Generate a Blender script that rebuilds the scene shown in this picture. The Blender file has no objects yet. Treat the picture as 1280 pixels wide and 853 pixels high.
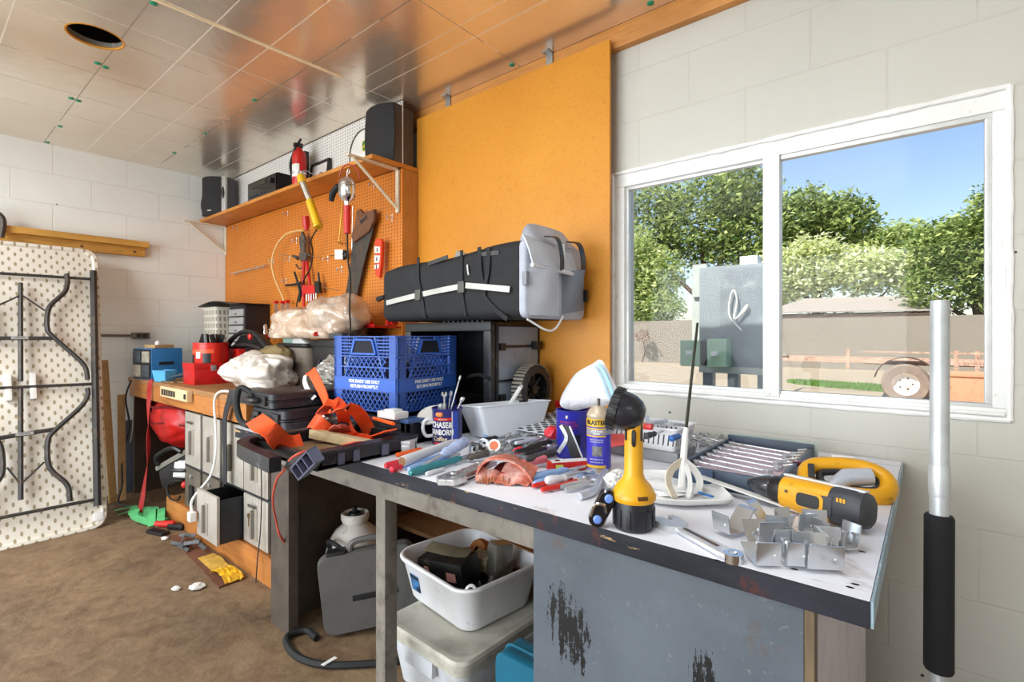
import bpy, bmesh, math, random
from mathutils import Vector, Matrix, Euler, noise
random.seed(7)
PI = math.pi
SC = bpy.context.scene
COL = SC.collection
def link(o):
    COL.objects.link(o)
    return o

# ---------------------------------------------------------------- camera, sky, lights, exposure
cam = bpy.data.cameras.new('camera')
cam.sensor_width = 36.0
cam.lens = 632.87 / 1280 * 36
cam.shift_y = -7.555 / 1280
cam.clip_start = 0.02
cam.clip_end = 300
co = link(bpy.data.objects.new('camera', cam))
co.location = (0, 0, 1.154)
co.rotation_euler = (PI / 2, 0, 0.69044521)
SC.camera = co
SC.view_settings.view_transform = 'Standard'
SC.view_settings.look = 'None'
SC.view_settings.gamma = 1
SC.view_settings.exposure = 0.43
SC.view_settings.use_curve_mapping = False

world = bpy.data.worlds.new('sky')
SC.world = world
world.use_nodes = True
wn = world.node_tree
sky = wn.nodes.new('ShaderNodeTexSky')
sky.sky_type = 'NISHITA'
sky.sun_disc = False
sky.sun_elevation = math.radians(52)
sky.sun_rotation = math.radians(215)
sky.air_density = 1.0
sky.dust_density = 1.2
wn.links.new(sky.outputs[0], wn.nodes['Background'].inputs[0])
wn.nodes['Background'].inputs[1].default_value = 0.165

def light(kind, name, loc, energy, color=(1, 1, 1), rot=(0, 0, 0), **kw):
    l = bpy.data.lights.new(name, kind)
    l.energy = energy
    l.color = color
    for k, v in kw.items():
        setattr(l, k, v)
    o = link(bpy.data.objects.new(name, l))
    o.location = loc
    o.rotation_euler = rot
    return o
# the sun stands behind the garage: it lights the yard, the roof keeps it off the room
light('SUN', 'sun', (0, 0, 8), 5.6, (1, .95, .86), (math.radians(38), 0, math.radians(-25)), angle=math.radians(.6))
# daylight through the open garage door behind the camera, and unseen fill lights added near the ceiling
light('AREA', 'door_daylight', (-2.0, -3.1, 1.1), 150, (.86, .94, 1), (PI / 2, 0, 0), shape='RECTANGLE', size=3.6, size_y=2.0)
light('AREA', 'ceiling_fill', (-3.3, -1.2, 2.36), 62, (.92, .97, 1), (0, 0, 0), shape='RECTANGLE', size=1.2, size_y=.3)
light('AREA', 'ceiling_fill', (-.75, .35, 2.38), 11, (.82, .92, 1), (0, 0, 0), shape='RECTANGLE', size=1.2, size_y=.2)  # added fill over the bench top and its tools
light('AREA', 'ceiling_fill', (1.7, -.9, 2.36), 9, (.94, .97, 1), (0, 0, 0), shape='RECTANGLE', size=.3, size_y=1.2)

# ---------------------------------------------------------------- materials
MATS = {}
def rgb(c):
    if isinstance(c, str):
        c = [int(c[i:i + 2], 16) / 255 for i in (0, 2, 4)]
        c = [x / 12.92 if x <= .04045 else ((x + .055) / 1.055) ** 2.4 for x in c]
    return (c[0], c[1], c[2], 1)
class NT:
    def __init__(s, name):
        s.m = bpy.data.materials.new(name)
        s.m.use_nodes = True
        s.t = s.m.node_tree
        s.b = s.t.nodes['Principled BSDF']
        s.out = s.t.nodes['Material Output']
        s.tc = None
    def n(s, kind, **kw):
        x = s.t.nodes.new('ShaderNode' + kind)
        for k, v in kw.items():
            setattr(x, k, v)
        return x
    def l(s, a, b):
        s.t.links.new(a, b)
    def set(s, **kw):
        for k, v in kw.items():
            s.b.inputs[k.replace('_', ' ')].default_value = v
    def coord(s, scale=(1, 1, 1), loc=(0, 0, 0), rot=(0, 0, 0)):
        if not s.tc:
            s.tc = s.n('TexCoord')
        mp = s.n('Mapping')
        mp.inputs['Scale'].default_value = scale
        mp.inputs['Location'].default_value = loc
        mp.inputs['Rotation'].default_value = rot
        s.l(s.tc.outputs['Object'], mp.inputs[0])
        return mp.outputs[0]
    def noise(s, scale, detail=4, rough=.6, vec=None, dist=0):
        x = s.n('TexNoise')
        x.inputs['Scale'].default_value = scale
        x.inputs['Detail'].default_value = detail
        x.inputs['Roughness'].default_value = rough
        x.inputs['Distortion'].default_value = dist
        s.l(vec if vec else s.coord(), x.inputs['Vector'])
        return x.outputs['Fac']
    def ramp(s, fac, stops):
        r = s.n('ValToRGB')
        e = r.color_ramp.elements
        while len(e) < len(stops):
            e.new(.5)
        for i, (p, c) in enumerate(stops):
            e[i].position = p
            e[i].color = rgb(c)
        s.l(fac, r.inputs[0])
        return r.outputs[0]
    def mix(s, fac, a, b, mode='MIX'):
        x = s.n('MixRGB', blend_type=mode)
        for i, v in ((0, fac), (1, a), (2, b)):
            if isinstance(v, (int, float)):
                x.inputs[i].default_value = v
            elif isinstance(v, (tuple, list, str)):
                x.inputs[i].default_value = rgb(v)
            else:
                s.l(v, x.inputs[i])
        return x.outputs[0]
    def math(s, op, a, b=0):
        x = s.n('Math', operation=op)
        for i, v in ((0, a), (1, b)):
            if isinstance(v, (int, float)):
                x.inputs[i].default_value = v
            else:
                s.l(v, x.inputs[i])
        return x.outputs[0]
    def bump(s, h, strength=.3, dist=.01):
        x = s.n('Bump')
        x.inputs['Strength'].default_value = strength
        x.inputs['Distance'].default_value = dist
        s.l(h, x.inputs['Height'])
        s.l(x.outputs[0], s.b.inputs['Normal'])
    def color(s, c):
        if isinstance(c, (tuple, list, str)):
            s.b.inputs['Base Color'].default_value = rgb(c)
        else:
            s.l(c, s.b.inputs['Base Color'])
def mat(name, col, rough=.5, metal=0, var=.12, vs=9, dirt=None, damt=.5, ds=14, bump=0, bs=60, coat=0, trans=0, alpha=1, sss=0):
    """A procedural material: a base colour with mottling, optional wear and grain."""
    if name in MATS:
        return MATS[name]
    t = NT(name)
    c = rgb(col)
    lo = [x * (1 - var) for x in c[:3]]
    hi = [min(1, x * (1 + var)) for x in c[:3]]
    o = t.ramp(t.noise(vs), [(.3, lo), (.7, hi)])
    if dirt:
        f = t.ramp(t.noise(ds, 6, .7), [(.62 - .25 * damt, (0, 0, 0)), (.78 - .1 * damt, (1, 1, 1))])
        o = t.mix(f, o, dirt)
    t.color(o)
    t.set(Roughness=rough, Metallic=metal)
    if coat:
        t.set(Coat_Weight=coat, Coat_Roughness=.1)
    if trans:
        t.set(Transmission_Weight=trans, IOR=1.15)
    if alpha < 1:
        t.set(Alpha=alpha)
    if bump:
        t.bump(t.noise(bs, 5), bump, .004)
    MATS[name] = t.m
    return t.m
def wood(name, a, b, axis=0, rough=.55, sc=1, bump=.15):
    if name in MATS:
        return MATS[name]
    t = NT(name)
    s = [14 * sc] * 3
    s[axis] = 1.1 * sc
    v = t.coord(s)
    f = t.noise(2.2, 6, .65, v, .6)
    o = t.ramp(f, [(.3, a), (.52, b), (.72, a)])
    o = t.mix(t.ramp(t.noise(2.5, 3), [(.4, (0, 0, 0)), (.75, (.5, .5, .5))]), o, [x * .55 for x in rgb(a)[:3]])
    t.color(o)
    t.set(Roughness=rough)
    t.bump(f, bump, .003)
    MATS[name] = t.m
    return t.m

# ---------------------------------------------------------------- mesh kit
def V(*a):
    return Vector(a[0]) if len(a) == 1 else Vector(a)
def TR(loc=(0, 0, 0), rot=(0, 0, 0), sc=(1, 1, 1)):
    return Matrix.LocRotScale(Vector(loc), Euler(rot), Vector(sc))
def basis(o, x, y, z):
    m = Matrix((x, y, z)).transposed().to_4x4()
    m.translation = Vector(o)
    return m
def catmull(pts, k=6, closed=False):
    P = [Vector(p) for p in pts]
    n = len(P)
    out = []
    for i in range(n if closed else n - 1):
        p0 = P[(i - 1) % n] if closed or i else P[0] * 2 - P[1]
        p1, p2 = P[i], P[(i + 1) % n]
        p3 = P[(i + 2) % n] if closed or i + 2 < n else P[-1] * 2 - P[-2]
        for j in range(k):
            t = j / k
            out.append(.5 * (2 * p1 + (p2 - p0) * t + (2 * p0 - 5 * p1 + 4 * p2 - p3) * t * t + (3 * p1 - p0 - 3 * p2 + p3) * t ** 3))
    if not closed:
        out.append(P[-1].copy())
    return out
def rrect(w, h, r, n=5):
    """Rounded rectangle outline, counter-clockwise, centred."""
    r = min(r, w / 2 - 1e-5, h / 2 - 1e-5)
    o = []
    for cx, cy, a0 in ((w / 2 - r, h / 2 - r, 0), (-w / 2 + r, h / 2 - r, PI / 2), (-w / 2 + r, -h / 2 + r, PI), (w / 2 - r, -h / 2 + r, 1.5 * PI)):
        for i in range(n + 1):
            a = a0 + PI / 2 * i / n
            o.append((cx + r * math.cos(a), cy + r * math.sin(a)))
    return o
class S:
    """Collects shapes into one bmesh."""
    def __init__(s):
        s.b = bmesh.new()
        s.mi = 0
    def _add(s, vs, fs, m=None):
        M = m or Matrix()
        vv = [s.b.verts.new(M @ Vector(v)) for v in vs]
        for f in fs:
            try:
                fc = s.b.faces.new([vv[i] for i in f])
                fc.material_index = s.mi
            except ValueError:
                pass
        return vv
    def box(s, c, d, m=None, bev=0, seg=2, rot=None):
        x, y, z = [q / 2 for q in d]
        t = bmesh.new()
        bmesh.ops.create_cube(t, size=1, matrix=Matrix.Diagonal((d[0], d[1], d[2], 1)))
        if bev:
            bmesh.ops.bevel(t, geom=t.edges[:], offset=min(bev, .49 * min(d)), segments=seg, affect='EDGES', profile=.7)
        M = (m or Matrix()) @ TR(c, rot or (0, 0, 0))
        t.verts.index_update()
        s._add([v.co.copy() for v in t.verts], [[v.index for v in f.verts] for f in t.faces], M)
        t.free()
        return s
    def bb(s, a, b, m=None, bev=0):
        return s.box([(p + q) / 2 for p, q in zip(a, b)], [abs(q - p) for p, q in zip(a, b)], m, bev)
    def loft(s, rings, caps=(True, True), closed=True, m=None):
        n = len(rings[0])
        vs = [v for r in rings for v in r]
        fs = []
        for i in range(len(rings) - 1):
            for j in range(n if closed else n - 1):
                k = (j + 1) % n
                fs.append((i * n + j, i * n + k, (i + 1) * n + k, (i + 1) * n + j))
        if caps[0]:
            fs.append(tuple(range(n))[::-1])
        if caps[1]:
            fs.append(tuple((len(rings) - 1) * n + j for j in range(n)))
        s._add(vs, fs, m)
        return s
    def tube(s, pts, r, n=8, closed=False, m=None, flat=1.0):
        P = [Vector(p) for p in pts]
        R = r if isinstance(r, (list, tuple)) else [r] * len(P)
        rings = []
        up = None
        N = len(P)
        for i, p in enumerate(P):
            if closed:
                d = P[(i + 1) % N] - P[i - 1]
            else:
                d = P[min(i + 1, N - 1)] - P[max(i - 1, 0)]
            if d.length < 1e-9:
                d = Vector((0, 0, 1))
            d.normalize()
            if up is None:
                up = Vector((0, 0, 1)) if abs(d.z) < .9 else Vector((1, 0, 0))
            a = d.cross(up)
            if a.length < 1e-5:
                a = d.orthogonal()
            a.normalize()
            up = a.cross(d).normalized()
            rings.append([p + R[i] * (math.cos(2 * PI * j / n) * a + flat * math.sin(2 * PI * j / n) * up) for j in range(n)])
        if closed:
            rings.append(rings[0])
            return s.loft(rings, (False, False), True, m)
        return s.loft(rings, (True, True), True, m)
    def cyl(s, p0, p1, r0, r1=None, n=16, m=None):
        return s.tube([p0, p1], [r0, r0 if r1 is None else r1], n, m=m)
    def lathe(s, prof, n=24, m=None, caps=(True, True)):
        return s.loft([[(r * math.cos(2 * PI * j / n), r * math.sin(2 * PI * j / n), z) for j in range(n)] for r, z in prof], caps, True, m)
    def prism(s, poly, h, m=None, z0=0, bev=0):
        if bev:
            c = Vector((sum(p[0] for p in poly) / len(poly), sum(p[1] for p in poly) / len(poly)))
            ins = [tuple(c + (Vector(p) - c) * (1 - bev / max(1e-6, (Vector(p) - c).length))) for p in poly]
            return s.loft([[(x, y, z0) for x, y in ins], [(x, y, z0 + bev) for x, y in poly], [(x, y, z0 + h - bev) for x, y in poly], [(x, y, z0 + h) for x, y in ins]], m=m)
        return s.loft([[(x, y, z0) for x, y in poly], [(x, y, z0 + h) for x, y in poly]], m=m)
    def strap(s, pts, w, t=.002, side=None, m=None, k=5):
        """A flat strap swept along smoothed pts; SIDE: one width direction or one per point."""
        P = catmull(pts, k) if k > 1 else [Vector(p) for p in pts]
        N = len(P)
        sides = None
        if side is not None and not isinstance(side, Vector) and isinstance(side[0], (tuple, list, Vector)):
            Q = [Vector(q) for q in side]
            sides = []
            for i in range(N):
                f = i / (N - 1) * (len(Q) - 1)
                j = min(int(f), len(Q) - 2)
                sides.append(Q[j].lerp(Q[j + 1], f - j))
        rings = []
        for i, p in enumerate(P):
            d = (P[min(i + 1, N - 1)] - P[max(i - 1, 0)]).normalized()
            a = Vector(sides[i] if sides else (side if side is not None else (0, 0, 1)))
            a = (a - a.dot(d) * d)
            a = a.normalized() if a.length > 1e-6 else d.orthogonal().normalized()
            nn = a.cross(d).normalized()
            rings.append([p + a * w / 2 + nn * t / 2, p - a * w / 2 + nn * t / 2, p - a * w / 2 - nn * t / 2, p + a * w / 2 - nn * t / 2])
        return s.loft(rings, m=m)
    def sheet(s, fn, nu, nv, t=0, m=None):
        g = [[Vector(fn(i / nu, j / nv)) for j in range(nv + 1)] for i in range(nu + 1)]
        vs = [p for r in g for p in r]
        fs = [(i * (nv + 1) + j, (i + 1) * (nv + 1) + j, (i + 1) * (nv + 1) + j + 1, i * (nv + 1) + j + 1) for i in range(nu) for j in range(nv)]
        if t:
            n0 = len(vs)
            nr = []
            for i in range(nu + 1):
                for j in range(nv + 1):
                    a = g[min(i + 1, nu)][j] - g[max(i - 1, 0)][j]
                    b = g[i][min(j + 1, nv)] - g[i][max(j - 1, 0)]
                    q = a.cross(b)
                    nr.append(q.normalized() if q.length > 1e-9 else Vector((0, 0, 1)))
            vs = vs + [v - q * t for v, q in zip(vs, nr)]
            fs = fs + [tuple(n0 + k for k in f)[::-1] for f in fs]
            def e(a, b):
                fs.append((b, a, n0 + a, n0 + b))
            W = nv + 1
            for i in range(nu):
                e(i * W, (i + 1) * W)
                e((i + 1) * W + nv, i * W + nv)
            for j in range(nv):
                e(j + 1, j)
                e(nu * W + j, nu * W + j + 1)
        s._add(vs, fs, m)
        return s
    def ball(s, c, r, sub=3, amp=0, fr=3.0, seed=0, m=None, flat=None):
        """A sphere or lump: radii r (number or xyz), surface pushed about by noise."""
        t = bmesh.new()
        bmesh.ops.create_icosphere(t, subdivisions=sub, radius=1)
        R = Vector((r, r, r)) if isinstance(r, (int, float)) else Vector(r)
        vs = []
        for v in t.verts:
            d = v.co.normalized()
            q = 1
            if amp:
                q = 1 + amp * (noise.noise(d * fr + Vector((seed, seed * 2.3, 0))) + .5 * noise.noise(d * fr * 2.3 + Vector((seed, 7, 1))) - .35 * abs(noise.noise(d * fr * 1.7 + Vector((3, seed, 1)))))
            p = Vector((d.x * R.x * q, d.y * R.y * q, d.z * R.z * q))
            if flat is not None and p.z < -flat:
                p.z = -flat
            vs.append(Vector(c) + p)
        t.verts.index_update()
        s._add(vs, [[v.index for v in f.verts] for f in t.faces], m)
        t.free()
        return s
    def build(s, name, m, parent=None, world=False, smooth=35, sub=0):
        bmesh.ops.recalc_face_normals(s.b, faces=s.b.faces[:])
        me = bpy.data.meshes.new(name)
        if parent is not None and world:
            M = parent.matrix_basis.copy()
            q = parent.parent
            while q:
                M = q.matrix_basis @ M
                q = q.parent
            s.b.transform(M.inverted())
        s.b.to_mesh(me)
        s.b.free()
        for x in (m if isinstance(m, (list, tuple)) else [m]):
            me.materials.append(x)
        if smooth:
            me.polygons.foreach_set('use_smooth', [True] * len(me.polygons))
            me.set_sharp_from_angle(angle=math.radians(smooth))
        o = link(bpy.data.objects.new(name, me))
        if parent is not None:
            o.parent = parent
        if sub:
            q = o.modifiers.new('smooth', 'SUBSURF')
            q.levels = q.render_levels = sub
        return o
def tag(o, label, cat, group=None, kind=None):
    if label:
        o['label'] = label
    if cat:
        o['category'] = cat
    if group:
        o['group'] = group
    if kind:
        o['kind'] = kind
    return o
def thing(name, label, cat, loc=(0, 0, 0), rot=0, group=None):
    o = link(bpy.data.objects.new(name, None))
    o.empty_display_size = .05
    o.location = loc
    o.rotation_euler = rot if isinstance(rot, (tuple, list, Euler)) else (0, 0, rot)
    return tag(o, label, cat, group)
def struct(name, s, m, parent=None, smooth=35):
    o = s.build(name, m, parent, smooth=smooth)
    if parent is None:
        o['kind'] = 'structure'
    return o
def dup(o, loc=None, rot=None, label=None, group=None, parent=None):
    c = link(o.copy())
    if parent:
        c.parent = parent
    if loc is not None:
        c.location = loc
    if rot is not None:
        c.rotation_euler = rot if isinstance(rot, (tuple, list, Euler)) else (0, 0, rot)
    if label:
        c['label'] = label
    if group:
        c['group'] = group
    for ch in [x for x in bpy.data.objects if x.parent == o]:
        dup(ch, parent=c)
    return c
def text(s, body, size, m, depth=.0004, align='CENTER', bold=0, sx=1):
    """Raised lettering lying in the xy plane of m."""
    cu = bpy.data.curves.new('lettering', 'FONT')
    cu.body = body
    cu.size = size
    cu.align_x = align
    cu.align_y = 'CENTER'
    cu.extrude = depth
    cu.offset = bold
    cu.resolution_u = 2
    ob = bpy.data.objects.new('lettering', cu)
    me = bpy.data.meshes.new_from_object(ob)
    M = m @ Matrix.Diagonal((sx, 1, 1, 1))
    s._add([v.co.copy() for v in me.vertices], [list(p.vertices) for p in me.polygons], M)
    bpy.data.objects.remove(ob)
    bpy.data.curves.remove(cu)
    bpy.data.meshes.remove(me)
    return s
def aim(p, q, roll=0):
    """Matrix at p whose x axis points to q and z stays upward."""
    x = (Vector(q) - Vector(p)).normalized()
    y = Vector((0, 0, 1)).cross(x)
    y = y.normalized() if y.length > 1e-6 else Vector((0, 1, 0))
    z = x.cross(y)
    return basis(p, x, y, z) @ Matrix.Rotation(roll, 4, 'X')
def pick(rows):
    return rows[random.randrange(len(rows))]

# ---------------------------------------------------------------- the room
WY = 1.918
LX = -4.543
CZ = 2.43
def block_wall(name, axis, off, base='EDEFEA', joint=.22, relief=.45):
    """Painted concrete blocks: running bond, 0.406 x 0.203 m, worked out from the wall's own metres."""
    t = NT(name)
    v = t.coord()
    sp = t.n('SeparateXYZ')
    t.l(v, sp.inputs[0])
    cb = t.n('CombineXYZ')
    t.l(t.math('ADD', sp.outputs[axis], off), cb.inputs[0])
    t.l(sp.outputs[2], cb.inputs[1])
    br = t.n('TexBrick')
    br.offset = .5
    br.inputs['Scale'].default_value = 1
    br.inputs['Brick Width'].default_value = .4064
    br.inputs['Row Height'].default_value = .2032
    br.inputs['Mortar Size'].default_value = .0034
    br.inputs['Mortar Smooth'].default_value = .35
    t.l(cb.outputs[0], br.inputs['Vector'])
    f = br.outputs['Fac']
    c = t.ramp(t.noise(1.4, 4), [(.3, base), (.75, [q * .9 for q in rgb(base)[:3]])])
    c = t.mix(t.ramp(t.noise(30, 5, .75), [(.73, (0, 0, 0)), (.77, (.9, .9, .9))]), c, '8A8076')
    c = t.mix(t.math('MULTIPLY', f, joint), c, 'B9B3A8')
    vo = t.n('TexVoronoi')
    vo.inputs['Scale'].default_value = 4.5
    t.l(v, vo.inputs['Vector'])
    c = t.mix(t.math('LESS_THAN', vo.outputs['Distance'], .022), c, '3A342E')
    t.color(c)
    t.set(Roughness=.45)
    h = t.math('SUBTRACT', t.math('MULTIPLY', t.noise(70, 4), .18), f)
    t.bump(h, relief, .006)
    return t.m
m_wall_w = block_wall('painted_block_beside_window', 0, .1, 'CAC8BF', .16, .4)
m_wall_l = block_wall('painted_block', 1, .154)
s = S()
X0, X1, Z0, Z1 = -1.033, .167, .922, 1.83
s.bb((LX - .2, WY, 0), (X0, WY + .2, CZ + .1))
s.bb((X1, WY, 0), (2.6, WY + .2, CZ + .1))
s.bb((X0, WY, 0), (X1, WY + .2, Z0))
s.bb((X0, WY, Z1), (X1, WY + .2, CZ + .1))
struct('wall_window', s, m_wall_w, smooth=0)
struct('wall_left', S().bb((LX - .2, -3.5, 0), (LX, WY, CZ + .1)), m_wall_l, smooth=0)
m_plain = mat('plain_white_paint', 'E0DCD4', .6)
struct('wall_right', S().bb((2.6, -3.5, 0), (2.8, WY + .2, CZ + .1)), m_plain)
s = S()
s.bb((LX - .2, -3.7, 0), (-3.9, -3.5, CZ + .1)); s.bb((.7, -3.7, 0), (2.8, -3.5, CZ + .1)); s.bb((-3.9, -3.7, 2.2), (.7, -3.5, CZ + .1))
struct('wall_back', s, m_plain)

# floor: worn brown concrete with dirt
t = NT('dirty_concrete_floor')
a = t.ramp(t.noise(1.3, 6, .62, dist=.8), [(.3, '45331F'), (.5, '6C5035'), (.7, '937654')])
b = t.ramp(t.noise(9, 8, .7, dist=1.2), [(.3, '4A3726'), (.7, 'A18A6C')])
c = t.mix(.45, a, b)
c = t.mix(t.ramp(t.noise(45, 5, .8), [(.64, (0, 0, 0)), (.72, (.8, .8, .8))]), c, '2E241B')
c = t.mix(t.ramp(t.noise(3, 3, .5, t.coord(loc=(5, 2, 0))), [(.6, (0, 0, 0)), (.8, (.55, .55, .55))]), c, '3A2C20')
t.color(c)
t.set(Roughness=.75)
t.bump(t.math('ADD', t.noise(25, 8, .75), t.math('MULTIPLY', t.noise(4, 4), 1.5)), .5, .01)
struct('floor', S().bb((LX - .2, -3.7, -.1), (2.8, WY + .2, 0)), t.m)

# ceiling: foil faced boards, a round hole cut through one of them
t = NT('foil_ceiling_board')
v = t.coord((1, 1, 1))
n1 = t.noise(2.2, 4, .55, dist=.4)
n2 = t.noise(26, 3, .6)
t.set(Roughness=.22)
sp = t.n('SeparateXYZ')
t.l(v, sp.inputs[0])
def crease(axis, step, off, w=.02):
    q = t.math('FRACT', t.math('DIVIDE', t.math('ADD', sp.outputs[axis], off), step))
    return t.math('LESS_THAN', t.math('ABSOLUTE', t.math('SUBTRACT', q, .5)), w)
def line(axis, at, w):
    return t.math('LESS_THAN', t.math('ABSOLUTE', t.math('SUBTRACT', sp.outputs[axis], at)), w)
def lines(l):
    r = None
    for axis, at, w in l:
        q = line(axis, at, w)
        r = q if r is None else t.math('MAXIMUM', r, q)
    return r
c0 = t.ramp(t.noise(3, 4), [(.3, 'E4D8C6'), (.7, 'EFE6D8')])
pale = lines([(1, .825, .0028), (1, 1.045, .0028), (1, .28, .0025), (0, -2.56, .002), (1, 1.47, .002), (1, 1.57, .003), (0, -2.255, .003)])
dark = lines([(1, .61, .0025), (0, -2.73, .002), (0, -3.14, .002), (0, -3.5, .0015), (1, 1.24, .003), (0, -3.85, .0015), (1, .1, .002), (0, -1.5, .002)])
gap = t.math('GREATER_THAN', t.noise(3.5, 3, .6, t.coord(loc=(2, 3, 0))), .44)
c0 = t.mix(t.math('MULTIPLY', t.math('MULTIPLY', dark, gap), .6), c0, '5C4226')
c0 = t.mix(t.math('MULTIPLY', pale, .5), c0, 'FFFAF0')
t.color(c0)
t.l(t.math('SUBTRACT', .74, t.math('MULTIPLY', t.math('MAXIMUM', pale, dark), .5)), t.b.inputs['Metallic'])
cr = t.math('MAXIMUM', pale, dark)
h = t.math('ADD', t.math('MULTIPLY', n1, .6), t.math('MULTIPLY', n2, .035))
h = t.math('SUBTRACT', h, t.math('MULTIPLY', cr, .05))
t.bump(h, .32, .03)
m_foil = t.m
HC = Vector((-2.755, .535)); HR = .098
s = S()
ns = 32
ring = [(HC.x + HR * math.cos(2 * PI * i / ns), HC.y + HR * math.sin(2 * PI * i / ns)) for i in range(ns)]
out = []
for i in range(ns):
    a = 2 * PI * i / ns
    q = .3 / max(abs(math.cos(a)), abs(math.sin(a)))
    out.append((HC.x + q * math.cos(a), HC.y + q * math.sin(a)))
s.loft([[(x, y, CZ) for x, y in out], [(x, y, CZ) for x, y in ring], [(x, y, CZ + .03) for x, y in ring]], (False, False))
hx0, hx1, hy0, hy1 = HC.x - .3, HC.x + .3, HC.y - .3, HC.y + .3
for a, b in (((LX - .2, -3.7), (hx0, 2.1)), ((hx1, -3.7), (2.8, 2.1)), ((hx0, -3.7), (hx1, hy0)), ((hx0, hy1), (hx1, 2.1))):
    s._add([(a[0], a[1], CZ), (b[0], a[1], CZ), (b[0], b[1], CZ), (a[0], b[1], CZ)], [(0, 1, 2, 3)])
ceil = struct('ceiling', s, m_foil)
struct('roof_deck', S().bb((LX - .2, -3.7, CZ + .22), (2.8, 2.12, CZ + .3)), mat('roof_deck_wood', '4a3a28', .8))
s = S(); s.tube([(HC.x + HR * math.cos(2 * PI * i / 32), HC.y + HR * math.sin(2 * PI * i / 32), CZ + .004) for i in range(32)], .006, 6, True)
s.build('hole_edge', mat('foam_edge', 'C98A2B', .8, bump=.4), ceil)
# bright seam between two boards and green plastic nail caps
s = S(); s.box((-2.26, .95, CZ - .002), (.016, .9, .004), rot=(0, 0, -.035))
s.build('board_seam', mat('seam_tape', 'F3E2BD', .4), ceil)
mg = mat('green_plastic_cap', '178F6A', .4)
for i, (x, y) in enumerate([(-2.302,0.623,2.43)[:2], (-3.012,0.593,2.43)[:2], (-3.028,0.626,2.43)[:2], (-3.569,0.591,2.43)[:2], (-3.576,0.622,2.43)[:2], (-4.101,0.626,2.43)[:2], (-4.507,0.624,2.43)[:2], (-2.827,1.228,2.43)[:2], (-3.537,1.236,2.43)[:2], (-4.078,1.227,2.43)[:2], (-1.522,1.842,2.43)[:2], (-0.829,1.839,2.43)[:2]]):
    S().lathe([(.004, -.006), (.013, -.003), (.013, 0)], 14, TR((x, y, CZ))).build('cap_nail', mg, ceil)

# ledger beam and its metal hangers
beam = struct('trim_1', S().bb((LX, 1.882, 2.338), (2.6, WY, CZ - .001), bev=.003), wood('beam_pine', 'B97635', 'D3924C', 0))
mz = mat('galvanised', 'A9ADAF', .35, .9)
for px in (-1.995, -1.33):
    S().box((px, 1.876, 2.4), (.035, .004, .06)).box((px, 1.86, CZ - .003), (.035, .035, .004)).build('hanger', mz, beam)

# the window: caulked white frame, two panes
m_frame = mat('white_window_paint', 'EFEFEC', .4, var=.05, dirt='B5B1A9', damt=.08, ds=22, bump=.25, bs=40)
wroot = thing('window_1', None, None, (X0, WY, Z0))
wroot['kind'] = 'structure'
def frame_bar(s, x0, z0, x1, z1, y0=WY + .005, y1=WY + .06, bev=.004):
    s.bb((x0, y0, z0), (x1, y1, z1), bev=bev)
s = S()
frame_bar(s, X0, Z0, X1, Z0 + .03); frame_bar(s, X0, Z1 - .058, X1, Z1); frame_bar(s, X0, Z0 + .0301, X0 + .05, Z1 - .0581); frame_bar(s, X1 - .035, Z0 + .0301, X1, Z1 - .0581)
frame_bar(s, X0 + .018, Z0 + .01, X1 - .01, Z0 + .02, WY - .006, WY + .02)
s.build('window_frame', m_frame, wroot, True)
s = S()
frame_bar(s, -.45, Z0 + .02, -.398, Z1 - .055, WY - .002, WY + .05)
s.build('mullion', m_frame, wroot, True)
s = S()
for (a, b, c, d) in ((X0 + .05, Z0 + .026, -.45, Z0 + .04), (X0 + .05, Z1 - .07, -.45, Z1 - .058), (X0 + .0501, Z0 + .0402, X0 + .062, Z1 - .0702)):
    frame_bar(s, a, b, c, d, WY + .02, WY + .045, .002)
for (a, b, c, d) in ((-.398, Z0 + .026, X1 - .035, Z0 + .04), (-.398, Z1 - .072, X1 - .035, Z1 - .058), (X1 - .05, Z0 + .0402, X1 - .0351, Z1 - .0722)):
    frame_bar(s, a, b, c, d, WY + .012, WY + .04, .002)
s.build('sash', mat('sash_aluminium', 'D5D6D4', .35, .2), wroot, True)
s = S()
for A, B in (((X0, Z0), (X1, Z0)), ((X1, Z0), (X1, Z1)), ((X1, Z1), (X0, Z1)), ((X0, Z1), (X0, Z0))):
    s.tube([(A[0] + (B[0] - A[0]) * i / 40, WY - .001, A[1] + (B[1] - A[1]) * i / 40) for i in range(41)], [.008 + .005 * noise.noise(Vector((i * .45, A[0], A[1]))) for i in range(41)], 8)
s.build('caulk_bead', mat('white_caulk', 'F4F4F1', .4), wroot, True)
S().bb((X1 - .022, WY + .002, 1.28), (X1 - .008, WY + .01, 1.36), bev=.003).build('sash_latch', m_frame, wroot, True)
t = NT('window_glass')
tr = t.n('BsdfTransparent'); gl = t.n('BsdfGlossy'); gl.inputs['Roughness'].default_value = .02
fr = t.n('Fresnel'); fr.inputs[0].default_value = 1.18
mx = t.n('MixShader')
t.l(fr.outputs[0], mx.inputs[0]); t.l(tr.outputs[0], mx.inputs[1]); t.l(gl.outputs[0], mx.inputs[2]); t.l(mx.outputs[0], t.out.inputs[0])
m_glass = t.m
S().bb((X0 + .05, WY + .03, Z0 + .03), (-.44, WY + .034, Z1 - .06)).build('pane', m_glass, wroot, True)
S().bb((-.41, WY + .024, Z0 + .03), (X1 - .04, WY + .028, Z1 - .06)).build('pane', m_glass, wroot, True)

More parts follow.
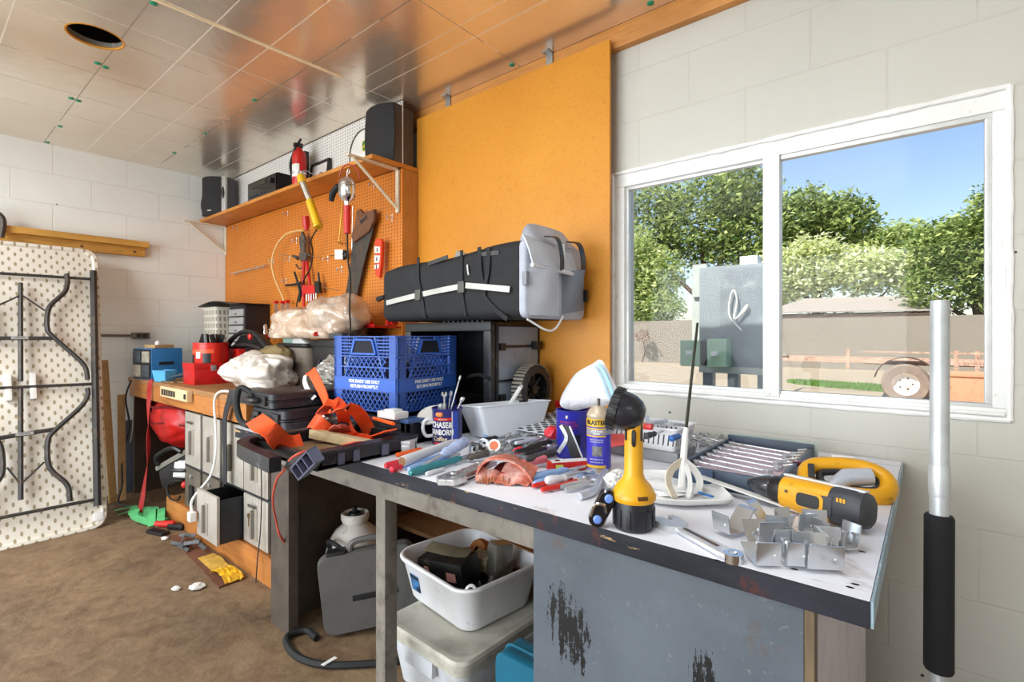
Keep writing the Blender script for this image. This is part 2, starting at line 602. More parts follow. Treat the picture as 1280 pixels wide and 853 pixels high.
# the tall orange board standing against the beam
t = NT('orange_hardboard')
c = t.ramp(t.noise(1.1, 5), [(.3, 'CB842C'), (.7, 'DB9636')])
c = t.mix(t.ramp(t.noise(60, 3, .7), [(.55, (0, 0, 0)), (.75, (.35, .35, .35))]), c, '9C5E1C')
c = t.mix(t.ramp(t.noise(3.2, 5, .7, t.coord((1, 1, 2), (3.1, 0, 1))), [(.69, (0, 0, 0)), (.73, (.55, .55, .55))]), c, 'E8C99A')
t.color(c); t.set(Roughness=.45); t.b.inputs['Specular IOR Level'].default_value = .3; t.bump(t.noise(140, 3), .1, .002)
o = S().bb((-2.215, 1.845, .0), (-1.008, 1.859, 2.362), bev=.002).build('hardboard_sheet', t.m)
tag(o, 'tall orange brown hardboard sheet standing against the wall between pegboard and window', 'board')

# ---------------------------------------------------------------- the two workbenches
ZB = .774
ZL = .845
t = NT('worn_white_bench_top')
c = t.ramp(t.noise(2.5, 5, .6), [(.3, 'E0E1EA'), (.7, 'F1F1F6')])
c = t.mix(t.ramp(t.noise(2.6, 6, .7, t.coord(loc=(.4, .9, 0)), 1.0), [(.57, (0, 0, 0)), (.68, (.8, .8, .8))]), c, '8B6A49')
c = t.mix(t.ramp(t.noise(40, 4, .7, t.coord((.4, 1.6, 1))), [(.66, (0, 0, 0)), (.72, (.5, .5, .5))]), c, '6F6A66')
t.color(c); t.set(Roughness=.38); t.bump(t.noise(30, 5), .15, .003)
m_top = t.m
t = NT('dark_grey_bench_paint')
c = t.ramp(t.noise(3, 6, .65, t.coord((1, 1, 1))), [(.3, '4A4C50'), (.7, '65676A')])
c = t.mix(t.ramp(t.noise(55, 6, .8), [(.68, (0, 0, 0)), (.71, (.7, .7, .7))]), c, '9A9690')
c = t.mix(t.ramp(t.noise(16, 5, .7), [(.69, (0, 0, 0)), (.72, (.6, .6, .6))]), c, '5B4634')
t.color(c); t.set(Roughness=.5); t.bump(t.noise(20, 6), .15, .003)
m_grey = t.m
t = NT('chipped_black_edge_paint')
v = t.coord((.8, 1, 3))
c = t.ramp(t.noise(5, 5, .6, v), [(.3, '1D1E24'), (.7, '33343C')])
c = t.mix(t.ramp(t.noise(8, 6, .75, t.coord((.7, 1, 4))), [(.62, (0, 0, 0)), (.64, (1, 1, 1))]), c, 'A78B62')
c = t.mix(t.ramp(t.noise(5, 5, .7, t.coord((1, 1, .6), (4, 0, 0))), [(.62, (0, 0, 0)), (.68, (.7, .7, .7))]), c, '6A2F22')
t.color(c); t.set(Roughness=.6); t.b.inputs['Specular IOR Level'].default_value = .2; t.bump(t.noise(24, 5), .3, .003)
m_edge = t.m
m_apron = mat('grey_brown_timber', '7A746B', .65, var=.2, vs=6, dirt='453C32', damt=.5, ds=9, bump=.3, bs=30)
bench = thing('workbench', 'long grey painted workbench with worn white top beneath the window', 'workbench', (-1.1, 1.4, 0))
BX0, BX1, BY0 = -2.205, -.066, .88
s = S(); s.mi = 0
s.bb((BX0, BY0, ZB - .04), (BX1, 1.842, ZB), bev=.002)
s.bb((-1.004, 1.8425, ZB - .04), (BX1, WY - .004, ZB))
for f in s.b.faces:
    f.normal_update()
    f.material_index = 0 if abs(f.normal.z) > .9 else 1
s.build('bench_top', [m_top, m_edge], bench, True)
S().bb((-1.95, 1.45, .275), (-.69, 1.838, .293), bev=.002).build('lower_shelf', wood('brown_plywood', '6B4A2C', '8A6440', 0), bench, True)
S().bb((BX0 + .02, BY0 + .02, ZB - .098), (-.68, BY0 + .06, ZB - .04), bev=.002).build('apron', m_apron, bench, True)
S().bb((-1.295, BY0 + .04, 0), (-1.25, BY0 + .085, ZB - .097), bev=.003).build('leg', m_apron, bench, True)
S().bb((-2.04, .95, 0), (-1.895, .99, ZB - .097), bev=.003).bb((-2.04, .99, 0), (-2.0, 1.84, ZB - .045)).build('end_panel', mat('brown_grey_timber', '4A4038', .7, var=.25, dirt='3A332C', bump=.3), bench, True)
# front panel with splashes of black paint
t = NT('grey_panel_with_black_splashes')
c = t.ramp(t.noise(2.6, 6, .65), [(.3, '474E56'), (.7, '5D656E')])
c = t.mix(t.ramp(t.noise(55, 6, .8), [(.62, (0, 0, 0)), (.66, (.45, .45, .45))]), c, '96918A')
c = t.mix(t.ramp(t.noise(13, 5, .7, t.coord((1, 1, .7))), [(.6, (0, 0, 0)), (.68, (.5, .5, .5))]), c, '5B4634')
sp = t.n('SeparateXYZ'); t.l(t.coord(), sp.inputs[0])
def splash(x, z, w, h):
    a = t.math('DIVIDE', t.math('SUBTRACT', sp.outputs[0], x), w)
    b = t.math('DIVIDE', t.math('SUBTRACT', sp.outputs[2], z), h)
    d = t.math('ADD', t.math('MULTIPLY', a, a), t.math('MULTIPLY', b, b))
    return t.math('SUBTRACT', 1.0, d)
r = t.math('MAXIMUM', t.math('MAXIMUM', splash(.489, .56, .035, .085), splash(.522, .52, .05, .09)), splash(.795, .545, .03, .065))
k = t.math('ADD', t.math('ADD', t.math('MULTIPLY', r, .17), t.math('MULTIPLY', t.noise(75, 4, .7, t.coord((1, 1, .12))), .62)), t.math('MULTIPLY', t.noise(150, 3, .8, t.coord((1, 1, .6))), .36))
c = t.mix(t.ramp(t.math('MULTIPLY', k, t.math('GREATER_THAN', r, -1.2)), [(.595, (0, 0, 0)), (.615, (1, 1, 1))]), c, '0B0C0E')
t.color(c); t.set(Roughness=.45); t.bump(t.noise(20, 6), .12, .003)
S().bb((-.68, BY0 + .018, 0), (-.152, BY0 + .034, ZB - .04), bev=.001).build('front_panel', t.m, bench, True, 0)
S().bb((-.152, BY0 + .02, 0), (-.138, BY0 + .05, ZB - .041)).build('corner_strip', wood('raw_strip', '3E3326', '77644A', 2), bench, True)
S().bb((-.155, BY0 + .05, 0), (-.139, 1.72, ZB - .041)).build('side_panel', mat('streaky_white_panel', 'C9C2C8', .5, var=.15, vs=12), bench, True)
S().bb((-.68, BY0 + .034, 0), (-.664, 1.85, ZB - .041)).build('side_panel', m_grey, bench, True)
# the higher bench at the back
m_bw = wood('bench_timber', '9A5A26', 'BE7B3C', 0, .5)
m_bt = wood('bench_top_timber', '7E5630', 'A9794A', 0, .6)
wb = thing('workbench', 'orange brown timber workbench with grey drawers under it beside the far wall', 'workbench', (-3.4, 1.4, 0))
S().bb((LX + .005, 1.07, ZL - .03), (-2.56, 1.73, ZL), bev=.003).bb((-2.56, 1.3, ZL - .03), (-2.23, 1.73, ZL)).build('bench_top', m_bt, wb, True)
S().bb((LX + .03, 1.075, ZL - .13), (-2.565, 1.11, ZL - .03), bev=.003).build('front_rail', m_bw, wb, True)
S().bb((-3.72, 1.075, 0), (-2.29, 1.11, .135), bev=.003).build('base_board', m_bw, wb, True)
S().bb((-4.5, 1.09, 0), (-4.46, 1.7, ZL - .03)).build('end_panel', mat('dark_stained_board', '3B2B20', .6), wb, True)
S().bb((-3.7, 1.11, .12), (-2.29, 1.7, .135)).build('lower_shelf', m_bt, wb, True)
S().bb((-3.44, 1.09, .135), (-3.425, 1.7, ZL - .03)).build('divider', mat('dark_stained_board', '3B2B20', .6), wb, True)
S().bb((-2.325, 1.085, .135), (-2.3, 1.7, ZL - .03)).build('divider', mat('dark_stained_board', '3B2B20', .6), wb, True)
S().bb((BX1 + .0005, BY0 + .002, ZB - .039), (BX1 + .004, WY - .006, ZB - .0005)).build('end_edge', mat('pale_blue_edge_paint', '8FA6B2', .5, var=.2, vs=30, dirt='DDE3E6', damt=.4, ds=40), bench, True)
s = S()
for px, py, a, L in ((0, 0, .3, .012),):
    pass
for p in ((-0.277,0.877,0.774), (-0.216,1.003,0.774), (-0.092,1.075,0.774), (-0.093,0.911,0.774), (-0.088,0.927,0.774), (-0.17,0.924,0.774), (-0.707,1.007,0.774), (-0.559,0.962,0.774), (-0.746,0.795,0.774), (-0.116,1.315,0.774)):
    s.loft([[(p[0] + rx * math.cos(j * PI / 5), p[1] + ry * math.sin(j * PI / 5), ZB + .0004) for j in range(10)] for rx, ry in ((.006, .003), (.0055, .0028))], (True, True))
s.build('nail_hole', mat('dark_nail_hole', '1A1512', .9), bench, True)

# ---------------------------------------------------------------- the yard beyond the window
struct('ground', S().bb((-60, WY + .2, -.3), (40, 60, -.1)), mat('pale_gravel', '9A8D78', .9, var=.08, vs=2, dirt='877A67', damt=.3, ds=4, bump=.3))
m_stucco = mat('pale_yard_wall', '837C70', .85, var=.05, vs=1, dirt='7F766C', damt=.15, ds=2)
o = S().bb((-24, 22, -.15), (10, 22.2, 1.8)).build('yard_wall', m_stucco)
tag(o, 'long pale beige wall at the back of the sunny yard', 'wall')
# low shed whose roof shows over the wall
shed = thing('shed', 'low shed with pale shingled roof behind the beige yard wall', 'shed', (-3, 24, -.1))
s = S()
s._add([(-5.4, 22.7, 2.1), (.6, 22.7, 2.02), (.2, 26, 2.72), (-4.3, 26, 2.8), (-5.4, 22.7, 2.06), (.6, 22.7, 1.98), (.2, 26, 2.66), (-4.3, 26, 2.74)], [(0, 1, 2, 3), (7, 6, 5, 4), (0, 4, 5, 1), (1, 5, 6, 2), (2, 6, 7, 3), (3, 7, 4, 0)])
s.build('roof', mat('bleached_shingles', '968D84', .8, var=.1, vs=5), shed, True)
S().bb((-5.1, 23.0, -.1), (.4, 25.8, 2.0)).build('wall', mat('dark_shed_boards', '3A2F28', .8), shed, True)
for i in range(7):
    S().bb((-4.9 + i * .85, 22.85, -.1), (-4.78 + i * .85, 22.97, 2.03)).build('post', mat('grey_post', 'A59C90', .8), shed, True)
tag(S().bb((-5.3, 22.26, 1.75), (.4, 22.32, 1.92)).build('fence_trim', mat('dark_lattice', '4d3c30', .8, var=.4, vs=30)), 'dark scalloped strip along the top of the beige wall under the shed roof', 'trim')

def leafy(name, col, hi):
    t = NT(name)
    oi = t.n('NewGeometry')
    f = t.noise(1.6, 4, .6)
    rp = oi.outputs['Random Per Island']
    c = t.ramp(rp, [(0, col), (.55, [(a + b) / 2 for a, b in zip(rgb(col)[:3], rgb(hi)[:3])]), (1, hi)])
    d = t.n('BsdfDiffuse'); e = t.n('BsdfTranslucent'); x = t.n('MixShader')
    x.inputs[0].default_value = .42
    t.l(c, d.inputs[0]); t.l(c, e.inputs[0]); t.l(d.outputs[0], x.inputs[1]); t.l(e.outputs[0], x.inputs[2]); t.l(x.outputs[0], t.out.inputs[0])
    return t.m
m_leaf = [leafy('dark_leaves', '44642F', 'CBD98C'), leafy('mid_leaves', '7D9A46', 'E6ECB0'), leafy('pale_leaves', 'B9C876', 'F8F8DC')]
m_bark = mat('bark', '5B4837', .9, bump=.5)
def tree(name, label, base, crowns, leaf, n, size, seed, trunk_r=.16):
    rnd = random.Random(seed)
    r = thing(name, label, 'tree', base, group=None)
    b = Vector(base)
    s = S()
    top = Vector(crowns[0][0])
    s.tube([b, b.lerp(top, .45) + Vector((.15, 0, 0)), top], [trunk_r, trunk_r * .7, trunk_r * .3], 8)
    for c, rad in crowns[1:]:
        s.tube([b.lerp(top, .4), b.lerp(Vector(c), .75), c], [trunk_r * .5, trunk_r * .35, trunk_r * .15], 6)
    s.build('trunk', m_bark, r, True)
    vs, fs = [], []
    tot = sum(q[0] * q[1] * q[2] for _, q in crowns)
    for c, q in crowns:
        for i in range(int(n * q[0] * q[1] * q[2] / tot)):
            while True:
                d = Vector((rnd.gauss(0, 1), rnd.gauss(0, 1), rnd.gauss(0, 1))).normalized()
                k = .72 + .34 * noise.noise(d * 2.6 + Vector((seed, i % 3, 0))) + rnd.uniform(-.28, .12)
                if k > .1:
                    break
            p = Vector(c) + Vector((d.x * q[0], d.y * q[1], d.z * q[2])) * k
            u = Vector((rnd.gauss(0, 1), rnd.gauss(0, 1), rnd.gauss(0, .6))).normalized()
            w = u.cross(Vector((rnd.gauss(0, .5), rnd.gauss(0, .5), 1))).normalized()
            z = size * rnd.uniform(.6, 1.3)
            k0 = len(vs)
            vs += [p - u * z, p - w * z * .45 + u * z * .1, p + u * z, p + w * z * .45 + u * z * .1]
            fs.append((k0, k0 + 1, k0 + 2, k0 + 3))
    s = S()
    s._add(vs, fs)
    s.build('foliage', leaf, r, True, smooth=0)
    return r
tree('tree', 'bright maple tree with pale leaves behind the grey stand-in cabinet outside', (-12.2, 24.5, -.1), [((-12.2, 24.6, 4.6), (2.2, 1.8, 2.6)), ((-11.2, 24.2, 2.9), (1.6, 1.4, 1.5)), ((-13.2, 24.2, 3.2), (1.6, 1.4, 1.6)), ((-10.3, 24.4, 4.2), (1.3, 1.2, 1.6)), ((-10.2, 24.0, 2.6), (1.4, 1.1, 1.1)), ((-11.4, 24.0, 1.9), (1.5, 1.0, .7))], m_leaf[1], 14000, .13, 3)
tree('tree', 'tall dark green tree filling the top of the window pane beside the board', (-10.2, 30, -.1), [((-10.4, 30, 7.8), (3.8, 2.2, 3.6)), ((-14.2, 30, 8.0), (3.2, 2, 3.8)), ((-7.6, 29.5, 6.4), (2.2, 2, 3.4)), ((-8.0, 29.5, 9), (2.2, 2, 2.4))], m_leaf[0], 15000, .19, 5, .3)
tree('tree', 'dark rounded tree crown standing behind the shed', (-4.2, 29, -.1), [((-5.0, 29, 7.0), (2.2, 1.8, 1.9)), ((-3.2, 29, 6.6), (1.7, 1.6, 1.7)), ((-6.0, 29, 5.2), (1.6, 1.6, 1.8))], m_leaf[0], 9500, .16, 8, .25)
tree('bush', 'broad pale flowering bush leaning over the shed roof', (-3.6, 27, -.1), [((-4.2, 27, 4.3), (1.9, 1.2, 1.9)), ((-2.2, 27, 4.0), (1.7, 1.2, 1.4)), ((-5.6, 27, 3.9), (1.4, 1.2, 2.0)), ((-.9, 27.3, 3.9), (1.2, 1.2, 1.1))], m_leaf[2], 13000, .13, 12, .12)
tree('tree', 'distant mid green tree between the dark crown and the oak beside the fence end', (-.8, 33, -.1), [((-1.4, 33, 5.6), (2.4, 1.5, 1.7)), ((.9, 33, 5.6), (1.8, 1.5, 1.6))], m_leaf[1], 7000, .17, 15, .2)
tree('tree', 'dense green tree hanging over the wall near the trailer tub', (1.3, 23.4, -.1), [((.9, 23.6, 4.2), (2.0, 1.2, 1.5)), ((.3, 23.4, 2.8), (1.5, 1.0, 1.2)), ((2.0, 23.6, 5.2), (1.4, 1.2, 1.5)), ((1.9, 23.4, 3.0), (1.5, 1, 1.4))], m_leaf[0], 12000, .11, 19, .2)
tree('bush', 'small bare brown shrub in front of the beige wall', (-10.1, 21.5, -.1), [((-10.1, 21.5, 1.1), (.5, .3, .4))], leafy('dry_twigs', '8A6F5C', 'B79C86'), 260, .06, 23, .03)
# grass, trailer
gs = S()
rr = random.Random(3)
vs, fs = [], []
for i in range(2600):
    x = rr.uniform(-2.9, -.3)
    y = 14.7 + rr.uniform(-.75, .75) * math.sqrt(max(0, 1 - ((x + 1.6) / 1.35) ** 2)) - (x + 1.6) * .3
    a = rr.uniform(0, PI)
    k0 = len(vs)
    h = rr.uniform(.04, .1)
    vs += [(x - .03 * math.cos(a), y - .03 * math.sin(a), -.1), (x + .03 * math.cos(a), y + .03 * math.sin(a), -.1), (x + rr.uniform(-.03, .03), y, -.1 + h)]
    fs.append((k0, k0 + 1, k0 + 2))
gs._add(vs, fs)
tag(gs.build('grass', mat('lawn_green', '5F8236', .8), smooth=0), 'small patch of green grass on the gravel beside the trailer wheel', 'grass', kind='stuff')
m_rust = mat('bleached_rusty_steel', 'B99C86', .7, var=.2, vs=5, dirt='6E4734', damt=.6)
tr_ = thing('utility_trailer', 'bleached flatbed utility trailer with a white spoked wheel parked in the yard', 'trailer', (-.4, 12, -.1))
s = S()
s.bb((-2.6, 11.7, .62), (1.6, 11.75, .68)).bb((-2.6, 13.2, .62), (1.6, 13.25, .68)).bb((-1.0, 11.7, .82), (1.6, 11.74, .85)).bb((-2.6, 11.7, .62), (-2.55, 13.25, .68))
for x in (-1.23, .35, .62):
    s.bb((x - .03, 11.69, .5), (x + .03, 11.73, .88))
s.build('side_rail', m_rust, tr_, True)
S().bb((-1.0, 11.75, .6), (1.6, 13.2, .64)).build('deck', m_rust, tr_, True)
wm = S()
M = TR((-.34, 11.6, .27), (PI / 2, 0, 0))
wm.lathe([(.20, -.1), (.33, -.11), (.36, -.07), (.365, 0), (.36, .07), (.33, .11), (.2, .1)], 36, M, (False, False))
wh = wm.build('wheel', mat('dusty_pale_tyre', '85776A', .8, var=.15), tr_, True)
wm = S()
wm.lathe([(.0, .04), (.07, .045), (.08, .03), (.15, .02), (.2, .05), (.225, .1), (.21, .1), (.2, -.02), (0, -.02)], 36, M)
wm.build('hub', mat('white_rim', 'E6DED2', .5), wh, True)
for k in range(5):
    a = k * 2 * PI / 5
    S().cyl((-.34 + .1 * math.cos(a), 11.6, .27 + .1 * math.sin(a)), (-.34 + .1 * math.cos(a), 11.57, .27 + .1 * math.sin(a)), .016).build('lug_nut', mat('dark_nut', '54463c', .6), wh, True)
s = S()
s.sheet(lambda u, v: (-.34 + .46 * math.cos(PI * (.02 + .93 * u)), 11.48 + .3 * v, .3 + .44 * math.sin(PI * (.02 + .93 * u))), 20, 1, .012)
s.build('fender', mat('dark_fender', '4A382E', .7, var=.4, vs=8), tr_, True)
s = S(); s.bb((.23, 10.9, -.1), (.93, 11.5, .48), bev=.02).bb((.2, 10.88, .48), (.96, 11.52, .54), bev=.01)
tag(s.build('tub', mat('terracotta_tub', 'CF8E6C', .7, var=.08, dirt='A9674A', damt=.3)), 'terracotta coloured tub with a rim standing beside the trailer wheel', 'tub')
# grey cabinet added outside the glass, standing in for a reflection in the pane
cb = thing('reflection_cabinet', 'grey cabinet with scratched door and green box, stand-in for the reflection in the window pane', 'cabinet', (-.95, 3.3, -.1))
m_cab = mat('reflected_cabinet_grey', '8A959A', .5, .2, var=.12, vs=4, dirt='B9C3C6', damt=.35, ds=7)
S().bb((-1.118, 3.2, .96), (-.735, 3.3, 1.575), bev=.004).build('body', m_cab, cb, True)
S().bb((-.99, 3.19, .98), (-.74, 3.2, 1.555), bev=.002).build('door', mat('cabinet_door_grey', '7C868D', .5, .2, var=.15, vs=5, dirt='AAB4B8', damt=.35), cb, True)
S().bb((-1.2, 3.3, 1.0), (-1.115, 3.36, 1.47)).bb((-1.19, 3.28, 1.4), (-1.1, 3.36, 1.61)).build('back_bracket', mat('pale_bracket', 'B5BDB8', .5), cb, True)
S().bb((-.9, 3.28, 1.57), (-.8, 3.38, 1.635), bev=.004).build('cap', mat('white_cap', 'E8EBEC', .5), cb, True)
gx = S().bb((-1.03, 3.08, .965), (-.92, 3.19, 1.13), bev=.003).bb((-1.24, 3.2, .955), (-1.03, 3.26, 1.12), bev=.003).build('green_box', mat('reflected_green_box', 'A9CCB0', .5), cb, True)
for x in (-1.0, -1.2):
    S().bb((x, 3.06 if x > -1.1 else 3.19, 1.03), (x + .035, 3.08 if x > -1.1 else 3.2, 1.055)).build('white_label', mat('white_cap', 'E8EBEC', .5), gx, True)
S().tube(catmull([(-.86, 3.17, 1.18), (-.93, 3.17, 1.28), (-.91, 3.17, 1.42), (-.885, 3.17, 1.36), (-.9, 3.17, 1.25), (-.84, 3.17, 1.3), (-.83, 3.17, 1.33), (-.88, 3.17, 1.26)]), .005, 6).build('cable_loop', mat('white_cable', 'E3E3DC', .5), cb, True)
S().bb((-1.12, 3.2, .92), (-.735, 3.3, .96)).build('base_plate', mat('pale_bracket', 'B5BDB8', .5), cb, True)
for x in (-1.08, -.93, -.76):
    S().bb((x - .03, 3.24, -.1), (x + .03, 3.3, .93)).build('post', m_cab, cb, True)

# ---------------------------------------------------------------- the far wall
m_black = mat('black_plastic', '1B1B1D', .42, var=.2)
m_dkgrey = mat('charcoal_plastic', '38393C', .5, var=.15, dirt='6A655E', damt=.25)
m_steel = mat('tool_steel', 'C9CBCE', .3, .7, var=.15, vs=30, dirt='7C756C', damt=.35, ds=40)
m_chrome = mat('chrome', 'D8DADD', .14, 1, var=.06, vs=20)
m_iron = mat('old_iron', '5A544E', .55, .5, var=.25, vs=25, dirt='7A4A2C', damt=.45)
m_red = mat('red_plastic', 'C8221C', .38, var=.1)
m_redm = mat('red_paint', 'C41C1C', .32, var=.1, dirt='7A1512', damt=.3)
m_white = mat('white_plastic', 'E4E3DF', .45, var=.05, dirt='B4ADA2', damt=.2)
m_yellow = mat('yellow_plastic', 'E5B616', .4, var=.08)
m_rubber = mat('black_rubber', '151516', .7, var=.2)
# folding table leaning on end
N = Vector((1.754, 0, .58)).normalized()
UPV = Vector((-.58, 0, 1.754)).normalized()
ft = thing('folding_table', 'white folding table standing on end against the far wall, dark legs folded flat', 'table', (-3.82, .43, 0), basis((0, 0, 0), (0, 1, 0), UPV, N).to_euler())
def rpoly(P, r, n=5):
    o = []
    k = len(P)
    for i in range(k):
        a, b, c = (Vector(P[(i + j) % k]) for j in (-1, 0, 1))
        p, q = b + (a - b).normalized() * r, b + (c - b).normalized() * r
        for j in range(n + 1):
            t = j / n
            o.append(tuple((1 - t) ** 2 * p + 2 * t * (1 - t) * b + t * t * q))
    return o
C4 = [(-.40, 0), (.372, 0), (.437, 1.83), (-.33, 1.83)]
def inset(d):
    return [(-.40 + d, d), (.372 - d, d), (.437 - d, 1.83 - d), (-.33 + d, 1.83 - d)]
t = NT('dimpled_white_plastic')
v = t.coord()
sp = t.n('SeparateXYZ'); t.l(v, sp.inputs[0])
def dots(ox, oy, px, py, rx, ry):
    a = t.math('SUBTRACT', t.math('FRACT', t.math('ADD', t.math('DIVIDE', sp.outputs[0], px), ox)), .5)
    b = t.math('SUBTRACT', t.math('FRACT', t.math('ADD', t.math('DIVIDE', sp.outputs[1], py), oy)), .5)
    a = t.math('DIVIDE', a, rx); b = t.math('DIVIDE', b, ry)
    return t.math('LESS_THAN', t.math('ADD', t.math('MULTIPLY', a, a), t.math('MULTIPLY', b, b)), 1)
d = t.math('MAXIMUM', dots(0, 0, .056, .066, .12, .2), dots(.5, .5, .056, .066, .12, .2))
c = t.ramp(t.noise(2, 5), [(.3, 'D8CFC0'), (.7, 'E9E4DA')])
c = t.mix(d, c, 'A39478')
t.color(c); t.set(Roughness=.5); t.bump(t.math('SUBTRACT', 0, d), .6, .01)
m_dimple = t.m
s = S(); s.mi = 0
oo, ii, i2 = rpoly(inset(0), .09), rpoly(inset(.022), .075), rpoly(inset(.03), .07)
s.loft([[(x, y, -.048) for x, y in oo], [(x, y, -.006) for x, y in oo], [(x, y, 0) for x, y in rpoly(inset(.005), .088)], [(x, y, 0) for x, y in ii], [(x, y, -.016) for x, y in i2]], (True, True))
top = s.build('tabletop', [m_dimple], ft)
m_tleg = mat('dark_table_frame', '3E3C3B', .45, .3, var=.15, dirt='6B5A4A', damt=.35)
def t3(p, z=.012):
    return (p[0], p[1], z)
S().tube([t3((0.4,1.663)), t3((0.327,0.132))], .019, 8).build('side_rail', m_tleg, ft)
S().tube([(-.375, 1.63, .012), (-.385, .14, .012)], .019, 8).build('side_rail', m_tleg, ft)
cx = .025
for pts, nm in (([(0.259,1.62), (0.261,1.581), (0.245,1.497), (0.175,1.406), (0.154,1.336), (0.15,1.252), (0.166,1.205), (0.291,1.04), (0.319,0.98), (0.323,0.912)], 1), ([(0.32,0.855), (0.317,0.804), (0.274,0.732), (0.158,0.614), (0.123,0.558), (0.118,0.427), (0.139,0.367), (0.186,0.301), (0.201,0.251), (0.201,0.187)], -1)):
    pp = catmull([t3(p, .03) for p in pts], 4)
    lg = S()
    lg.tube(pp, .0135, 8)
    lg.tube([(2 * cx - p[0], p[1], p[2]) for p in pp], .0135, 8)
    lo = lg.build('leg', m_tleg, ft)
    q0, q1 = ((0.176,1.184), (0.02,1.185)) if nm == 1 else ((0.158,0.619), (0,0.61))
    S().tube([t3(q0, .03), (2 * cx - q0[0], q1[1] - (q0[1] - q1[1]), .03)], .012, 8, flat=.8).build('cross_bar', m_tleg, lo)
    lab = S()
    lab.box((cx, q1[1], .0405), (.075, .018, .002))
    lb = lab.build('maker_plate', mat('grey_plate', '9C9A98', .5), lo)
    ls = S(); text(ls, 'LIFETIME', .012, TR((cx, q1[1], .0416)), .0003)
    ls.build('maker_lettering', m_black, lb)
S().tube([t3((0.042,1.541), .024), t3((0.021,0.924), .026)], .012, 8).build('centre_strut', m_tleg, ft)
S().tube([t3((0.019,0.876), .026), t3((-0.002,0.247), .024)], .012, 8).build('centre_strut', m_tleg, ft)
for a, b in (((0.043,1.462), (0.144,1.362)), ((0,0.33), (0.101,0.435))):
    s = S()
    s.tube([t3(a, .03), t3(b, .034)], .005, 6); s.tube([t3(a, .03), (2 * cx - b[0], b[1], .034)], .005, 6)
    s.build('brace', m_tleg, ft)
for a, b in (((-0.043,1.601), (0.379,1.603)), ((-0.063,0.892), (0.345,0.884)), ((-0.083,0.173), (0.321,0.171))):
    s = S(); s.tube([(-.385, a[1] - (b[1] - a[1]) * .6, .014), t3(a, .014), t3(b, .014)], .0095, 8)
    s.build('cross_rail', m_tleg, ft)
for px in (10, 42):
    S().box(((-0.03,0.894)[0] if px == 10 else (0.074,0.886)[0], (0.02,0.895)[1], .004), (.03, .16, .03), bev=.008).build('clip_block', m_white, ft)
S().box((.33, .07, -.004), (.05, .05, .02), bev=.008).build('corner_boss', m_white, ft)
# timber rail with a clamp over it
m_pine = wood('yellow_pine', 'B98335', 'DDA651', 1)
rail = thing('wall_rail', 'yellow pine rail fixed along the far wall above the folding table', 'rail', (LX, .4, 1.7))
s = S(); s.bb((LX + .002, -.9, 1.735), (LX + .04, 1.165, 1.825), bev=.003)
s.build('back_board', m_pine, rail, True)
S().bb((LX + .002, -.9, 1.80), (LX + .085, 1.18, 1.842), bev=.003).build('ledge', m_pine, rail, True)
for px, py in ((107, 309), (162, 315)):
    pass
for y in (.8, 1.1):
    S().cyl((LX + .04, y, 1.765), (LX + .044, y, 1.765), .008, n=10).build('screw_head', m_iron, rail, True)
s = S()
cl = thing('c_clamp', 'rusty iron clamp hooked over the pine rail above the folding table', 'clamp', (LX + .06, .36, 1.75))
s.tube(catmull([(LX + .1, .40, 1.76), (LX + .1, .41, 1.86), (LX + .1, .385, 1.905), (LX + .1, .33, 1.915), (LX + .1, .28, 1.90), (LX + .1, .26, 1.85)], 5), [.018] * 26, 8)
s.build('frame', m_iron, cl, True)
S().cyl((LX + .1, .26, 1.80), (LX + .1, .26, 1.87), .012).cyl((LX + .1, .22, 1.8), (LX + .1, .30, 1.8), .006).build('screw', m_iron, cl, True)
# wall outlet on its conduit
ob = thing('outlet_box', 'grey double outlet box on a conduit above the blue parts box', 'outlet', (LX, 1.15, 1.13))
a, b = (-4.543,1.095,1.148), (-4.543,1.194,1.142)
S().bb((LX + .002, a[1] - .008, 1.125), (LX + .05, b[1], 1.172), bev=.005).build('box_body', mat('dull_grey_metal', '6E6A64', .5, .4), ob, True)
for dy in (.03, .065):
    S().cyl((LX + .05, a[1] + dy, 1.149), (LX + .054, a[1] + dy, 1.149), .015).build('socket', m_black, ob, True)
S().tube([(LX + .02, .55, 1.153), (LX + .02, a[1], 1.149)], .009, 8).build('conduit', mat('dull_grey_metal', '6E6A64', .5, .4), ob, True)
# planks in the corner, dark panel on the wall
for i, (y0, y1, h, lb) in enumerate(((.93, .92, .985, 'longer wooden plank leaning in the corner behind the folding table'), (.98, 1.02, .74, 'short wooden plank leaning beside the longer one behind the folding table'))):
    s = S()
    M = aim((-4.3, y0, 0), (-4.5, y1, h))
    s.box((h / 2 + .01, 0, 0), (h, .045, .02), M, .002)
    tag(s.build('plank', wood('raw_plank', '8F6C3D', 'B8925C', 0)), lb, 'plank')
tag(S().bb((LX + .006, 1.03, .002), (LX + .03, 1.42, .53), bev=.004).build('dark_sheet', mat('blue_grey_panel', '4A515C', .5, .3, var=.2)), 'dark blue grey panel standing against the far wall under the bench end', 'panel')  # dark blue grey sheet set flat against the lower wall
s = S()
s.tube(catmull([(-4.42, 1.06, .83), (-4.43, 1.03, .7), (-4.42, 1.05, .5), (-4.38, 1.0, .3), (-4.3, .98, .12), (-4.25, .95, .012), (-4.1, 1.0, .01), (-3.9, 1.1, .01)], 6), .006, 6)
tag(s.build('extension_cord', m_black), 'black cord drooping from the far bench end to the floor', 'cord')
s = S()
s.tube(catmull([(-4.3, 1.04, .86), (-4.29, 1.045, .8), (-4.32, 1.05, .66), (-4.3, 1.04, .5), (-4.31, 1.03, .4)], 6), .004, 6)
tag(s.build('extension_cord', mat('grey_cord', '8F8A82', .5)), 'thin grey cord hanging down the far corner of the timber bench', 'cord')

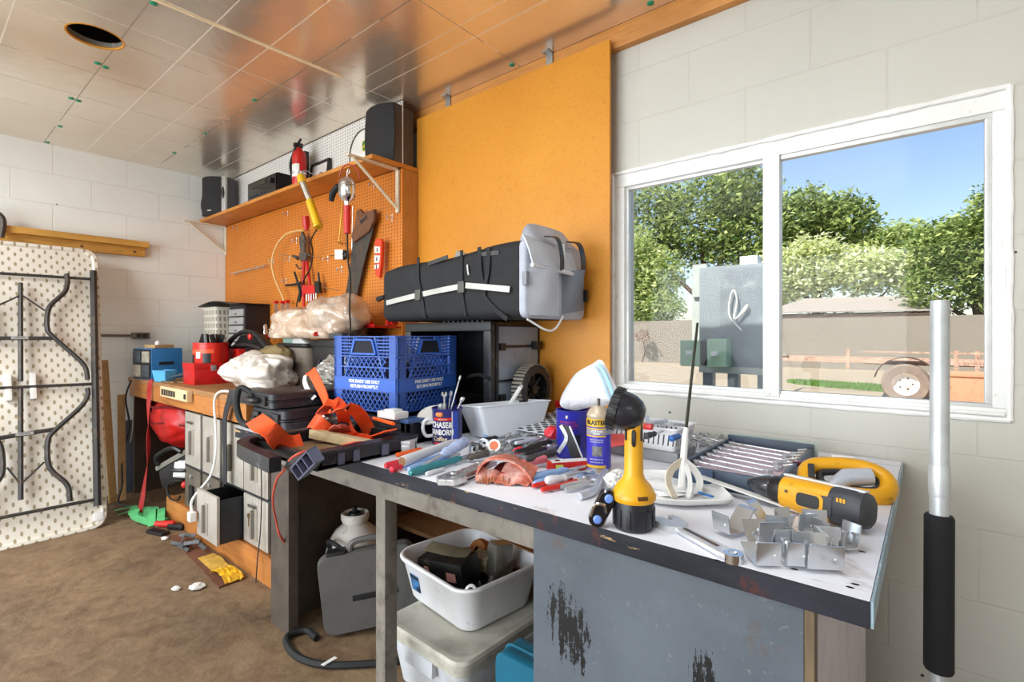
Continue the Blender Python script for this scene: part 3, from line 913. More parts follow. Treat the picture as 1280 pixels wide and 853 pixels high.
# ---------------------------------------------------------------- pegboard, shelf and what they carry
def pegboard(name, base, dark, hole):
    t = NT(name)
    sp = t.n('SeparateXYZ'); t.l(t.coord(), sp.inputs[0])
    a = t.math('SUBTRACT', t.math('FRACT', t.math('DIVIDE', sp.outputs[0], .0254)), .5)
    b = t.math('SUBTRACT', t.math('FRACT', t.math('DIVIDE', sp.outputs[2], .0190)), .5)
    b = t.math('MULTIPLY', b, .75)
    d = t.math('LESS_THAN', t.math('ADD', t.math('MULTIPLY', a, a), t.math('MULTIPLY', b, b)), .026)
    c = t.ramp(t.noise(2, 5), [(.3, base), (.7, dark)])
    t.color(t.mix(d, c, hole)); t.set(Roughness=.5)
    t.bump(t.math('SUBTRACT', 0, d), .5, .004)
    return t.m
PY0 = 1.735
pb = thing('pegboard', 'orange brown pegboard panel with a shelf over it behind the cluttered bench', 'pegboard', (-3.3, 1.75, .85))
S().bb((LX + .003, PY0, .85), (-2.203, PY0 + .006, 2.058), bev=.001).build('board', pegboard('orange_pegboard', 'D27E24', 'C6701C', '5F3512'), pb, True, 0)
S().bb((-2.222, PY0 + .006, ZL + .01), (-2.203, 1.842, 2.058), bev=.001).build('side_board', wood('peg_side_board', 'A9692B', 'C98A45', 2), pb, True)
S().bb((LX + .003, PY0, 2.084), (-2.203, PY0 + .006, 2.425)).build('white_board', pegboard('white_pegboard', 'E4E2DE', 'D8D5CF', '6B655E'), pb, True, 0)
sh = thing('wall_shelf', 'long orange wooden shelf over the pegboard carrying speakers and stereo', 'shelf', (-3.3, 1.63, 2.07))
S().bb((LX + .004, 1.54, 2.06), (-2.2, 1.842 - .108, 2.082), bev=.002).bb((-2.26, 1.72, 2.06), (-2.2, 1.842, 2.082)).build('shelf_board', wood('shelf_timber', 'B86E24', 'D48C3A', 0), sh, True)
m_brk = mat('cream_bracket', 'D9CDB4', .5)
for x in (-2.235, LX + .03):
    s = S()
    s.bb((x - .012, 1.42, 2.048), (x + .012, 1.73, 2.058)).bb((x - .012, 1.722, 1.82), (x + .012, 1.733, 2.058))
    s.tube([(x, 1.45, 2.05), (x, 1.727, 1.84)], .008, 6)
    s.build('bracket', m_brk, sh, True)
# speakers: bowed black grille, silver and black cabinet
def speaker(name, label, B, th, w, d, z0, h, silver):
    r = thing(name, label, 'speaker', (B[0], B[1], z0), th, 'speakers on the wall shelf')
    # local x along the face towards the right front corner, local y away from the viewer
    s = S()
    s.bb((-w, .0, 0), (0, d, h), bev=.004)
    s.build('cabinet', mat('dark_speaker_cabinet', '47444A', .45, var=.1), r)
    poly = []
    for i in range(11):
        f = i / 10
        bul = .012 * math.sin(PI * f) if not silver else .016 * (math.sin(3.3 * f + .2) ** 2)
        poly.append((-w - bul * .6 + .004, f * h, bul))
    g = S()
    K = 12
    fr = []
    for i in range(15):
        f = i / 14
        e = .014 * (math.exp(-((f - .3) / .16) ** 2)) - .006 if silver else .012 * math.sin(PI * f) - .004
        row = [(-w - e, -.006, f * h * .985 + .003)]
        for j in range(1, K):
            u = j / K
            row.append((-w - e + (w * (.86 if silver else 1) + 2 * e) * u, -.006 - .03 * math.sin(PI * u) , f * h * .985 + .003))
        row.append((-w * (.14 if silver else 0) + e, -.006, f * h * .985 + .003))
        fr.append(row)
    g.loft([q + [(q[-1][0], .001, q[-1][2]), (q[0][0], .001, q[0][2])] for q in fr])
    g.build('grille', mat('black_speaker_cloth', '1D1C1E', .75, var=.2, vs=60, bump=.3, bs=300), r)
    if silver:
        q = S(); q.bb((-w * .14, -.012, .0), (.004, .01, h), bev=.003)
        q.build('side_trim', mat('silver_trim', 'B9B8B6', .3, .6), r)
        q = S(); q.tube([(-w * .07, -.013, h * .42), (-w * .06, -.018, h * .58), (-w * .07, -.013, h * .72)], [.004, .012, .004], 8)
        q.build('trim_recess', m_black, r)
        S().bb((-w * .6, -.042, h * .1), (-w * .45, -.038, h * .12)).build('badge', m_white, r)
    return r
speaker('speaker', 'black and silver speaker on the shelf end nearest the far wall', (-4.2, 1.61), math.radians(26.5), .22, .12, 2.082, .30, True)
speaker('speaker', 'plain dark grey speaker on the shelf end beside the tall orange board', (-2.2, 1.68), math.radians(5), .225, .14, 2.082, .315, False)
st = thing('stereo', 'black stereo unit on the shelf beside the silver trimmed speaker', 'stereo', (-3.5, 1.6, 2.082))
S().bb((-3.73, 1.58, 2.084), (-3.3, 1.72, 2.224), bev=.004).build('case', m_black, st, True)
S().bb((-3.725, 1.572, 2.095), (-3.305, 1.582, 2.22), bev=.002).build('front_panel', mat('gloss_black', '101012', .12), st, True)
S().bb((-3.69, 1.569, 2.175), (-3.45, 1.573, 2.2)).build('display', mat('dim_display', '2F2A26', .1), st, True)
S().cyl((-3.36, 1.575, 2.18), (-3.36, 1.555, 2.18), .018).build('knob', m_black, st, True)
for k in range(5):
    S().box((-3.68 + k * .05, 1.57, 2.12), (.03, .006, .007)).build('button', m_dkgrey, st, True)
# fire extinguisher
ex = thing('fire_extinguisher', 'red fire extinguisher standing on the shelf beside the black stereo', 'extinguisher', (-3.09, 1.64, 2.082))
EX = TR((-3.09, 1.62, 2.084))
S().lathe([(0, 0), (.04, 0), (.043, .01), (.043, .2), (.036, .228), (.018, .245), (.015, .26)], 24, EX).build('cylinder', m_redm, ex, True)
S().box((-3.09, 1.62, 2.355), (.035, .03, .03), bev=.005).tube([(-3.125, 1.62, 2.37), (-3.055, 1.61, 2.385)], .008, 6).cyl((-3.09, 1.6, 2.355), (-3.09, 1.585, 2.355), .014).build('valve', m_black, ex, True)
S().lathe([(.0445, .085), (.0445, .1)], 24, EX, (False, False)).lathe([(.0448, .085), (.0448, .1)], 24, EX, (False, False)).build('strap_clamp', m_steel, ex, True)
S().bb((-3.2, 1.66, 2.15), (-3.1, 1.69, 2.34), bev=.003).build('wall_bracket', m_black, ex, True)
S().tube(catmull([(-3.115, 1.61, 2.35), (-3.165, 1.6, 2.25), (-3.155, 1.61, 2.15)], 5), .009, 8).build('hose', m_rubber, ex, True)
s = S(); s.sheet(lambda u, v: (-3.09 + .0438 * math.cos(-2.1 + 1.6 * u), 1.62 + .0438 * math.sin(-2.1 + 1.6 * u), 2.11 + .08 * v + .04), 8, 1)
s.build('label_sticker', m_white, ex, True)
# framed picture
fp = thing('picture_frame', 'small black framed drawing leaning at the back of the shelf by the extinguisher', 'frame', (-2.98, 1.71, 2.083))
FM = TR((-3.005, 1.698, 2.083), (math.radians(-6), 0, 0))
s = S()
for a, b in (((-.11, -.008, 0), (.11, .008, .016)), ((-.11, -.008, .164), (.11, .008, .18)), ((-.11, -.008, 0), (-.094, .008, .18)), ((.094, -.008, 0), (.11, .008, .18))):
    s.bb(a, b, FM, .002)
s.build('frame', m_black, fp, True)
pp = S().bb((-.095, 0, .012), (.095, .006, .168), FM).build('picture', mat('drawing_paper', 'CFCBC6', .6, var=.12, vs=40), fp, True)
s = S()
s.tube([FM @ Vector((.02 + .03 * math.cos(a / 8 * PI), -.001, .07 + .035 * math.sin(a / 8 * PI))) for a in range(17)], .004, 5)
s.tube([FM @ Vector((-.03 + .02 * math.cos(a / 8 * PI), -.001, .05 + .025 * math.sin(a / 8 * PI))) for a in range(17)], .004, 5)
s.build('ink_marks', mat('grey_ink', '6d6a6a', .6), pp, True)
# round tin sign with a green and yellow badge
sg = thing('round_sign', 'round white metal sign with green and yellow deer badge behind the shelf end', 'sign', (-2.53, 1.715, 2.21))
SM = basis((-2.54, 1.722, 2.215), (1, 0, 0), (0, 0, 1), (0, -1, 0))
S().lathe([(.0, 0), (.13, 0), (.13, .006), (0, .007)], 40, SM).build('disc', mat('white_enamel', 'E3E1DC', .35), sg, True)
S().lathe([(.128, -.002), (.136, -.002), (.136, .011), (.128, .011)], 40, SM, (False, False)).build('rim', mat('grey_rim', '77726C', .4, .5), sg, True)
bd = S().prism(rrect(.062, .062, .016), .002, SM @ TR((.025, .035, .0065))).build('badge', mat('badge_yellow', 'E9C51D', .4), sg, True)
S().prism(rrect(.055, .055, .014), .002, SM @ TR((.025, .035, .0072))).build('badge_field', mat('badge_green', '2E7A35', .4), bd, True)
s = S()
DM = SM @ TR((.025, .035, .0095))
s.strap([DM @ Vector(p) for p in ((-.02, -.008, 0), (-.006, .0, 0), (.008, -.002, 0), (.014, .006, 0))], .009, .001, DM.to_3x3() @ Vector((0, 1, 0)), k=4)
for a, b in (((-.018, -.006), (-.022, -.02)), ((-.012, -.004), (-.006, -.018)), ((.008, -.004), (.02, -.014)), ((.012, .006), (.016, .018)), ((.01, .006), (.004, .016)), ((.014, .014), (.02, .012))):
    s.tube([DM @ Vector((a[0], a[1], 0)), DM @ Vector((b[0], b[1], 0))], .0018, 5)
s.build('leaping_deer', mat('badge_yellow', 'E9C51D', .4), bd, True)
ls = S(); text(ls, 'JOHN DEERE', .02, SM @ TR((0, -.055, .0075)), .0004)
ls.build('sign_lettering', m_black, sg, True)
# hooks left empty on the pegboard
hk = [(-3.343,1.7,1.79), (-3.444,1.7,1.674), (-3.682,1.7,1.685), (-2.946,1.7,1.627), (-2.79,1.7,1.549), (-2.46,1.7,2.008), (-2.29,1.7,1.793), (-3.467,1.7,1.993), (-4.301,1.7,2.011), (-3.49,1.7,1.528), (-3.235,1.7,1.734)]
for i, p in enumerate(hk):
    s = S()
    s.tube(catmull([(p[0], PY0, p[2] + .012), (p[0], PY0 - .025, p[2] + .008), (p[0], PY0 - .035, p[2] - .005), (p[0], PY0 - .034, p[2] + .018)], 4), .0024, 6)
    s.tube([(p[0], PY0 - .002, p[2] + .03), (p[0], PY0 - .002, p[2] - .012)], .0024, 6)
    tag(s.build('peg_hook', m_steel), 'empty steel hook in the orange pegboard', 'hook', 'empty hooks on the orange pegboard')
for p, L in (((-2.817,1.7,1.428), .09), ((-3.432,1.7,1.701), .07), ((-3.032,1.7,1.651), .08)):
    s = S(); s.tube([(p[0], PY0, p[2]), (p[0] - .01, PY0 - L, p[2] + .01), (p[0] - .012, PY0 - L - .008, p[2] + .02)], .0022, 6)
    tag(s.build('peg_rod', m_steel), 'long straight steel rod hook in the orange pegboard', 'hook', 'long rod hooks on the orange pegboard')
s = S(); a, b = (-4.332,1.7,1.649), (-3.758,1.7,1.663)
s.tube([(a[0], PY0 - .03, a[2]), (b[0], PY0 - .03, b[2])], .004, 6)
for k in range(6):
    q = Vector(a).lerp(Vector(b), k / 5)
    s.tube([(q.x, PY0, q.z + .01), (q.x, PY0 - .03, q.z), (q.x, PY0 - .045, q.z - .02 - .01 * (k % 2))], .003, 6)
tag(s.build('hook_rail', m_steel), 'small steel rail of hooks on the pegboard nearest the far wall', 'hook rail')
# yellow fluorescent work light hung over the shelf edge
yl = thing('work_light', 'yellow tube work light with clear window hanging before the extinguisher', 'work light', (-2.798,1.47,2.057))
P0, P1, P2, P3 = (Vector(q) for q in ((-2.788,1.47,2.073), (-2.77,1.47,2.024), (-2.709,1.48,1.915), (-2.632,1.49,1.756)))
S().tube([P0, P0.lerp(P1, .15), P1.lerp(P0, .1), P1], [.018, .024, .024, .022], 12).build('end_cap', m_yellow, yl, True)
S().tube([P1, P2], .017, 12).build('lamp_window', mat('clear_lamp_tube', 'CFC9BB', .12, var=.25, vs=30), yl, True)
s = S()
for k in (-1, 0, 1):
    o = Vector((.8, .6, 0)) * .012 * k + Vector((.6, -.8, 0)) * .013
    s.tube([P1 + o, P2 + o], .0025, 5)
s.build('cage_bar', mat('grey_wire', '77736D', .4, .6), yl, True)
pts = [P2.lerp(P3, i / 16) for i in range(17)]
s = S(); s.tube(pts, [.021 + .0018 * (i % 2) + (.004 if i > 14 else 0) for i in range(17)], 12)
s.build('handle', m_yellow, yl, True)
s = S(); s.tube([P0, P0 + Vector((0, 0, .02)), P0 + Vector((.0, .03, .035)), P0 + Vector((0, .085, .02))], .003, 6)
s.build('hook', m_steel, yl, True)
s = S(); s.tube(catmull([P3, (-2.91,1.6,1.734), (-3.035,1.68,1.679), (-3.065,1.68,1.585), (-3.164,1.69,1.515), (-3.248,1.69,1.388), (-3.269,1.69,1.282)], 5), .0045, 6)
s.build('cord', m_rubber, yl, True)
# trouble lamp: chrome cage, red handle
tl = thing('trouble_lamp', 'caged trouble lamp with chrome reflector and red handle hanging from the shelf edge', 'work light', (-2.308,1.47,1.931))
T = Vector((-2.308,1.47,1.923)); Bq = Vector((-2.315,1.47,1.85))
TM = TR((-2.315,1.47,1.842))
S().lathe([(0, .118), (.012, .117), (.03, .107), (.038, .09), (.039, .04), (.033, .018), (.02, .006), (.017, -.002)], 24, TM).build('reflector', m_chrome, tl, True)
s = S()
for a in range(6):
    q = a * PI / 3 + .3
    s.tube([TM @ Vector((r * math.cos(q), r * math.sin(q), z)) for r, z in ((.018, 0), (.036, .016), (.0425, .04), (.042, .092), (.033, .11), (.008, .124))], .0018, 5)
for z in (.03, .08):
    s.tube([TM @ Vector((.043 * math.cos(a * PI / 10), .043 * math.sin(a * PI / 10), z)) for a in range(20)], .0016, 5, True)
s.tube(catmull([TM @ Vector(q) for q in ((0, 0, .122), (0, 0, .15), (.012, 0, .165), (.022, .0, .15), (.014, 0, .14))], 4), .0025, 6)
s.build('wire_cage', m_steel, tl, True)
S().lathe([(.014, .0), (.014, -.022), (.017, -.022), (.017, 0)], 16, TM).build('collar', m_chrome, tl, True)
S().lathe([(.0, -.022), (.019, -.022), (.02, -.04), (.017, -.05), (.0185, -.075), (.0185, -.11), (.016, -.14), (.0175, -.165), (0, -.166)], 16, TM).build('handle', m_red, tl, True)
h0 = TM @ Vector((0, 0, -.165))
s = S(); s.tube(catmull([h0, (-2.308,1.47,1.54), (-2.271,1.46,1.434), (-2.247,1.44,1.29), (-2.209,1.42,1.189), (-2.205,1.4,1.118), (-2.265,1.42,1.07)], 6), .005, 6)
s.build('cord', m_rubber, tl, True)
s = S()
s.tube(catmull([(-2.422,1.49,1.992), (-2.392,1.49,2.036), (-2.325,1.49,2.039), (-2.26,1.49,2.004), (-2.247,1.5,1.951)], 5), .004, 6)
tag(s.build('cable_loop', mat('red_cable', 'A23A2A', .5)), 'loop of red cable hung over the shelf edge behind the caged lamp', 'cable')
s = S(); M = aim((-2.559,1.52,1.893), (-2.503,1.52,1.954))
s.tube(catmull([(-2.551,1.52,1.892), (-2.535,1.52,1.933), (-2.479,1.52,1.967)], 4), [.013, .016, .017, .018, .018, .017, .017, .016, .012], 8)
tag(s.build('rubber_grip', m_rubber), 'short black rubber grip hanging beside the caged lamp', 'grip')
s = S(); s.tube([(-2.729,1.7,1.958), (-2.764,1.7,1.721)], .004, 6)
s.tube([(-2.773,1.7,1.718), (-2.729,1.7,1.703)], .007, 8)
tag(s.build('brass_rod', mat('brass', 'C08A35', .35, .7)), 'slim brass rod hanging on the pegboard beside the red lamp handle', 'rod')
s = S(); s.tube([(-2.619,1.7,1.912), (-2.628,1.7,1.658)], .003, 6)
tag(s.build('steel_rod', m_steel), 'slim steel rod hanging behind the red lamp handle', 'rod')
# handsaw
sw = thing('handsaw', 'old handsaw with rust brown handle hanging on the pegboard', 'saw', (-2.507,1.7,1.7))
K = basis((0, 1.70, 0), (1, 0, 0), (0, 0, 1), (0, -1, 0))
bl = [(-2.399,1.7,1.831), (-2.422,1.7,1.735), (-2.483,1.7,1.615), (-2.546,1.7,1.464), (-2.578,1.7,1.373), (-2.628,1.7,1.281), (-2.695,1.7,1.273), (-2.72,1.7,1.303), (-2.661,1.7,1.505), (-2.628,1.7,1.63), (-2.619,1.7,1.728)]
S().prism([(p[0], p[2]) for p in bl], .002, K).build('blade', mat('dull_saw_steel', '4B4743', .4, .55, var=.2, vs=14, dirt='6E4A30', damt=.35), sw, True)
hd = [(-2.392,1.7,1.857), (-2.392,1.7,1.799), (-2.445,1.7,1.738), (-2.595,1.7,1.692), (-2.619,1.7,1.733), (-2.578,1.7,1.802), (-2.562,1.7,1.874), (-2.53,1.7,1.879), (-2.499,1.7,1.851), (-2.437,1.7,1.855)]
S().prism([(p[0], p[2]) for p in hd], .022, K @ TR((0, 0, -.008)), bev=.004).build('handle', mat('rusty_brown_handle', '6A4228', .6, var=.3, vs=30, bump=.4), sw, True)
hb = [(-2.53,1.7,1.809), (-2.46,1.7,1.831), (-2.452,1.7,1.816), (-2.514,1.7,1.789)]
S().prism([(p[0], p[2]) for p in hb], .0236, K @ TR((0, 0, -.0088))).build('hand_hole', m_black, sw, True)
# red bolt cutters
bc = thing('bolt_cutter', 'red handled bolt cutters hanging jaws up on the pegboard', 'cutter', (-3.152,1.7,1.568))
q = lambda *a: a[0]
S().tube([(-3.183,1.7,1.665), (-3.193,1.7,1.508), (-3.183,1.7,1.328)], [.009, .011, .009], 10).build('handle', m_redm, bc, True)
S().tube([(-3.162,1.7,1.674), (-3.122,1.7,1.539), (-3.071,1.7,1.334)], [.009, .011, .009], 10).build('handle', m_redm, bc, True)
S().prism([(p[0], p[2]) for p in ((-3.225,1.7,1.797), (-3.183,1.7,1.834), (-3.152,1.7,1.793), (-3.152,1.7,1.683), (-3.204,1.7,1.689))], .014, K, bev=.002).cyl((-3.146,1.68,1.764), (-3.192,1.705,1.773), .012).prism([(p[0], p[2]) for p in ((-3.214,1.7,1.7), (-3.122,1.7,1.691), (-3.132,1.7,1.639), (-3.204,1.7,1.646))], .02, K, bev=.002).build('jaws', m_iron, bc, True)
s = S(); s.tube([(-3.032,1.63,1.904), (-3.041,1.64,1.837)], [.022, .022], 14); s.tube([(-3.041,1.64,1.837), (-3.041,1.64,1.816)], [.016, .012], 12)
tag(s.build('red_grip', m_red), 'short red plastic grip hanging behind the yellow work light', 'grip')
s = S(); s.tube(catmull([(-3.146,1.68,1.836), (-3.25,1.68,1.845), (-3.361,1.67,1.836), (-3.465,1.66,1.782), (-3.535,1.66,1.706), (-3.547,1.66,1.635), (-3.521,1.67,1.539), (-3.449,1.68,1.435), (-3.435,1.69,1.391)], 6), .0065, 8)
tag(s.build('clear_hose', mat('yellowed_hose', 'D8B375', .35, var=.1)), 'yellowed clear hose curving down the pegboard', 'hose')
s = S(); s.tube(catmull([(-3.299,1.7,1.687), (-3.235,1.7,1.67), (-3.204,1.7,1.636), (-3.193,1.7,1.603), (-3.246,1.7,1.597), (-3.289,1.7,1.627)], 5), .006, 8); s.tube([(-3.332,1.7,1.691), (-3.267,1.7,1.663)], .009, 8)
tag(s.build('pipe_clamp', m_iron), 'small iron clamp hanging against the bolt cutter jaws', 'clamp')
s = S(); s.tube([(-3.421,1.7,1.496), (-3.332,1.7,1.495), (-3.214,1.7,1.499)], [.009, .008, .012], 8); s.tube([(-3.31,1.7,1.58), (-3.267,1.7,1.507), (-3.225,1.7,1.435), (-3.246,1.7,1.373)], [.007, .008, .013, .006], 8)
tag(s.build('caulking_gun', m_black), 'black caulking gun hanging crossways beside the red cutter handles', 'tool')
hx = thing('hex_key_set', 'red hex key holder hanging beside the red cutter handles', 'hex keys', (-3.062,1.7,1.447))
S().prism([(p[0], p[2]) for p in ((-3.162,1.7,1.479), (-3.022,1.7,1.471), (-3.013,1.7,1.419), (-3.152,1.7,1.421))], .02, K, bev=.002).build('holder', m_red, hx, True)
for k in range(5):
    a = (-3.132,1.7,1.425); b = (-3.013,1.7,1.419)
    f = k / 4
    x = a[0] + (b[0] - a[0]) * f
    S().tube([(x, 1.69, a[2] + .01), (x, 1.69, a[2] - .055 + .012 * f)], .0028, 6).build('hex_key', m_steel, hx, True)
s = S(); s.prism([(p[0], p[2]) for p in ((-3.013,1.7,1.496), (-2.965,1.7,1.487), (-2.955,1.7,1.416), (-3.003,1.7,1.419))], .022, K, bev=.003); s.tube([(-3.003,1.7,1.551), (-2.993,1.7,1.479)], [.006, .009], 8)
tag(s.build('screwdriver_holder', m_black), 'black holder with a screwdriver standing in it beside the red hex keys', 'holder')
ch = thing('chalk_reel', 'black line reel with a square white sticker hanging under the caged lamp', 'reel', (-2.712,1.7,1.639))
S().ball((-2.696,1.69,1.631), (.035, .016, .03), 3).tube([(-2.799,1.7,1.638), (-2.871,1.7,1.645)], .0025, 5).build('body', m_black, ch, True)
o = S().prism([(p[0], p[2]) for p in ((-2.764,1.7,1.668), (-2.678,1.7,1.659), (-2.678,1.7,1.602), (-2.764,1.7,1.61))], .002, basis((0, 1.672, 0), (1, 0, 0), (0, 0, 1), (0, -1, 0))).build('sticker', m_white, ch, True)
s = S(); c0 = Vector((-2.671,1.669,1.626))
s.tube(catmull([c0 + Vector(q) for q in ((.008, 0, .012), (-.004, 0, .012), (-.006, 0, .004), (.006, 0, -.002), (.004, 0, -.011), (-.008, 0, -.011))], 4), .002, 5)
s.build('sticker_mark', m_black, o, True)
lv = thing('torpedo_level', 'small red and white torpedo level hanging on the pegboard beside the black organiser', 'level', (-2.347,1.7,1.593))
LP = [(-2.377,1.7,1.671), (-2.362,1.7,1.688), (-2.326,1.7,1.683), (-2.311,1.7,1.664), (-2.318,1.7,1.546), (-2.333,1.7,1.467), (-2.369,1.7,1.483)]
S().prism([(p[0], p[2]) for p in LP], .02, K, bev=.003).build('body', mat('orange_red_plastic', 'E0431F', .4), lv, True)
for a, b, c, d in (((-2.377,1.7,1.645), (-2.326,1.7,1.639), (-2.326,1.7,1.604), (-2.377,1.7,1.609)), ((-2.377,1.7,1.596), (-2.326,1.7,1.59), (-2.333,1.7,1.551), (-2.377,1.7,1.555)), ((-2.377,1.7,1.542), (-2.333,1.7,1.543), (-2.34,1.7,1.521), (-2.377,1.7,1.52))):
    pn = S().prism([(p[0], p[2]) for p in (a, b, c, d)], .001, K @ TR((0, 0, .0205))).build('scale_panel', m_white, lv, True)
    m1 = [(a[0] + c[0]) / 2, (a[2] + c[2]) / 2]
    S().prism([(m1[0] - .004, m1[1] - .011), (m1[0] + .006, m1[1] - .011), (m1[0] + .004, m1[1] + .011), (m1[0] - .004, m1[1] + .009)], .0006, K @ TR((0, 0, .0215))).build('scale_mark', m_black, pn, True)
# red tray under the pegboard with orange and blue straps on it
rt = thing('pegboard_tray', 'red metal tray fixed low on the pegboard behind the blue crate', 'tray', (-2.364,1.68,1.194))
a, b = (-2.566,1.66,1.2), (-2.094,1.66,1.195)
S().bb((-2.6, 1.56, 1.192), (-2.21, 1.733, 1.2)).bb((-2.6, 1.56, 1.192), (-2.21, 1.564, 1.212)).build('tray', m_redm, rt, True)
for i, (p, mm, lb) in enumerate((((-2.381,1.62,1.228), mat('orange_red_plastic', 'E0431F', .4), 'bundle of orange red webbing on the red pegboard tray'), ((-2.381,1.59,1.219), mat('blue_webbing', '3E6C9E', .6), 'small roll of blue webbing on the red pegboard tray'), ((-2.168,1.64,1.216), m_red, 'red plastic clip on the red pegboard tray near the organiser'))):
    s = S(); s.ball((p[0], p[1], 1.222), (.05 - .012 * i, .035, .028), 3, .5, 2.5, i + 2, flat=.021)
    tag(s.build('webbing_bundle' if i < 2 else 'plastic_clip', mm), lb, 'webbing' if i < 2 else 'clip')
s = S(); s.cyl((-2.46, 1.66, 1.20), (-2.46, 1.66, 1.285), .014)
tag(s.build('socket_tube', m_iron), 'short grey steel tube standing on the red pegboard tray beside the saw tip', 'tube')

# ---------------------------------------------------------------- under and on the timber bench
def wrinkle(s, c, r, seed=0, sub=4, amp=.25, fr=1.6, wr=.12, wf=5.0, flat=None, m=None, warp=(1, 1, 1), knot=None):
    """A crumpled bag or cloth bundle: a lump with ridged folds."""
    t = bmesh.new()
    bmesh.ops.create_icosphere(t, subdivisions=sub, radius=1)
    R = Vector(r)
    so = Vector((seed * 1.7, seed * .9, seed * 2.1))
    vs = []
    for v in t.verts:
        d = v.co.normalized()
        q = 1 + amp * noise.noise(d * fr + so)
        w = Vector((d.x * warp[0], d.y * warp[1], d.z * warp[2])) * wf + so
        if knot:
            ax = Vector(knot).normalized()
            e1 = ax.orthogonal().normalized()
            e2 = ax.cross(e1)
            ph = math.atan2(d.dot(e2), d.dot(e1)) + .5 * noise.noise(d * 2 + so)
            th = math.acos(max(-1, min(1, d.dot(ax))))
            w = Vector((math.cos(ph), math.sin(ph), th * .35)) * wf + so
        w += (.35 if knot else 1) * Vector((noise.noise(w * .5), noise.noise(w * .5 + Vector((9, 0, 0))), noise.noise(w * .5 + Vector((0, 9, 0))))) * 1.5
        q -= wr * (abs(noise.noise(w)) * 1.6 + .6 * abs(noise.noise(w * 2.1)) - .4)
        p = Vector((d.x * R.x, d.y * R.y, d.z * R.z)) * q
        if flat is not None and p.z < -flat:
            p.z = -flat
        vs.append(Vector(c) + p)
    t.verts.index_update()
    s._add(vs, [[v.index for v in f.verts] for f in t.faces], m)
    t.free()
    return s
# grey fronted drawers
t = NT('ribbed_grey_drawer')
sp = t.n('SeparateXYZ'); t.l(t.coord(), sp.inputs[0])
gr = t.math('LESS_THAN', t.math('FRACT', t.math('DIVIDE', sp.outputs[0], .034)), .09)
c = t.ramp(t.noise(5, 5), [(.3, 'A8A096'), (.7, 'C4BDB3')])
c = t.mix(t.ramp(t.noise(30, 5, .8, t.coord((1, 1, .3))), [(.6, (0, 0, 0)), (.75, (.6, .6, .6))]), c, '7A6C5C')
t.color(t.mix(t.math('MULTIPLY', gr, .45), c, '6E665C')); t.set(Roughness=.42, Metallic=.25)
t.bump(t.math('SUBTRACT', 0, gr), .6, .004)
m_drw = t.m
t = NT('ribbed_brown_drawer')
sp = t.n('SeparateXYZ'); t.l(t.coord(), sp.inputs[0])
gr = t.math('LESS_THAN', t.math('FRACT', t.math('DIVIDE', sp.outputs[0], .034)), .14)
c = t.ramp(t.noise(7, 5), [(.3, '4F473D'), (.7, '6F665A')])
t.color(t.mix(t.math('MULTIPLY', gr, .6), c, '2E2922')); t.set(Roughness=.5)
t.bump(t.math('SUBTRACT', 0, gr), .6, .004)
m_drb = t.m
m_drcase = mat('dark_drawer_case', '23262A', .5)
def drawer(label, x0, x1, z0, z1, fy, style):
    r = thing('file_drawer', label, 'drawer', ((x0 + x1) / 2, fy, z0), 0, 'drawers under the timber bench')
    cx = (x0 + x1) / 2
    s = S()
    for a, b in (((x0 + .006, fy + .012, z0 + .004), (x0 + .012, fy + .5, z1 - .02)), ((x1 - .012, fy + .012, z0 + .004), (x1 - .006, fy + .5, z1 - .02)), ((x0 + .006, fy + .012, z0 + .002), (x1 - .006, fy + .5, z0 + .008)), ((x0 + .006, fy + .494, z0 + .004), (x1 - .006, fy + .5, z1 - .02))):
        s.bb(a, b)
    s.build('drawer_body', m_drcase, r, True)
    S().bb((x0, fy, z0), (x1, fy + .014, z1), bev=.003).build('drawer_front', m_drb if style == 'brown' else m_drw, r, True)
    h = z1 - z0
    hz = z0 + h * .42
    if style == 'brown':
        S().bb((cx - .03, fy - .012, hz - .07), (cx + .03, fy, hz + .04), bev=.006).build('handle', m_black, r, True)
    else:
        q = S().bb((cx - .022, fy - .004, hz - .07), (cx + .022, fy + .002, hz + .085), bev=.002).build('handle_plate', mat('handle_plate', 'B9B2A6', .35, .5), r, True)
        S().bb((cx - .02, fy - .018, hz - .062), (cx - .006, fy - .003, hz + .075), bev=.004).build('handle_grip', mat('handle_grip', '98938B', .35, .5), q, True)
    if style in ('lock', 'key', 'brown'):
        k = S().cyl((cx - .01, fy, z0 + h * .82), (cx - .01, fy - .01, z0 + h * .82), .012, n=14).build('lock', m_steel, r, True)
        if style != 'brown':
            S().bb((cx - .05, fy - .016, z0 + h * .82 - .006), (cx + .02, fy - .01, z0 + h * .82 + .006), bev=.003).build('latch', m_iron, k, True)
    if style == 'key':
        S().lathe([(0, -.002), (.013, -.002), (.013, .002), (0, .002)], 14, TR((cx - .045, fy - .012, z0 + h * .6), (PI / 2, 0, 0))).bb((cx - .049, fy - .013, z0 + h * .38), (cx - .041, fy - .011, z0 + h * .58)).build('key', mat('brass_key', '9A7A45', .35, .7), r, True)
    return r
cols = [(-3.422, -3.185), (-3.15, -2.912), (-2.878, -2.625), (-2.617, -2.36)]
ul = ['grey ribbed drawer in the upper row nearest the red bag, with a lock', 'grey ribbed drawer in the upper row behind the white cord', 'grey ribbed drawer in the upper row beside the hanging black strap', 'grey ribbed drawer in the upper row nearest the grey bench']
ll = ['dark brown ribbed drawer in the lower row nearest the clothes iron', 'dark brown ribbed drawer in the lower row behind the white plug', 'grey lower drawer pulled out from the row, dark side showing', 'grey lower drawer with a hanging key nearest the grey bench']
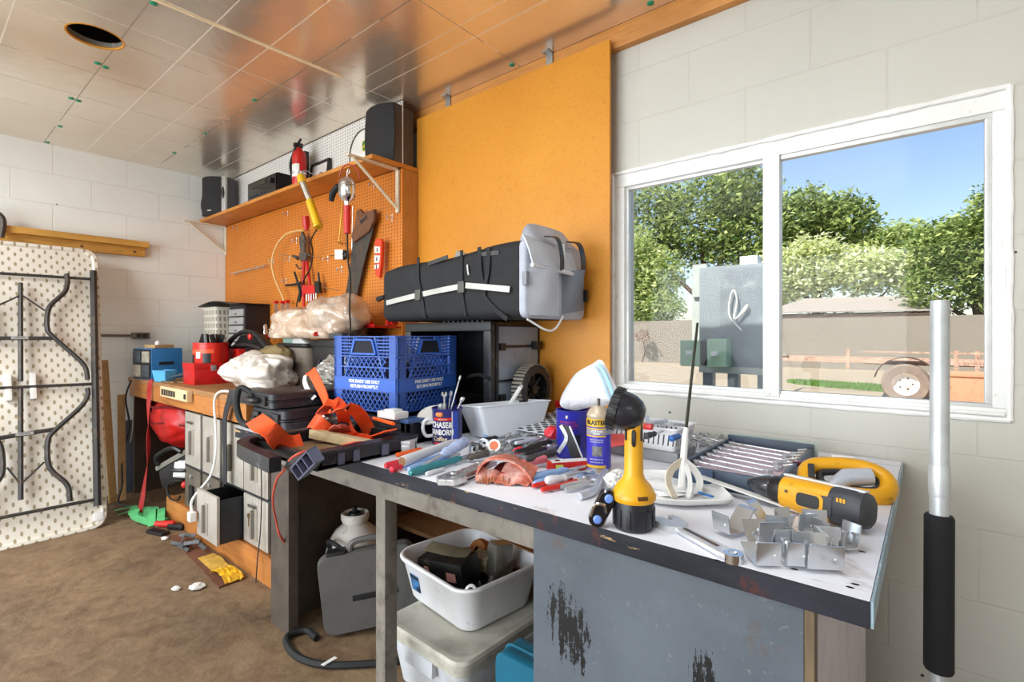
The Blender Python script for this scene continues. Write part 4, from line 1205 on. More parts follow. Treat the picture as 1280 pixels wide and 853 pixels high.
for i, (a, b) in enumerate(cols):
    drawer(ul[i], a, b, .39, .70, 1.085, 'lock' if i == 0 else 'plain')
    drawer(ll[i], a, b, .142, .375, .965 if i == 2 else 1.085, ('brown', 'brown', 'plain', 'key')[i])
s = S(); s.bb((-3.425, 1.09, .377), (-2.325, 1.66, .388))
for x in (-3.167, -2.895):
    s.bb((x - .012, 1.095, .135), (x + .012, 1.66, .815))
o = s.build('drawer_rack', mat('black_rack', '222326', .5), wb, True)
# power strip on the front rail
ps = thing('power_strip', 'beige power strip with dark sockets screwed to the timber bench front', 'power strip', (-3.476,1.075,0.779))
a, b = (-3.717,1.07,0.801), (-3.315,1.07,0.759)
L = Vector(b) - Vector(a)
M = basis(a, (1, 0, 0), (0, 0, 1), (0, -1, 0))
S().bb((0, -.03, 0), (L.x + .06, .035, .03), M, .005).build('strip_body', mat('beige_plastic', 'D9BE92', .5), ps, True)
for k in range(6):
    S().bb((.03 + k * .042, -.018, .029), (.03 + k * .042 + .03, .018, .032), M, .002).build('socket', m_black, ps, True)
S().bb((L.x + .02, -.015, .029), (L.x + .045, .015, .035), M, .003).build('switch', m_black, ps, True)
# red bag, vacuum case and iron under the bench
s = S()
wrinkle(s, (-4.12, 1.27, .56), (.3, .15, .2), 3, 4, .1, 1.2, .12, 2.4, warp=(.4, .4, 2.4))
rbag = s.build('nylon_bag', mat('red_nylon', 'C31D1A', .4, var=.15), smooth=80)
tag(rbag, 'red nylon bundle tied with straps stuffed under the timber bench', 'bag')
sv = S()
for z in (.55, .66):
    sv.tube([(-4.12 + .29 * math.cos(a / 12 * PI), 1.27 + .15 * math.sin(a / 12 * PI), z + .01 * math.sin(a)) for a in range(24)], .008, 6, True)
sv.build('binding_strap', mat('dark_red_strap', '7A1414', .6), rbag, True)
vc = thing('tool_case', 'tilted black and grey tool case under the red bundle beside the clothes iron', 'case', (-3.75, 1.25, .14))
M = TR((-3.72, 1.24, .285), (0, math.radians(-24), math.radians(12)))
S().box((0, 0, 0), (.38, .26, .13), M, .03).build('case_body', m_black, vc, True)
S().box((-.0, 0, .08), (.4, .27, .035), M, .015).build('case_lid', mat('grey_green_lid', '77756A', .5), vc, True)
S().tube(catmull([M @ Vector(q) for q in ((-.14, -.14, .09), (-.1, -.16, .14), (.08, -.16, .14), (.14, -.14, .09))], 5), .014, 8).build('carry_handle', m_black, vc, True)
ir = thing('clothes_iron', 'small white clothes iron lying against the dark brown drawer', 'iron', (-3.5, 1.13, .3))
M = TR((-3.49, 1.15, .33), (math.radians(80), 0, math.radians(35)))
S().prism([(-.09, -.05), (.0, -.055), (.09, 0), (0, .055), (-.09, .05)], .02, M, bev=.004).build('sole_plate', m_chrome, ir, True)
S().prism([(-.085, -.045), (0, -.048), (.07, 0), (0, .048), (-.085, .045)], .045, M @ TR((0, 0, .02)), bev=.012).build('body', m_white, ir, True)
S().tube(catmull([M @ Vector(q) for q in ((-.075, 0, .06), (-.06, 0, .1), (.02, 0, .1), (.045, 0, .06))], 5), .011, 8).build('handle', m_black, ir, True)
tag(S().ball((-3.47, 1.1, .25), .022, 2).cyl((-3.47, 1.1, .25), (-3.46, 1.14, .22), .008).build('round_stopper', m_red), 'round red knob lying by the clothes iron under the bench', 'knob')
s = S(); s.tube(catmull([(-3.5, 1.1, .27), (-3.6, 1.06, .25), (-3.62, 1.05, .2), (-3.56, 1.05, .16), (-3.5, 1.07, .155), (-3.46, 1.07, .19)], 6), .006, 6)
tag(s.build('iron_cord', m_rubber), 'black cord looping out under the bench beside the tilted case', 'cord')
# red strap hanging to the floor, green straps, floor litter
s = S(); s.strap([(-3.98, 1.1, .853), (-3.98, 1.06, .845), (-3.985, 1.052, .72), (-3.97, 1.045, .6), (-3.99, 1.05, .5), (-3.95, 1.04, .36), (-3.97, 1.03, .22), (-3.92, 1.0, .1), (-3.86, .97, .02), (-3.8, .96, .006)], .026, .003, [(1, 0, 0), (.3, .9, 0), (1, 0, 0), (.3, -.9, 0), (1, .2, 0), (.2, .9, 0), (1, 0, 0)])
tag(s.build('red_strap', mat('dark_red_web', 'A3211D', .7)), 'long dark red strap hanging from the timber bench down to the floor', 'strap')
s = S()
rr = random.Random(11)
for k in range(7):
    a = rr.uniform(-.5, .8)
    c0 = Vector((-3.82 + rr.uniform(-.12, .12), .98 + rr.uniform(-.07, .07), .012))
    s.strap([c0 + Vector((-.2 * math.cos(a), -.1 * math.sin(a), 0)), c0 + Vector((-.08, .02, .012 + .004 * k)), c0 + Vector((.06, -.02, .006 + .005 * k)), c0 + Vector((.17 * math.cos(a), .12 * math.sin(a), 0))], .04, .003, Vector((.1, .9, .12)))
tag(s.build('green_webbing', mat('green_webbing', '5DBB78', .6, var=.25)), 'tangle of green webbing on the floor under the far end of the bench', 'webbing')
tl2 = thing('floor_tool', 'red and black hand tool lying on the floor below the red strap', 'tool', (-3.48, 1.02, 0))
M = aim((-3.58, .98, .022), (-3.42, 1.07, .022))
S().tube([M @ Vector((0, 0, 0)), M @ Vector((.08, .01, 0)), M @ Vector((.13, 0, .01))], [.016, .02, .014], 10).build('handle', m_red, tl2, True)
S().box((.15, 0, -.004), (.1, .05, .03), M, .008).build('head', m_black, tl2, True)
s = S(); s.box((-3.45, .955, .012), (.14, .05, .02), bev=.006, rot=(0, 0, .3))
tag(s.build('pry_handle', m_black), 'black handle lying on the floor in front of the red hand tool', 'tool')
fb = S(); fb.prism([(-3.36, .98), (-2.49, .925), (-2.51, 1.05), (-2.9, 1.06), (-3.3, 1.062)], .008)
tag(fb.build('floor_board', mat('red_brown_sheet', '6B4330', .7, var=.2, dirt='4A3020', damt=.5)), 'thin red brown board lying on the floor before the drawers', 'board')
s = S()
s.sheet(lambda u, v: (-2.9 + .24 * u, .975 + .075 * v - .01 * u, .0095 + .012 * math.sin(PI * u) * v + .004 * noise.noise(Vector((u * 6, v * 4, 0)))), 12, 6, .0012)
tag(s.build('paper_sheet', mat('yellowed_paper', 'C39A3E', .7, var=.3, vs=20, dirt='5C5140', damt=.4)), 'yellowed printed sheet lying on the thin red brown board', 'paper')
s = S()
s.sheet(lambda u, v: (-2.66 + .17 * u, .95 + .085 * v, .012 + .03 * (math.sin(PI * u) ** .5) * (1 - .3 * v) + .012 * noise.noise(Vector((u * 7, v * 7, 3)))), 14, 10, .0015)
tag(s.build('crumpled_packet', mat('bright_yellow_packet', 'E5AE20', .5, var=.25, vs=25)), 'crumpled bright yellow packet at the near end of the thin board', 'packet')
s = S()
for k in range(9):
    a = rr.uniform(0, PI)
    c0 = Vector((-3.1 + rr.uniform(-.09, .09), 1.0 + rr.uniform(-.035, .035), .014 + .004 * k))
    d = Vector((math.cos(a) * .08, math.sin(a) * .03, .004))
    s.strap([c0 - d, c0, c0 + d], .018, .003, Vector((0, .6, .6)))
tag(s.build('strap_scraps', mat('grey_scraps', '4A4A4C', .5, var=.5, vs=40)), 'grey black heap of metal banding scraps on the thin board', 'scraps')
for i, (x, y, r, lb) in enumerate(((-2.632, .80, .018, 'small pale paper scrap on the floor farther from the grey bench post'), (-2.575, .862, .03, 'larger white paper scrap on the floor beside the smaller one'), (-3.33, .955, .02, 'pale scrap on the far corner of the thin floor board'))):
    s = S(); s.ball((x, y, r * .35), (r * 1.3, r, r * .4), 2, .5, 2, i + 4, flat=r * .3)
    tag(s.build('paper_scrap', m_white), lb, 'scrap')
# cords over the front
s = S(); s.tube(catmull([(-2.62, 1.2, .856), (-2.75, 1.1, .862), (-2.86, 1.065, .856), (-2.9, 1.055, .8), (-2.87, 1.05, .68), (-2.865, 1.05, .55), (-2.885, 1.03, .42), (-2.89, .95, .32), (-2.87, .94, .255)], 6), .0062, 8)
wc = s.build('extension_cord', m_white)
tag(wc, 'white extension cord hanging over the drawers with its plug end loose', 'cord')
S().bb((-2.892, .925, .215), (-2.85, .955, .262), bev=.006).build('plug', m_white, wc, True)
s = S(); s.strap([(-2.44, 1.06, .86), (-2.56, 1.03, .862), (-2.68, 1.045, .83), (-2.75, 1.05, .74), (-2.755, 1.05, .64), (-2.75, 1.05, .52), (-2.755, 1.05, .40)], .045, .004, [(.3, .9, 0), (1, 0, 0), (1, 0, 0), (1, 0, 0)])
tag(s.build('black_strap', mat('black_webbing', '26272B', .7)), 'wide black strap hanging over the bench edge in front of the upper drawers', 'strap')
s = S(); s.tube(catmull([(-2.38, 1.065, .75), (-2.4, 1.07, .6), (-2.39, 1.07, .45), (-2.4, 1.07, .25), (-2.385, 1.05, .13), (-2.38, 1.04, .02)], 6), .0028, 6)
tag(s.build('thin_wire', m_rubber), 'thin black wire hanging before the drawer with the key', 'wire')
# ---- on top
bx = thing('parts_organizer', 'blue plastic parts organizer with dark label panel at the bench end under the outlet', 'organizer', (-4.22, 1.15, ZL), math.radians(16))
M = TR((-4.14, 1.108, ZL), (0, 0, math.radians(16)))
m_blue = mat('blue_plastic', '2F7FC4', .4, var=.1)
S().bb((-.208, 0, 0), (0, .215, .215), M, .006).build('case', m_blue, bx, True)
S().bb((-.2, -.002, .004), (-.004, .0, .21), M).build('dark_front', m_black, bx, True)
for i in range(2):
    for j in range(2):
        q = S().bb((-.19 + i * .1, -.012, .018 + j * .1), (-.105 + i * .095, -.001, .1 + j * .095), M, .003).build('label_panel', mat('dark_label', '3B4148', .5, var=.4, vs=60) if (i + j) % 2 else mat('tan_label', '9A9384', .5, var=.3, vs=60), bx, True)
S().bb((-.0, .05, .1), (.004, .15, .12), M).build('grip_slot', m_black, bx, True)
s = S(); s.bb((-.13, .03, .217), (-.01, .16, .24), M, .002)
tag(s.build('cardboard_pad', mat('tan_cardboard', 'A98A5E', .8)), 'flat tan cardboard box lying on the blue parts organizer', 'box')
s = S(); s.lathe([(0, .2405), (.016, .2405), (.016, .255), (.006, .268), (0, .268)], 14, M @ TR((-.03, .06, 0)))
tag(s.build('thimble', m_white), 'small white thimble shaped cap standing on the tan cardboard box', 'cap')
s = S()
M = TR((-3.93, 1.125, ZL), (0, 0, math.radians(20)))
s.loft([[(x, y, 0) for x, y in rrect(.10, .07, .008)], [(x, y, .075) for x, y in rrect(.125, .09, .01)], [(x, y, .075) for x, y in rrect(.118, .083, .01)], [(x, y, .006) for x, y in rrect(.094, .064, .008)]], m=M)
tag(s.build('parts_bin', mat('light_blue_plastic', '57A9DE', .4)), 'light blue open parts bin beside the blue organizer', 'bin')
s = S(); M = aim((-3.95, 1.3, .9), (-3.62, 1.4, .99))
s.tube([M @ Vector((i * .042, .01 * math.sin(i * 1.7), .008 * math.cos(i))) for i in range(10)], [.05, .065, .07, .066, .072, .07, .068, .07, .064, .055], 14)
tag(s.build('paper_roll', mat('cream_paper', 'D2C3AA', .8, var=.12, bump=.5, bs=30), smooth=60), 'crumpled roll of cream paper behind the red toolbox', 'paper')
s = S(); s.prism([(0, 0), (.2, -.02), (.24, .14), (.06, .16)], .003, TR((-3.86, 1.13, .875), (.25, -.15, .2)))
tag(s.build('metal_sheet', mat('dull_sheet_metal', '77767A', .4, .6)), 'grey sheet metal offcut leaning between the light blue bin and red toolbox', 'sheet')
s = S()
rr = random.Random(5)
for k in range(8):
    x, y = rr.uniform(-4.05, -3.7), rr.uniform(1.1, 1.2)
    s.box((x, y, ZL + .004), (rr.uniform(.03, .09), .02, .006), rot=(0, 0, rr.uniform(0, 3)))
tag(s.build('bench_scraps', mat('wood_scraps', '8A6A44', .8, var=.4, vs=20)), 'scraps of wood and card on the timber bench before the red toolbox', 'scraps', kind='stuff')
# red toolbox with a red tin and a smaller red box on it
tb = thing('toolbox', 'long red metal toolbox carrying a red tin near the timber bench edge', 'toolbox', (-3.56, 1.36, ZL))
S().bb((-3.66, 1.15, ZL), (-3.47, 1.62, .955), bev=.004).build('body', m_redm, tb, True)
S().bb((-3.665, 1.145, .945), (-3.463, 1.625, .978), bev=.006).build('lid', m_redm, tb, True)
for y in (1.24, 1.5):
    S().bb((-3.464, y, .93), (-3.456, y + .03, .965), bev=.002).build('latch', m_steel, tb, True)
tc = thing('tin', 'round red tin with printed label standing on the long red toolbox', 'tin', (-3.56, 1.275, .979))
M = TR((-3.56, 1.275, .979))
S().lathe([(0, 0), (.098, 0), (.1, .004), (.1, .118), (.103, .121), (.103, .126), (.098, .126), (.098, .02), (0, .02)], 32, M).build('can', mat('red_tin', 'CF2A1E', .3, var=.08), tc, True)
def wrap(s, M, r, a0, a1, z0, z1, n=8):
    s.sheet(lambda u, v: M @ Vector((r * math.cos(a0 + (a1 - a0) * u), r * math.sin(a0 + (a1 - a0) * u), z0 + (z1 - z0) * v)), n, 1)
    return s
wrap(S(), M, .1012, -1.9, -.2, .06, .085).build('label_band', mat('orange_band', 'E2552B', .4), tc, True)
wrap(S(), M, .1015, -1.25, -.95, .028, .07).build('white_patch', m_white, tc, True)
wrap(S(), M, .1013, -1.85, -1.45, .0, .05).build('dark_patch', m_black, tc, True)
wrap(S(), M, .1013, -.8, -.35, .0, .06).build('dark_patch', m_black, tc, True)
s = S()
for k in range(6):
    a = k * 1.1
    s.box((-3.56 + .05 * math.cos(a), 1.275 + .05 * math.sin(a), 1.1), (.035, .02, .12), rot=(.25 * math.cos(a), .25 * math.sin(a), a), bev=.004)
tag(s.build('black_clips', m_black), 'black plastic pieces sticking out of the round red tin', 'clips')
rb2 = thing('small_box', 'smaller red plastic box on the far end of the red toolbox', 'box', (-3.5, 1.46, .979))
S().bb((-3.6, 1.4, .979), (-3.452, 1.57, 1.06), bev=.006).build('body', m_red, rb2, True)
S().bb((-3.603, 1.397, 1.045), (-3.449, 1.573, 1.064), bev=.004).build('lid', m_red, rb2, True)
# basket, drawer unit and board over them
bk = thing('storage_basket', 'beige perforated storage basket on a black box behind the round red tin', 'basket', (-4.3, 1.6, .85))
o = S(); o.bb((-4.4, 1.52, ZL), (-4.14, 1.72, 1.1), bev=.004)
tag(o.build('black_box', m_black), 'black box under the beige basket at the back of the bench', 'box')
t = NT('beige_lattice')
sp = t.n('SeparateXYZ'); t.l(t.coord(), sp.inputs[0])
a = t.math('ABSOLUTE', t.math('SUBTRACT', t.math('FRACT', t.math('DIVIDE', t.math('ADD', sp.outputs[0], sp.outputs[1]), .03)), .5))
b = t.math('ABSOLUTE', t.math('SUBTRACT', t.math('FRACT', t.math('DIVIDE', sp.outputs[2], .05)), .5))
d = t.math('MULTIPLY', t.math('LESS_THAN', a, .25), t.math('LESS_THAN', b, .32))
t.color(t.mix(d, 'CFC9BC', '8D8474')); t.set(Roughness=.5); t.bump(t.math('SUBTRACT', 0, d), .6, .006)
s = S(); s.loft([[(-4.27 + x, 1.62 + y, 1.102) for x, y in rrect(.23, .19, .015)], [(-4.27 + x, 1.62 + y, 1.36) for x, y in rrect(.26, .215, .02)], [(-4.27 + x, 1.62 + y, 1.36) for x, y in rrect(.25, .205, .02)], [(-4.27 + x, 1.62 + y, 1.11) for x, y in rrect(.22, .18, .015)]])
s.build('basket_body', t.m, bk, True)
s = S(); s.tube([(-4.27 + x, 1.62 + y, 1.36) for x, y in rrect(.262, .217, .02)], .006, 6, True)
s.build('rim', mat('beige_rim', 'D6D0C4', .5), bk, True)
du = thing('drawer_unit', 'black unit of small grey drawers standing against the pegboard', 'drawer unit', (-3.87, 1.65, ZL))
S().bb((-4.005, 1.56, ZL), (-3.735, 1.73, 1.372), bev=.004).build('cabinet', m_black, du, True)
for k in range(8):
    z = .87 + k * .06
    q = S().bb((-3.995, 1.55, z), (-3.75, 1.562, z + .05), bev=.003).build('drawer', mat('clear_grey_drawer', '9C9B99', .3, var=.15, vs=50), du, True)
    S().bb((-3.89, 1.543, z + .012), (-3.855, 1.551, z + .02)).build('pull', mat('grey_pull', '6E6C6A', .4), q, True)
s = S(); s.sheet(lambda u, v: (-4.45 + .75 * u, 1.5 + .22 * v, 1.378 + .03 * math.sin(PI * min(1, u * 1.25)) * (1 - .2 * v) - .0 * u), 16, 4, .006)
tag(s.build('bowed_sheet', m_black), 'thin bowed black panel lying across the basket and small drawers', 'panel')
# long wrenches and red clamps hanging beyond them
for i, (px0, px1, lb) in enumerate(((320, 316.5, 'long steel wrench hanging nearest the small drawer unit'), (325, 323.5, 'middle of the three long steel wrenches hanging under the pegboard edge'), (328.5, 331.5, 'long steel wrench hanging nearest the red spring clamps'))):
    pass
for (A, B, lb) in (((-3.875,1.7,1.381), (-3.928,1.7,1.16), 'long steel wrench hanging nearest the small drawer unit'), ((-3.809,1.7,1.372), (-3.828,1.7,1.16), 'middle one of three long steel wrenches hanging low on the pegboard'), ((-3.777,1.7,1.371), (-3.72,1.7,1.159), 'long steel wrench hanging nearest the red tipped clamps')):
    A, B = Vector(A), Vector(B)
    s = S()
    s.tube([A, A.lerp(B, .12), A.lerp(B, .2), A.lerp(B, .85), A.lerp(B, .93), B], [.022, .026, .014, .013, .02, .017], 10, flat=.4)
    tag(s.build('long_wrench', m_steel), lb, 'wrench')
def spring_clamp(A, B, lb):
    A, B = Vector(A), Vector(B)
    r = thing('spring_clamp', lb, 'clamp', A, 0, 'spring clamps under the pegboard')
    d = (B - A).normalized()
    w = Vector((1, 0, 0))
    S().box((0, 0, 0), (.028, .03, .022), TR(A), .006).build('jaw_tip', m_red, r, True)
    S().strap([A, A.lerp(B, .35) + w * .008, A.lerp(B, .7)], .02, .004, Vector((0, 1, 0)), k=3).strap([A, A.lerp(B, .35) - w * .012, A.lerp(B, .7) - w * .03], .02, .004, Vector((0, 1, 0)), k=3).build('arm', m_steel, r, True)
    for q in (0, 1):
        a, b = A.lerp(B, .66) - w * .03 * q, B - w * .034 * q
        S().tube([a, a.lerp(b, .5), b], [.011, .013, .011], 10).build('grip', m_red, r, True)
spring_clamp((-3.551,1.69,1.385), (-3.516,1.69,1.226), 'red tipped spring clamp with both grips showing, nearest the long wrenches')
spring_clamp((-3.458,1.69,1.381), (-3.412,1.69,1.236), 'second red tipped spring clamp from the long wrenches')
spring_clamp((-3.39,1.69,1.383), (-3.345,1.69,1.246), 'red tipped spring clamp farthest from the long wrenches')
for k, px in enumerate((331, 338)):
    c0 = (-3.657,1.66,1.142) if k == 0 else (-3.571,1.66,1.142)
    tag(S().ball(c0, (.018, .018, .014), 2).cyl((c0[0], c0[1], c0[2]), (c0[0], 1.735, c0[2] + .01), .005).build('hanging_ball', m_red), ['red knob on a peg below the long wrenches', 'second red knob on a peg next to the grey bag'][k], 'knob')
# black handle frame with red button
bh = thing('power_tool', 'black bow handled power tool with a red button behind the smaller red box', 'power tool', (-3.127,1.33,1.054))
def arc(a, b, c, y, n=7):
    return catmull([a, b, c], n)
S().tube(catmull([(-3.645,1.4,1.062), (-3.555,1.4,1.127), (-3.396,1.4,1.172), ((-3.246,1.4,1.171)), (-3.092,1.38,1.13), (-2.946,1.36,1.071)], 6), .017, 10, flat=.8).build('bow_handle', m_rubber, bh, True)
S().tube(catmull([(-3.697,1.42,1.05), (-3.542,1.42,1.08), (-3.326,1.4,1.093), (-3.113,1.38,1.077), (-2.936,1.36,1.052)], 6), .015, 10, flat=.8).build('lower_bow', m_rubber, bh, True)
BP = [(-3.53,1.44,1.159), (-3.316,1.44,1.159), (-3.161,1.44,1.07), (-3.183,1.44,0.941), (-3.656,1.44,0.92), (-3.696,1.44,1.05)]
S().prism([(p[0], p[2]) for p in BP], .07, basis((0, 1.44, 0), (1, 0, 0), (0, 0, 1), (0, -1, 0)) @ TR((0, 0, -.07)), bev=.01).build('body', m_black, bh, True)
c0 = Vector((-3.291,1.4,1.144))
S().lathe([(0, .0), (.02, 0), (.02, .012), (.012, .018), (0, .018)], 18, basis(c0 + Vector((0, .04, 0)), (1, 0, 0), (0, 0, 1), (0, -1, 0)) @ TR((0, 0, .03))).build('red_button', m_red, bh, True)
S().lathe([(0, 0), (.025, 0), (.025, .055), (.022, .06), (0, .06)], 16, TR((-2.914,1.35,1.016))).build('teal_cap', mat('teal_cap', '3F7F83', .4), bh, True)
# tool bag
tg = thing('tool_bag', 'grey brown canvas tool bag holding teal and white cases behind the white plastic bag', 'bag', (-2.76, 1.5, ZL))
m_canvas = mat('taupe_canvas', '776C60', .85, var=.15, bump=.5, bs=150)
s = S(); s.loft([[(-2.77 + x, 1.51 + y, z) for x, y in rrect(w, d, .04)] for w, d, z in ((.32, .2, ZL), (.35, .23, ZL + .08), (.34, .22, ZL + .2), (.345, .22, ZL + .25))] + [[(-2.77 + x, 1.51 + y, ZL + .25) for x, y in rrect(.32, .2, .04)], [(-2.77 + x, 1.51 + y, ZL + .02) for x, y in rrect(.30, .18, .04)]])
s.build('body', m_canvas, tg, True)
s = S(); s.tube([(-2.77 + x, 1.51 + y, ZL + .25) for x, y in rrect(.345, .222, .04)], .012, 8, True)
s.build('rim', m_black, tg, True)
s = S(); s.strap([(-2.82, 1.39, ZL + .14), (-2.79, 1.37, ZL + .17), (-2.72, 1.37, ZL + .168), (-2.69, 1.39, ZL + .14)], .02, .004, Vector((0, 0, 1)))
s.build('pocket_strap', m_black, tg, True)
S().bb((-2.86, 1.4, ZL + .05), (-2.68, 1.396, ZL + .14), bev=.001).build('pocket', mat('taupe_pocket', '685E53', .85), tg, True)
tag(S().box((-2.88, 1.47, ZL + .24), (.10, .06, .14), rot=(.1, 0, .1), bev=.012).build('teal_case', mat('pale_teal_plastic', '93B5A6', .4)), 'pale teal plastic case standing in the canvas tool bag', 'case')
s = S(); s.loft([[(x, y, -.05) for x, y in rrect(.17, .06, .02)], [(x, y, .02) for x, y in rrect(.17, .06, .02)], [(x - .03, y, .045) for x, y in rrect(.09, .05, .02)]], m=TR((-2.72, 1.45, ZL + .25), (0, .08, 0)))
tag(s.build('white_case', m_white), 'white plastic case lying in the canvas tool bag beside the teal one', 'case')
bb2 = thing('black_bin', 'black plastic box behind the blue milk crate under the clear bag', 'box', (-2.4, 1.5, ZL))
S().bb((-2.59, 1.43, ZL), (-2.24, 1.7, 1.11), bev=.015).build('body', m_black, bb2, True)
S().bb((-2.6, 1.42, 1.09), (-2.23, 1.71, 1.13), bev=.01).build('lid', m_black, bb2, True)
for k in range(3):
    S().tube([(-2.57 + k * .1, 1.425, .92), (-2.5 + k * .1, 1.425, 1.02)], .006, 6).build('side_rib', m_dkgrey, bb2, True)
# bags
m_film = mat('clear_dusty_film', 'BFA58F', .25, var=.15, vs=7, dirt='E6DACD', damt=.5, ds=12, coat=.6)
s = S(); wrinkle(s, (-2.72, 1.52, 1.2), (.4, .2, .13), 5, 5, .26, 1.3, .13, 3.2, flat=.065, knot=(.2, -.5, .8)); wrinkle(s, (-2.42, 1.5, 1.24), (.17, .16, .13), 8, 4, .3, 1.3, .16, 3.0, flat=.1, knot=(-.2, -.6, .8))
tag(s.build('plastic_bag', m_film, smooth=80), 'large dusty clear plastic bag lying over the tool bag and black box', 'bag')
tag(S().cyl((-2.5, 1.38, 1.155), (-2.42, 1.36, 1.16), .012).build('red_marker', m_red), 'small red tipped stick under the edge of the large clear bag', 'marker')
tag(S().box((-2.3, 1.44, 1.149), (.12, .1, .03), bev=.01).build('tape_case', m_dkgrey), 'dark flat case under the near end of the large clear bag', 'case')
s = S(); wrinkle(s, (-2.83, 1.27, .94), (.235, .16, .12), 2, 5, .32, 1.4, .17, 3.2, flat=.092, knot=(-.35, -.55, .75)); wrinkle(s, (-2.74, 1.235, .985), (.10, .09, .06), 7, 4, .3, 1.4, .2, 3.0, knot=(.3, -.5, .8))
tag(s.build('plastic_bag', mat('white_shopping_bag', 'D9D2C9', .35, var=.1, vs=8, coat=.3), smooth=80), 'crumpled white plastic bag at the bench edge beside the red toolbox', 'bag')
s = S(); wrinkle(s, (-2.86, 1.36, 1.03), (.15, .07, .07), 9, 4, .2, 1.5, .1, 3)
tag(s.build('olive_cloth', mat('olive_cloth', '7D6A47', .9, bump=.4)), 'bunched olive cloth behind the crumpled white plastic bag', 'cloth')
s = S(); wrinkle(s, (-2.25, 1.4, .955), (.15, .13, .1), 14, 5, .25, 1.6, .16, 3.2, flat=.09)
tag(s.build('plastic_bag', mat('crinkled_grey_film', '8C8880', .15, var=.4, vs=30, coat=.8), smooth=50), 'crinkled grey film bag squeezed between the tool cases and blue crate', 'bag')

# ---------------------------------------------------------------- where the two benches meet
m_case = mat('scuffed_black_case', '202126', .42, var=.2, dirt='54535A', damt=.25, ds=20, bump=.15, bs=120)
def tool_case(label, c, w, d, h, rz, latch=True):
    r = thing('tool_case', label, 'case', c, rz, 'black tool cases stacked at the bench corner')
    s = S()
    for z0, z1, k in ((0, h * .48, 0), (h * .52, h, 0), (h * .46, h * .54, .006)):
        s.loft([[(x, y, z0) for x, y in rrect(w - .012, d - .012, .03)], [(x, y, z0 + (z1 - z0) * .12) for x, y in rrect(w + k, d + k, .034)], [(x, y, z1 - (z1 - z0) * .12) for x, y in rrect(w + k, d + k, .034)], [(x, y, z1) for x, y in rrect(w - .012, d - .012, .03)]])
    s.build('shell', m_case, r)
    for x in (-w * .28, w * .28):
        S().box((x, -d / 2 - .004, h * .5), (.05, .014, h * .6), bev=.004).build('latch', m_black, r)
    S().tube(catmull([(-w * .17, -d / 2, h * .5), (-w * .15, -d / 2 - .035, h * .5), (w * .15, -d / 2 - .035, h * .5), (w * .17, -d / 2, h * .5)], 5), .011, 8).build('handle', m_black, r)
    return r
tool_case('lower one of two black tool cases stacked at the bench corner', (-2.07, 1.15, ZB + .001), .26, .42, .084, math.radians(4))
tool_case('upper one of two black tool cases, under the white plastic bag', (-2.09, 1.13, ZB + .087), .26, .4, .062, math.radians(-5))
s = S(); s.bb((-2.53, .98, ZL + .001), (-2.225, 1.12, ZL + .055), bev=.006)
tag(s.build('holster', m_case), 'black belt holster lying over the end of the timber bench front rail', 'holster')
s = S(); s.tube(catmull([(-2.2, .95, .905), (-2.25, .92, .93), (-2.24, .9, .87), (-2.2, .9, .8), (-2.12, .9, .79)], 6), .013, 8)
tag(s.build('rubber_hose', m_rubber), 'short black hose curling over the front of the stacked tool cases', 'hose')
# upturned case lid used as a tray at the bench edge
lt = thing('lid_tray', 'upturned black case lid with a thick handle overhanging the bench edge, straps lying in it', 'tray', (-1.5, .9, ZB))
m_lid = mat('black_lid_plastic', '1E1F24', .4, var=.15, dirt='5B5A62', damt=.2, ds=15)
s = S()
s.bb((-1.69, .735, ZB + .001), (-1.31, 1.09, ZB + .012))
s.bb((-1.69, .735, ZB), (-1.665, 1.09, ZB + .052), bev=.004).bb((-1.335, .735, ZB), (-1.31, 1.09, ZB + .052), bev=.004).bb((-1.69, 1.068, ZB), (-1.31, 1.09, ZB + .052), bev=.004).bb((-1.69, .735, ZB), (-1.31, .757, ZB + .04), bev=.004)
s.bb((-1.7, .74, ZB + .042), (-1.655, 1.09, ZB + .054), bev=.004).bb((-1.345, .74, ZB + .042), (-1.3, 1.09, ZB + .054), bev=.004)
s.build('tray_shell', m_lid, lt, True)
s = S()
s.strap([(-1.675, .80, ZB + .03), (-1.685, .735, ZB + .03), (-1.665, .69, ZB + .029), (-1.60, .672, ZB + .026), (-1.40, .664, ZB + .02)], .042, .034, (0, 0, 1), k=4)
s.build('handle_bar', m_lid, lt, True)
s = S()
ea, eb = Vector((-1.181,0.66,0.855)), Vector((-1.26,0.66,0.8))
eu = (ea - eb).normalized(); ev = Vector((.45, -.89, 0)); ew = eu.cross(ev).normalized(); ev = ew.cross(eu).normalized()
HM = basis(ea.lerp(eb, .5), eu, ew, ev)
eL = (ea - eb).length
for k in range(4):
    s.box((-eL / 2 + k * eL / 3, 0, 0), (.004, .036, .03), HM)
s.box((0, .018, 0), (eL + .004, .004, .03), HM).box((0, -.018, 0), (eL + .004, .004, .03), HM)
s.build('ribbed_end', mat('edge_worn_black', '5A5E74', .35), lt, True)
s = S(); s.box((0, 0, -.012), (eL, .034, .004), HM)
s.build('end_cavity', m_black, lt, True)
s = S(); s.tube([ea.lerp(eb, .5) - ev * .016, Vector((-1.36, .70, ZB + .02)), Vector((-1.335, .76, ZB + .03))], [.024, .026, .024], 8)
s.build('handle_bend', m_lid, lt, True)
for y, w in ((.80, .02), (.85, .02), (.95, .025)):
    S().bb((-1.309, y, ZB + .008), (-1.304, y + w, ZB + .042)).build('side_rib', mat('edge_worn_black', '3C3E4C', .35), lt, True)
s = S(); s.prism([(-1.64, .79), (-1.36, .8), (-1.37, 1.04), (-1.63, 1.02)], .004, TR((0, 0, ZB + .0125)))
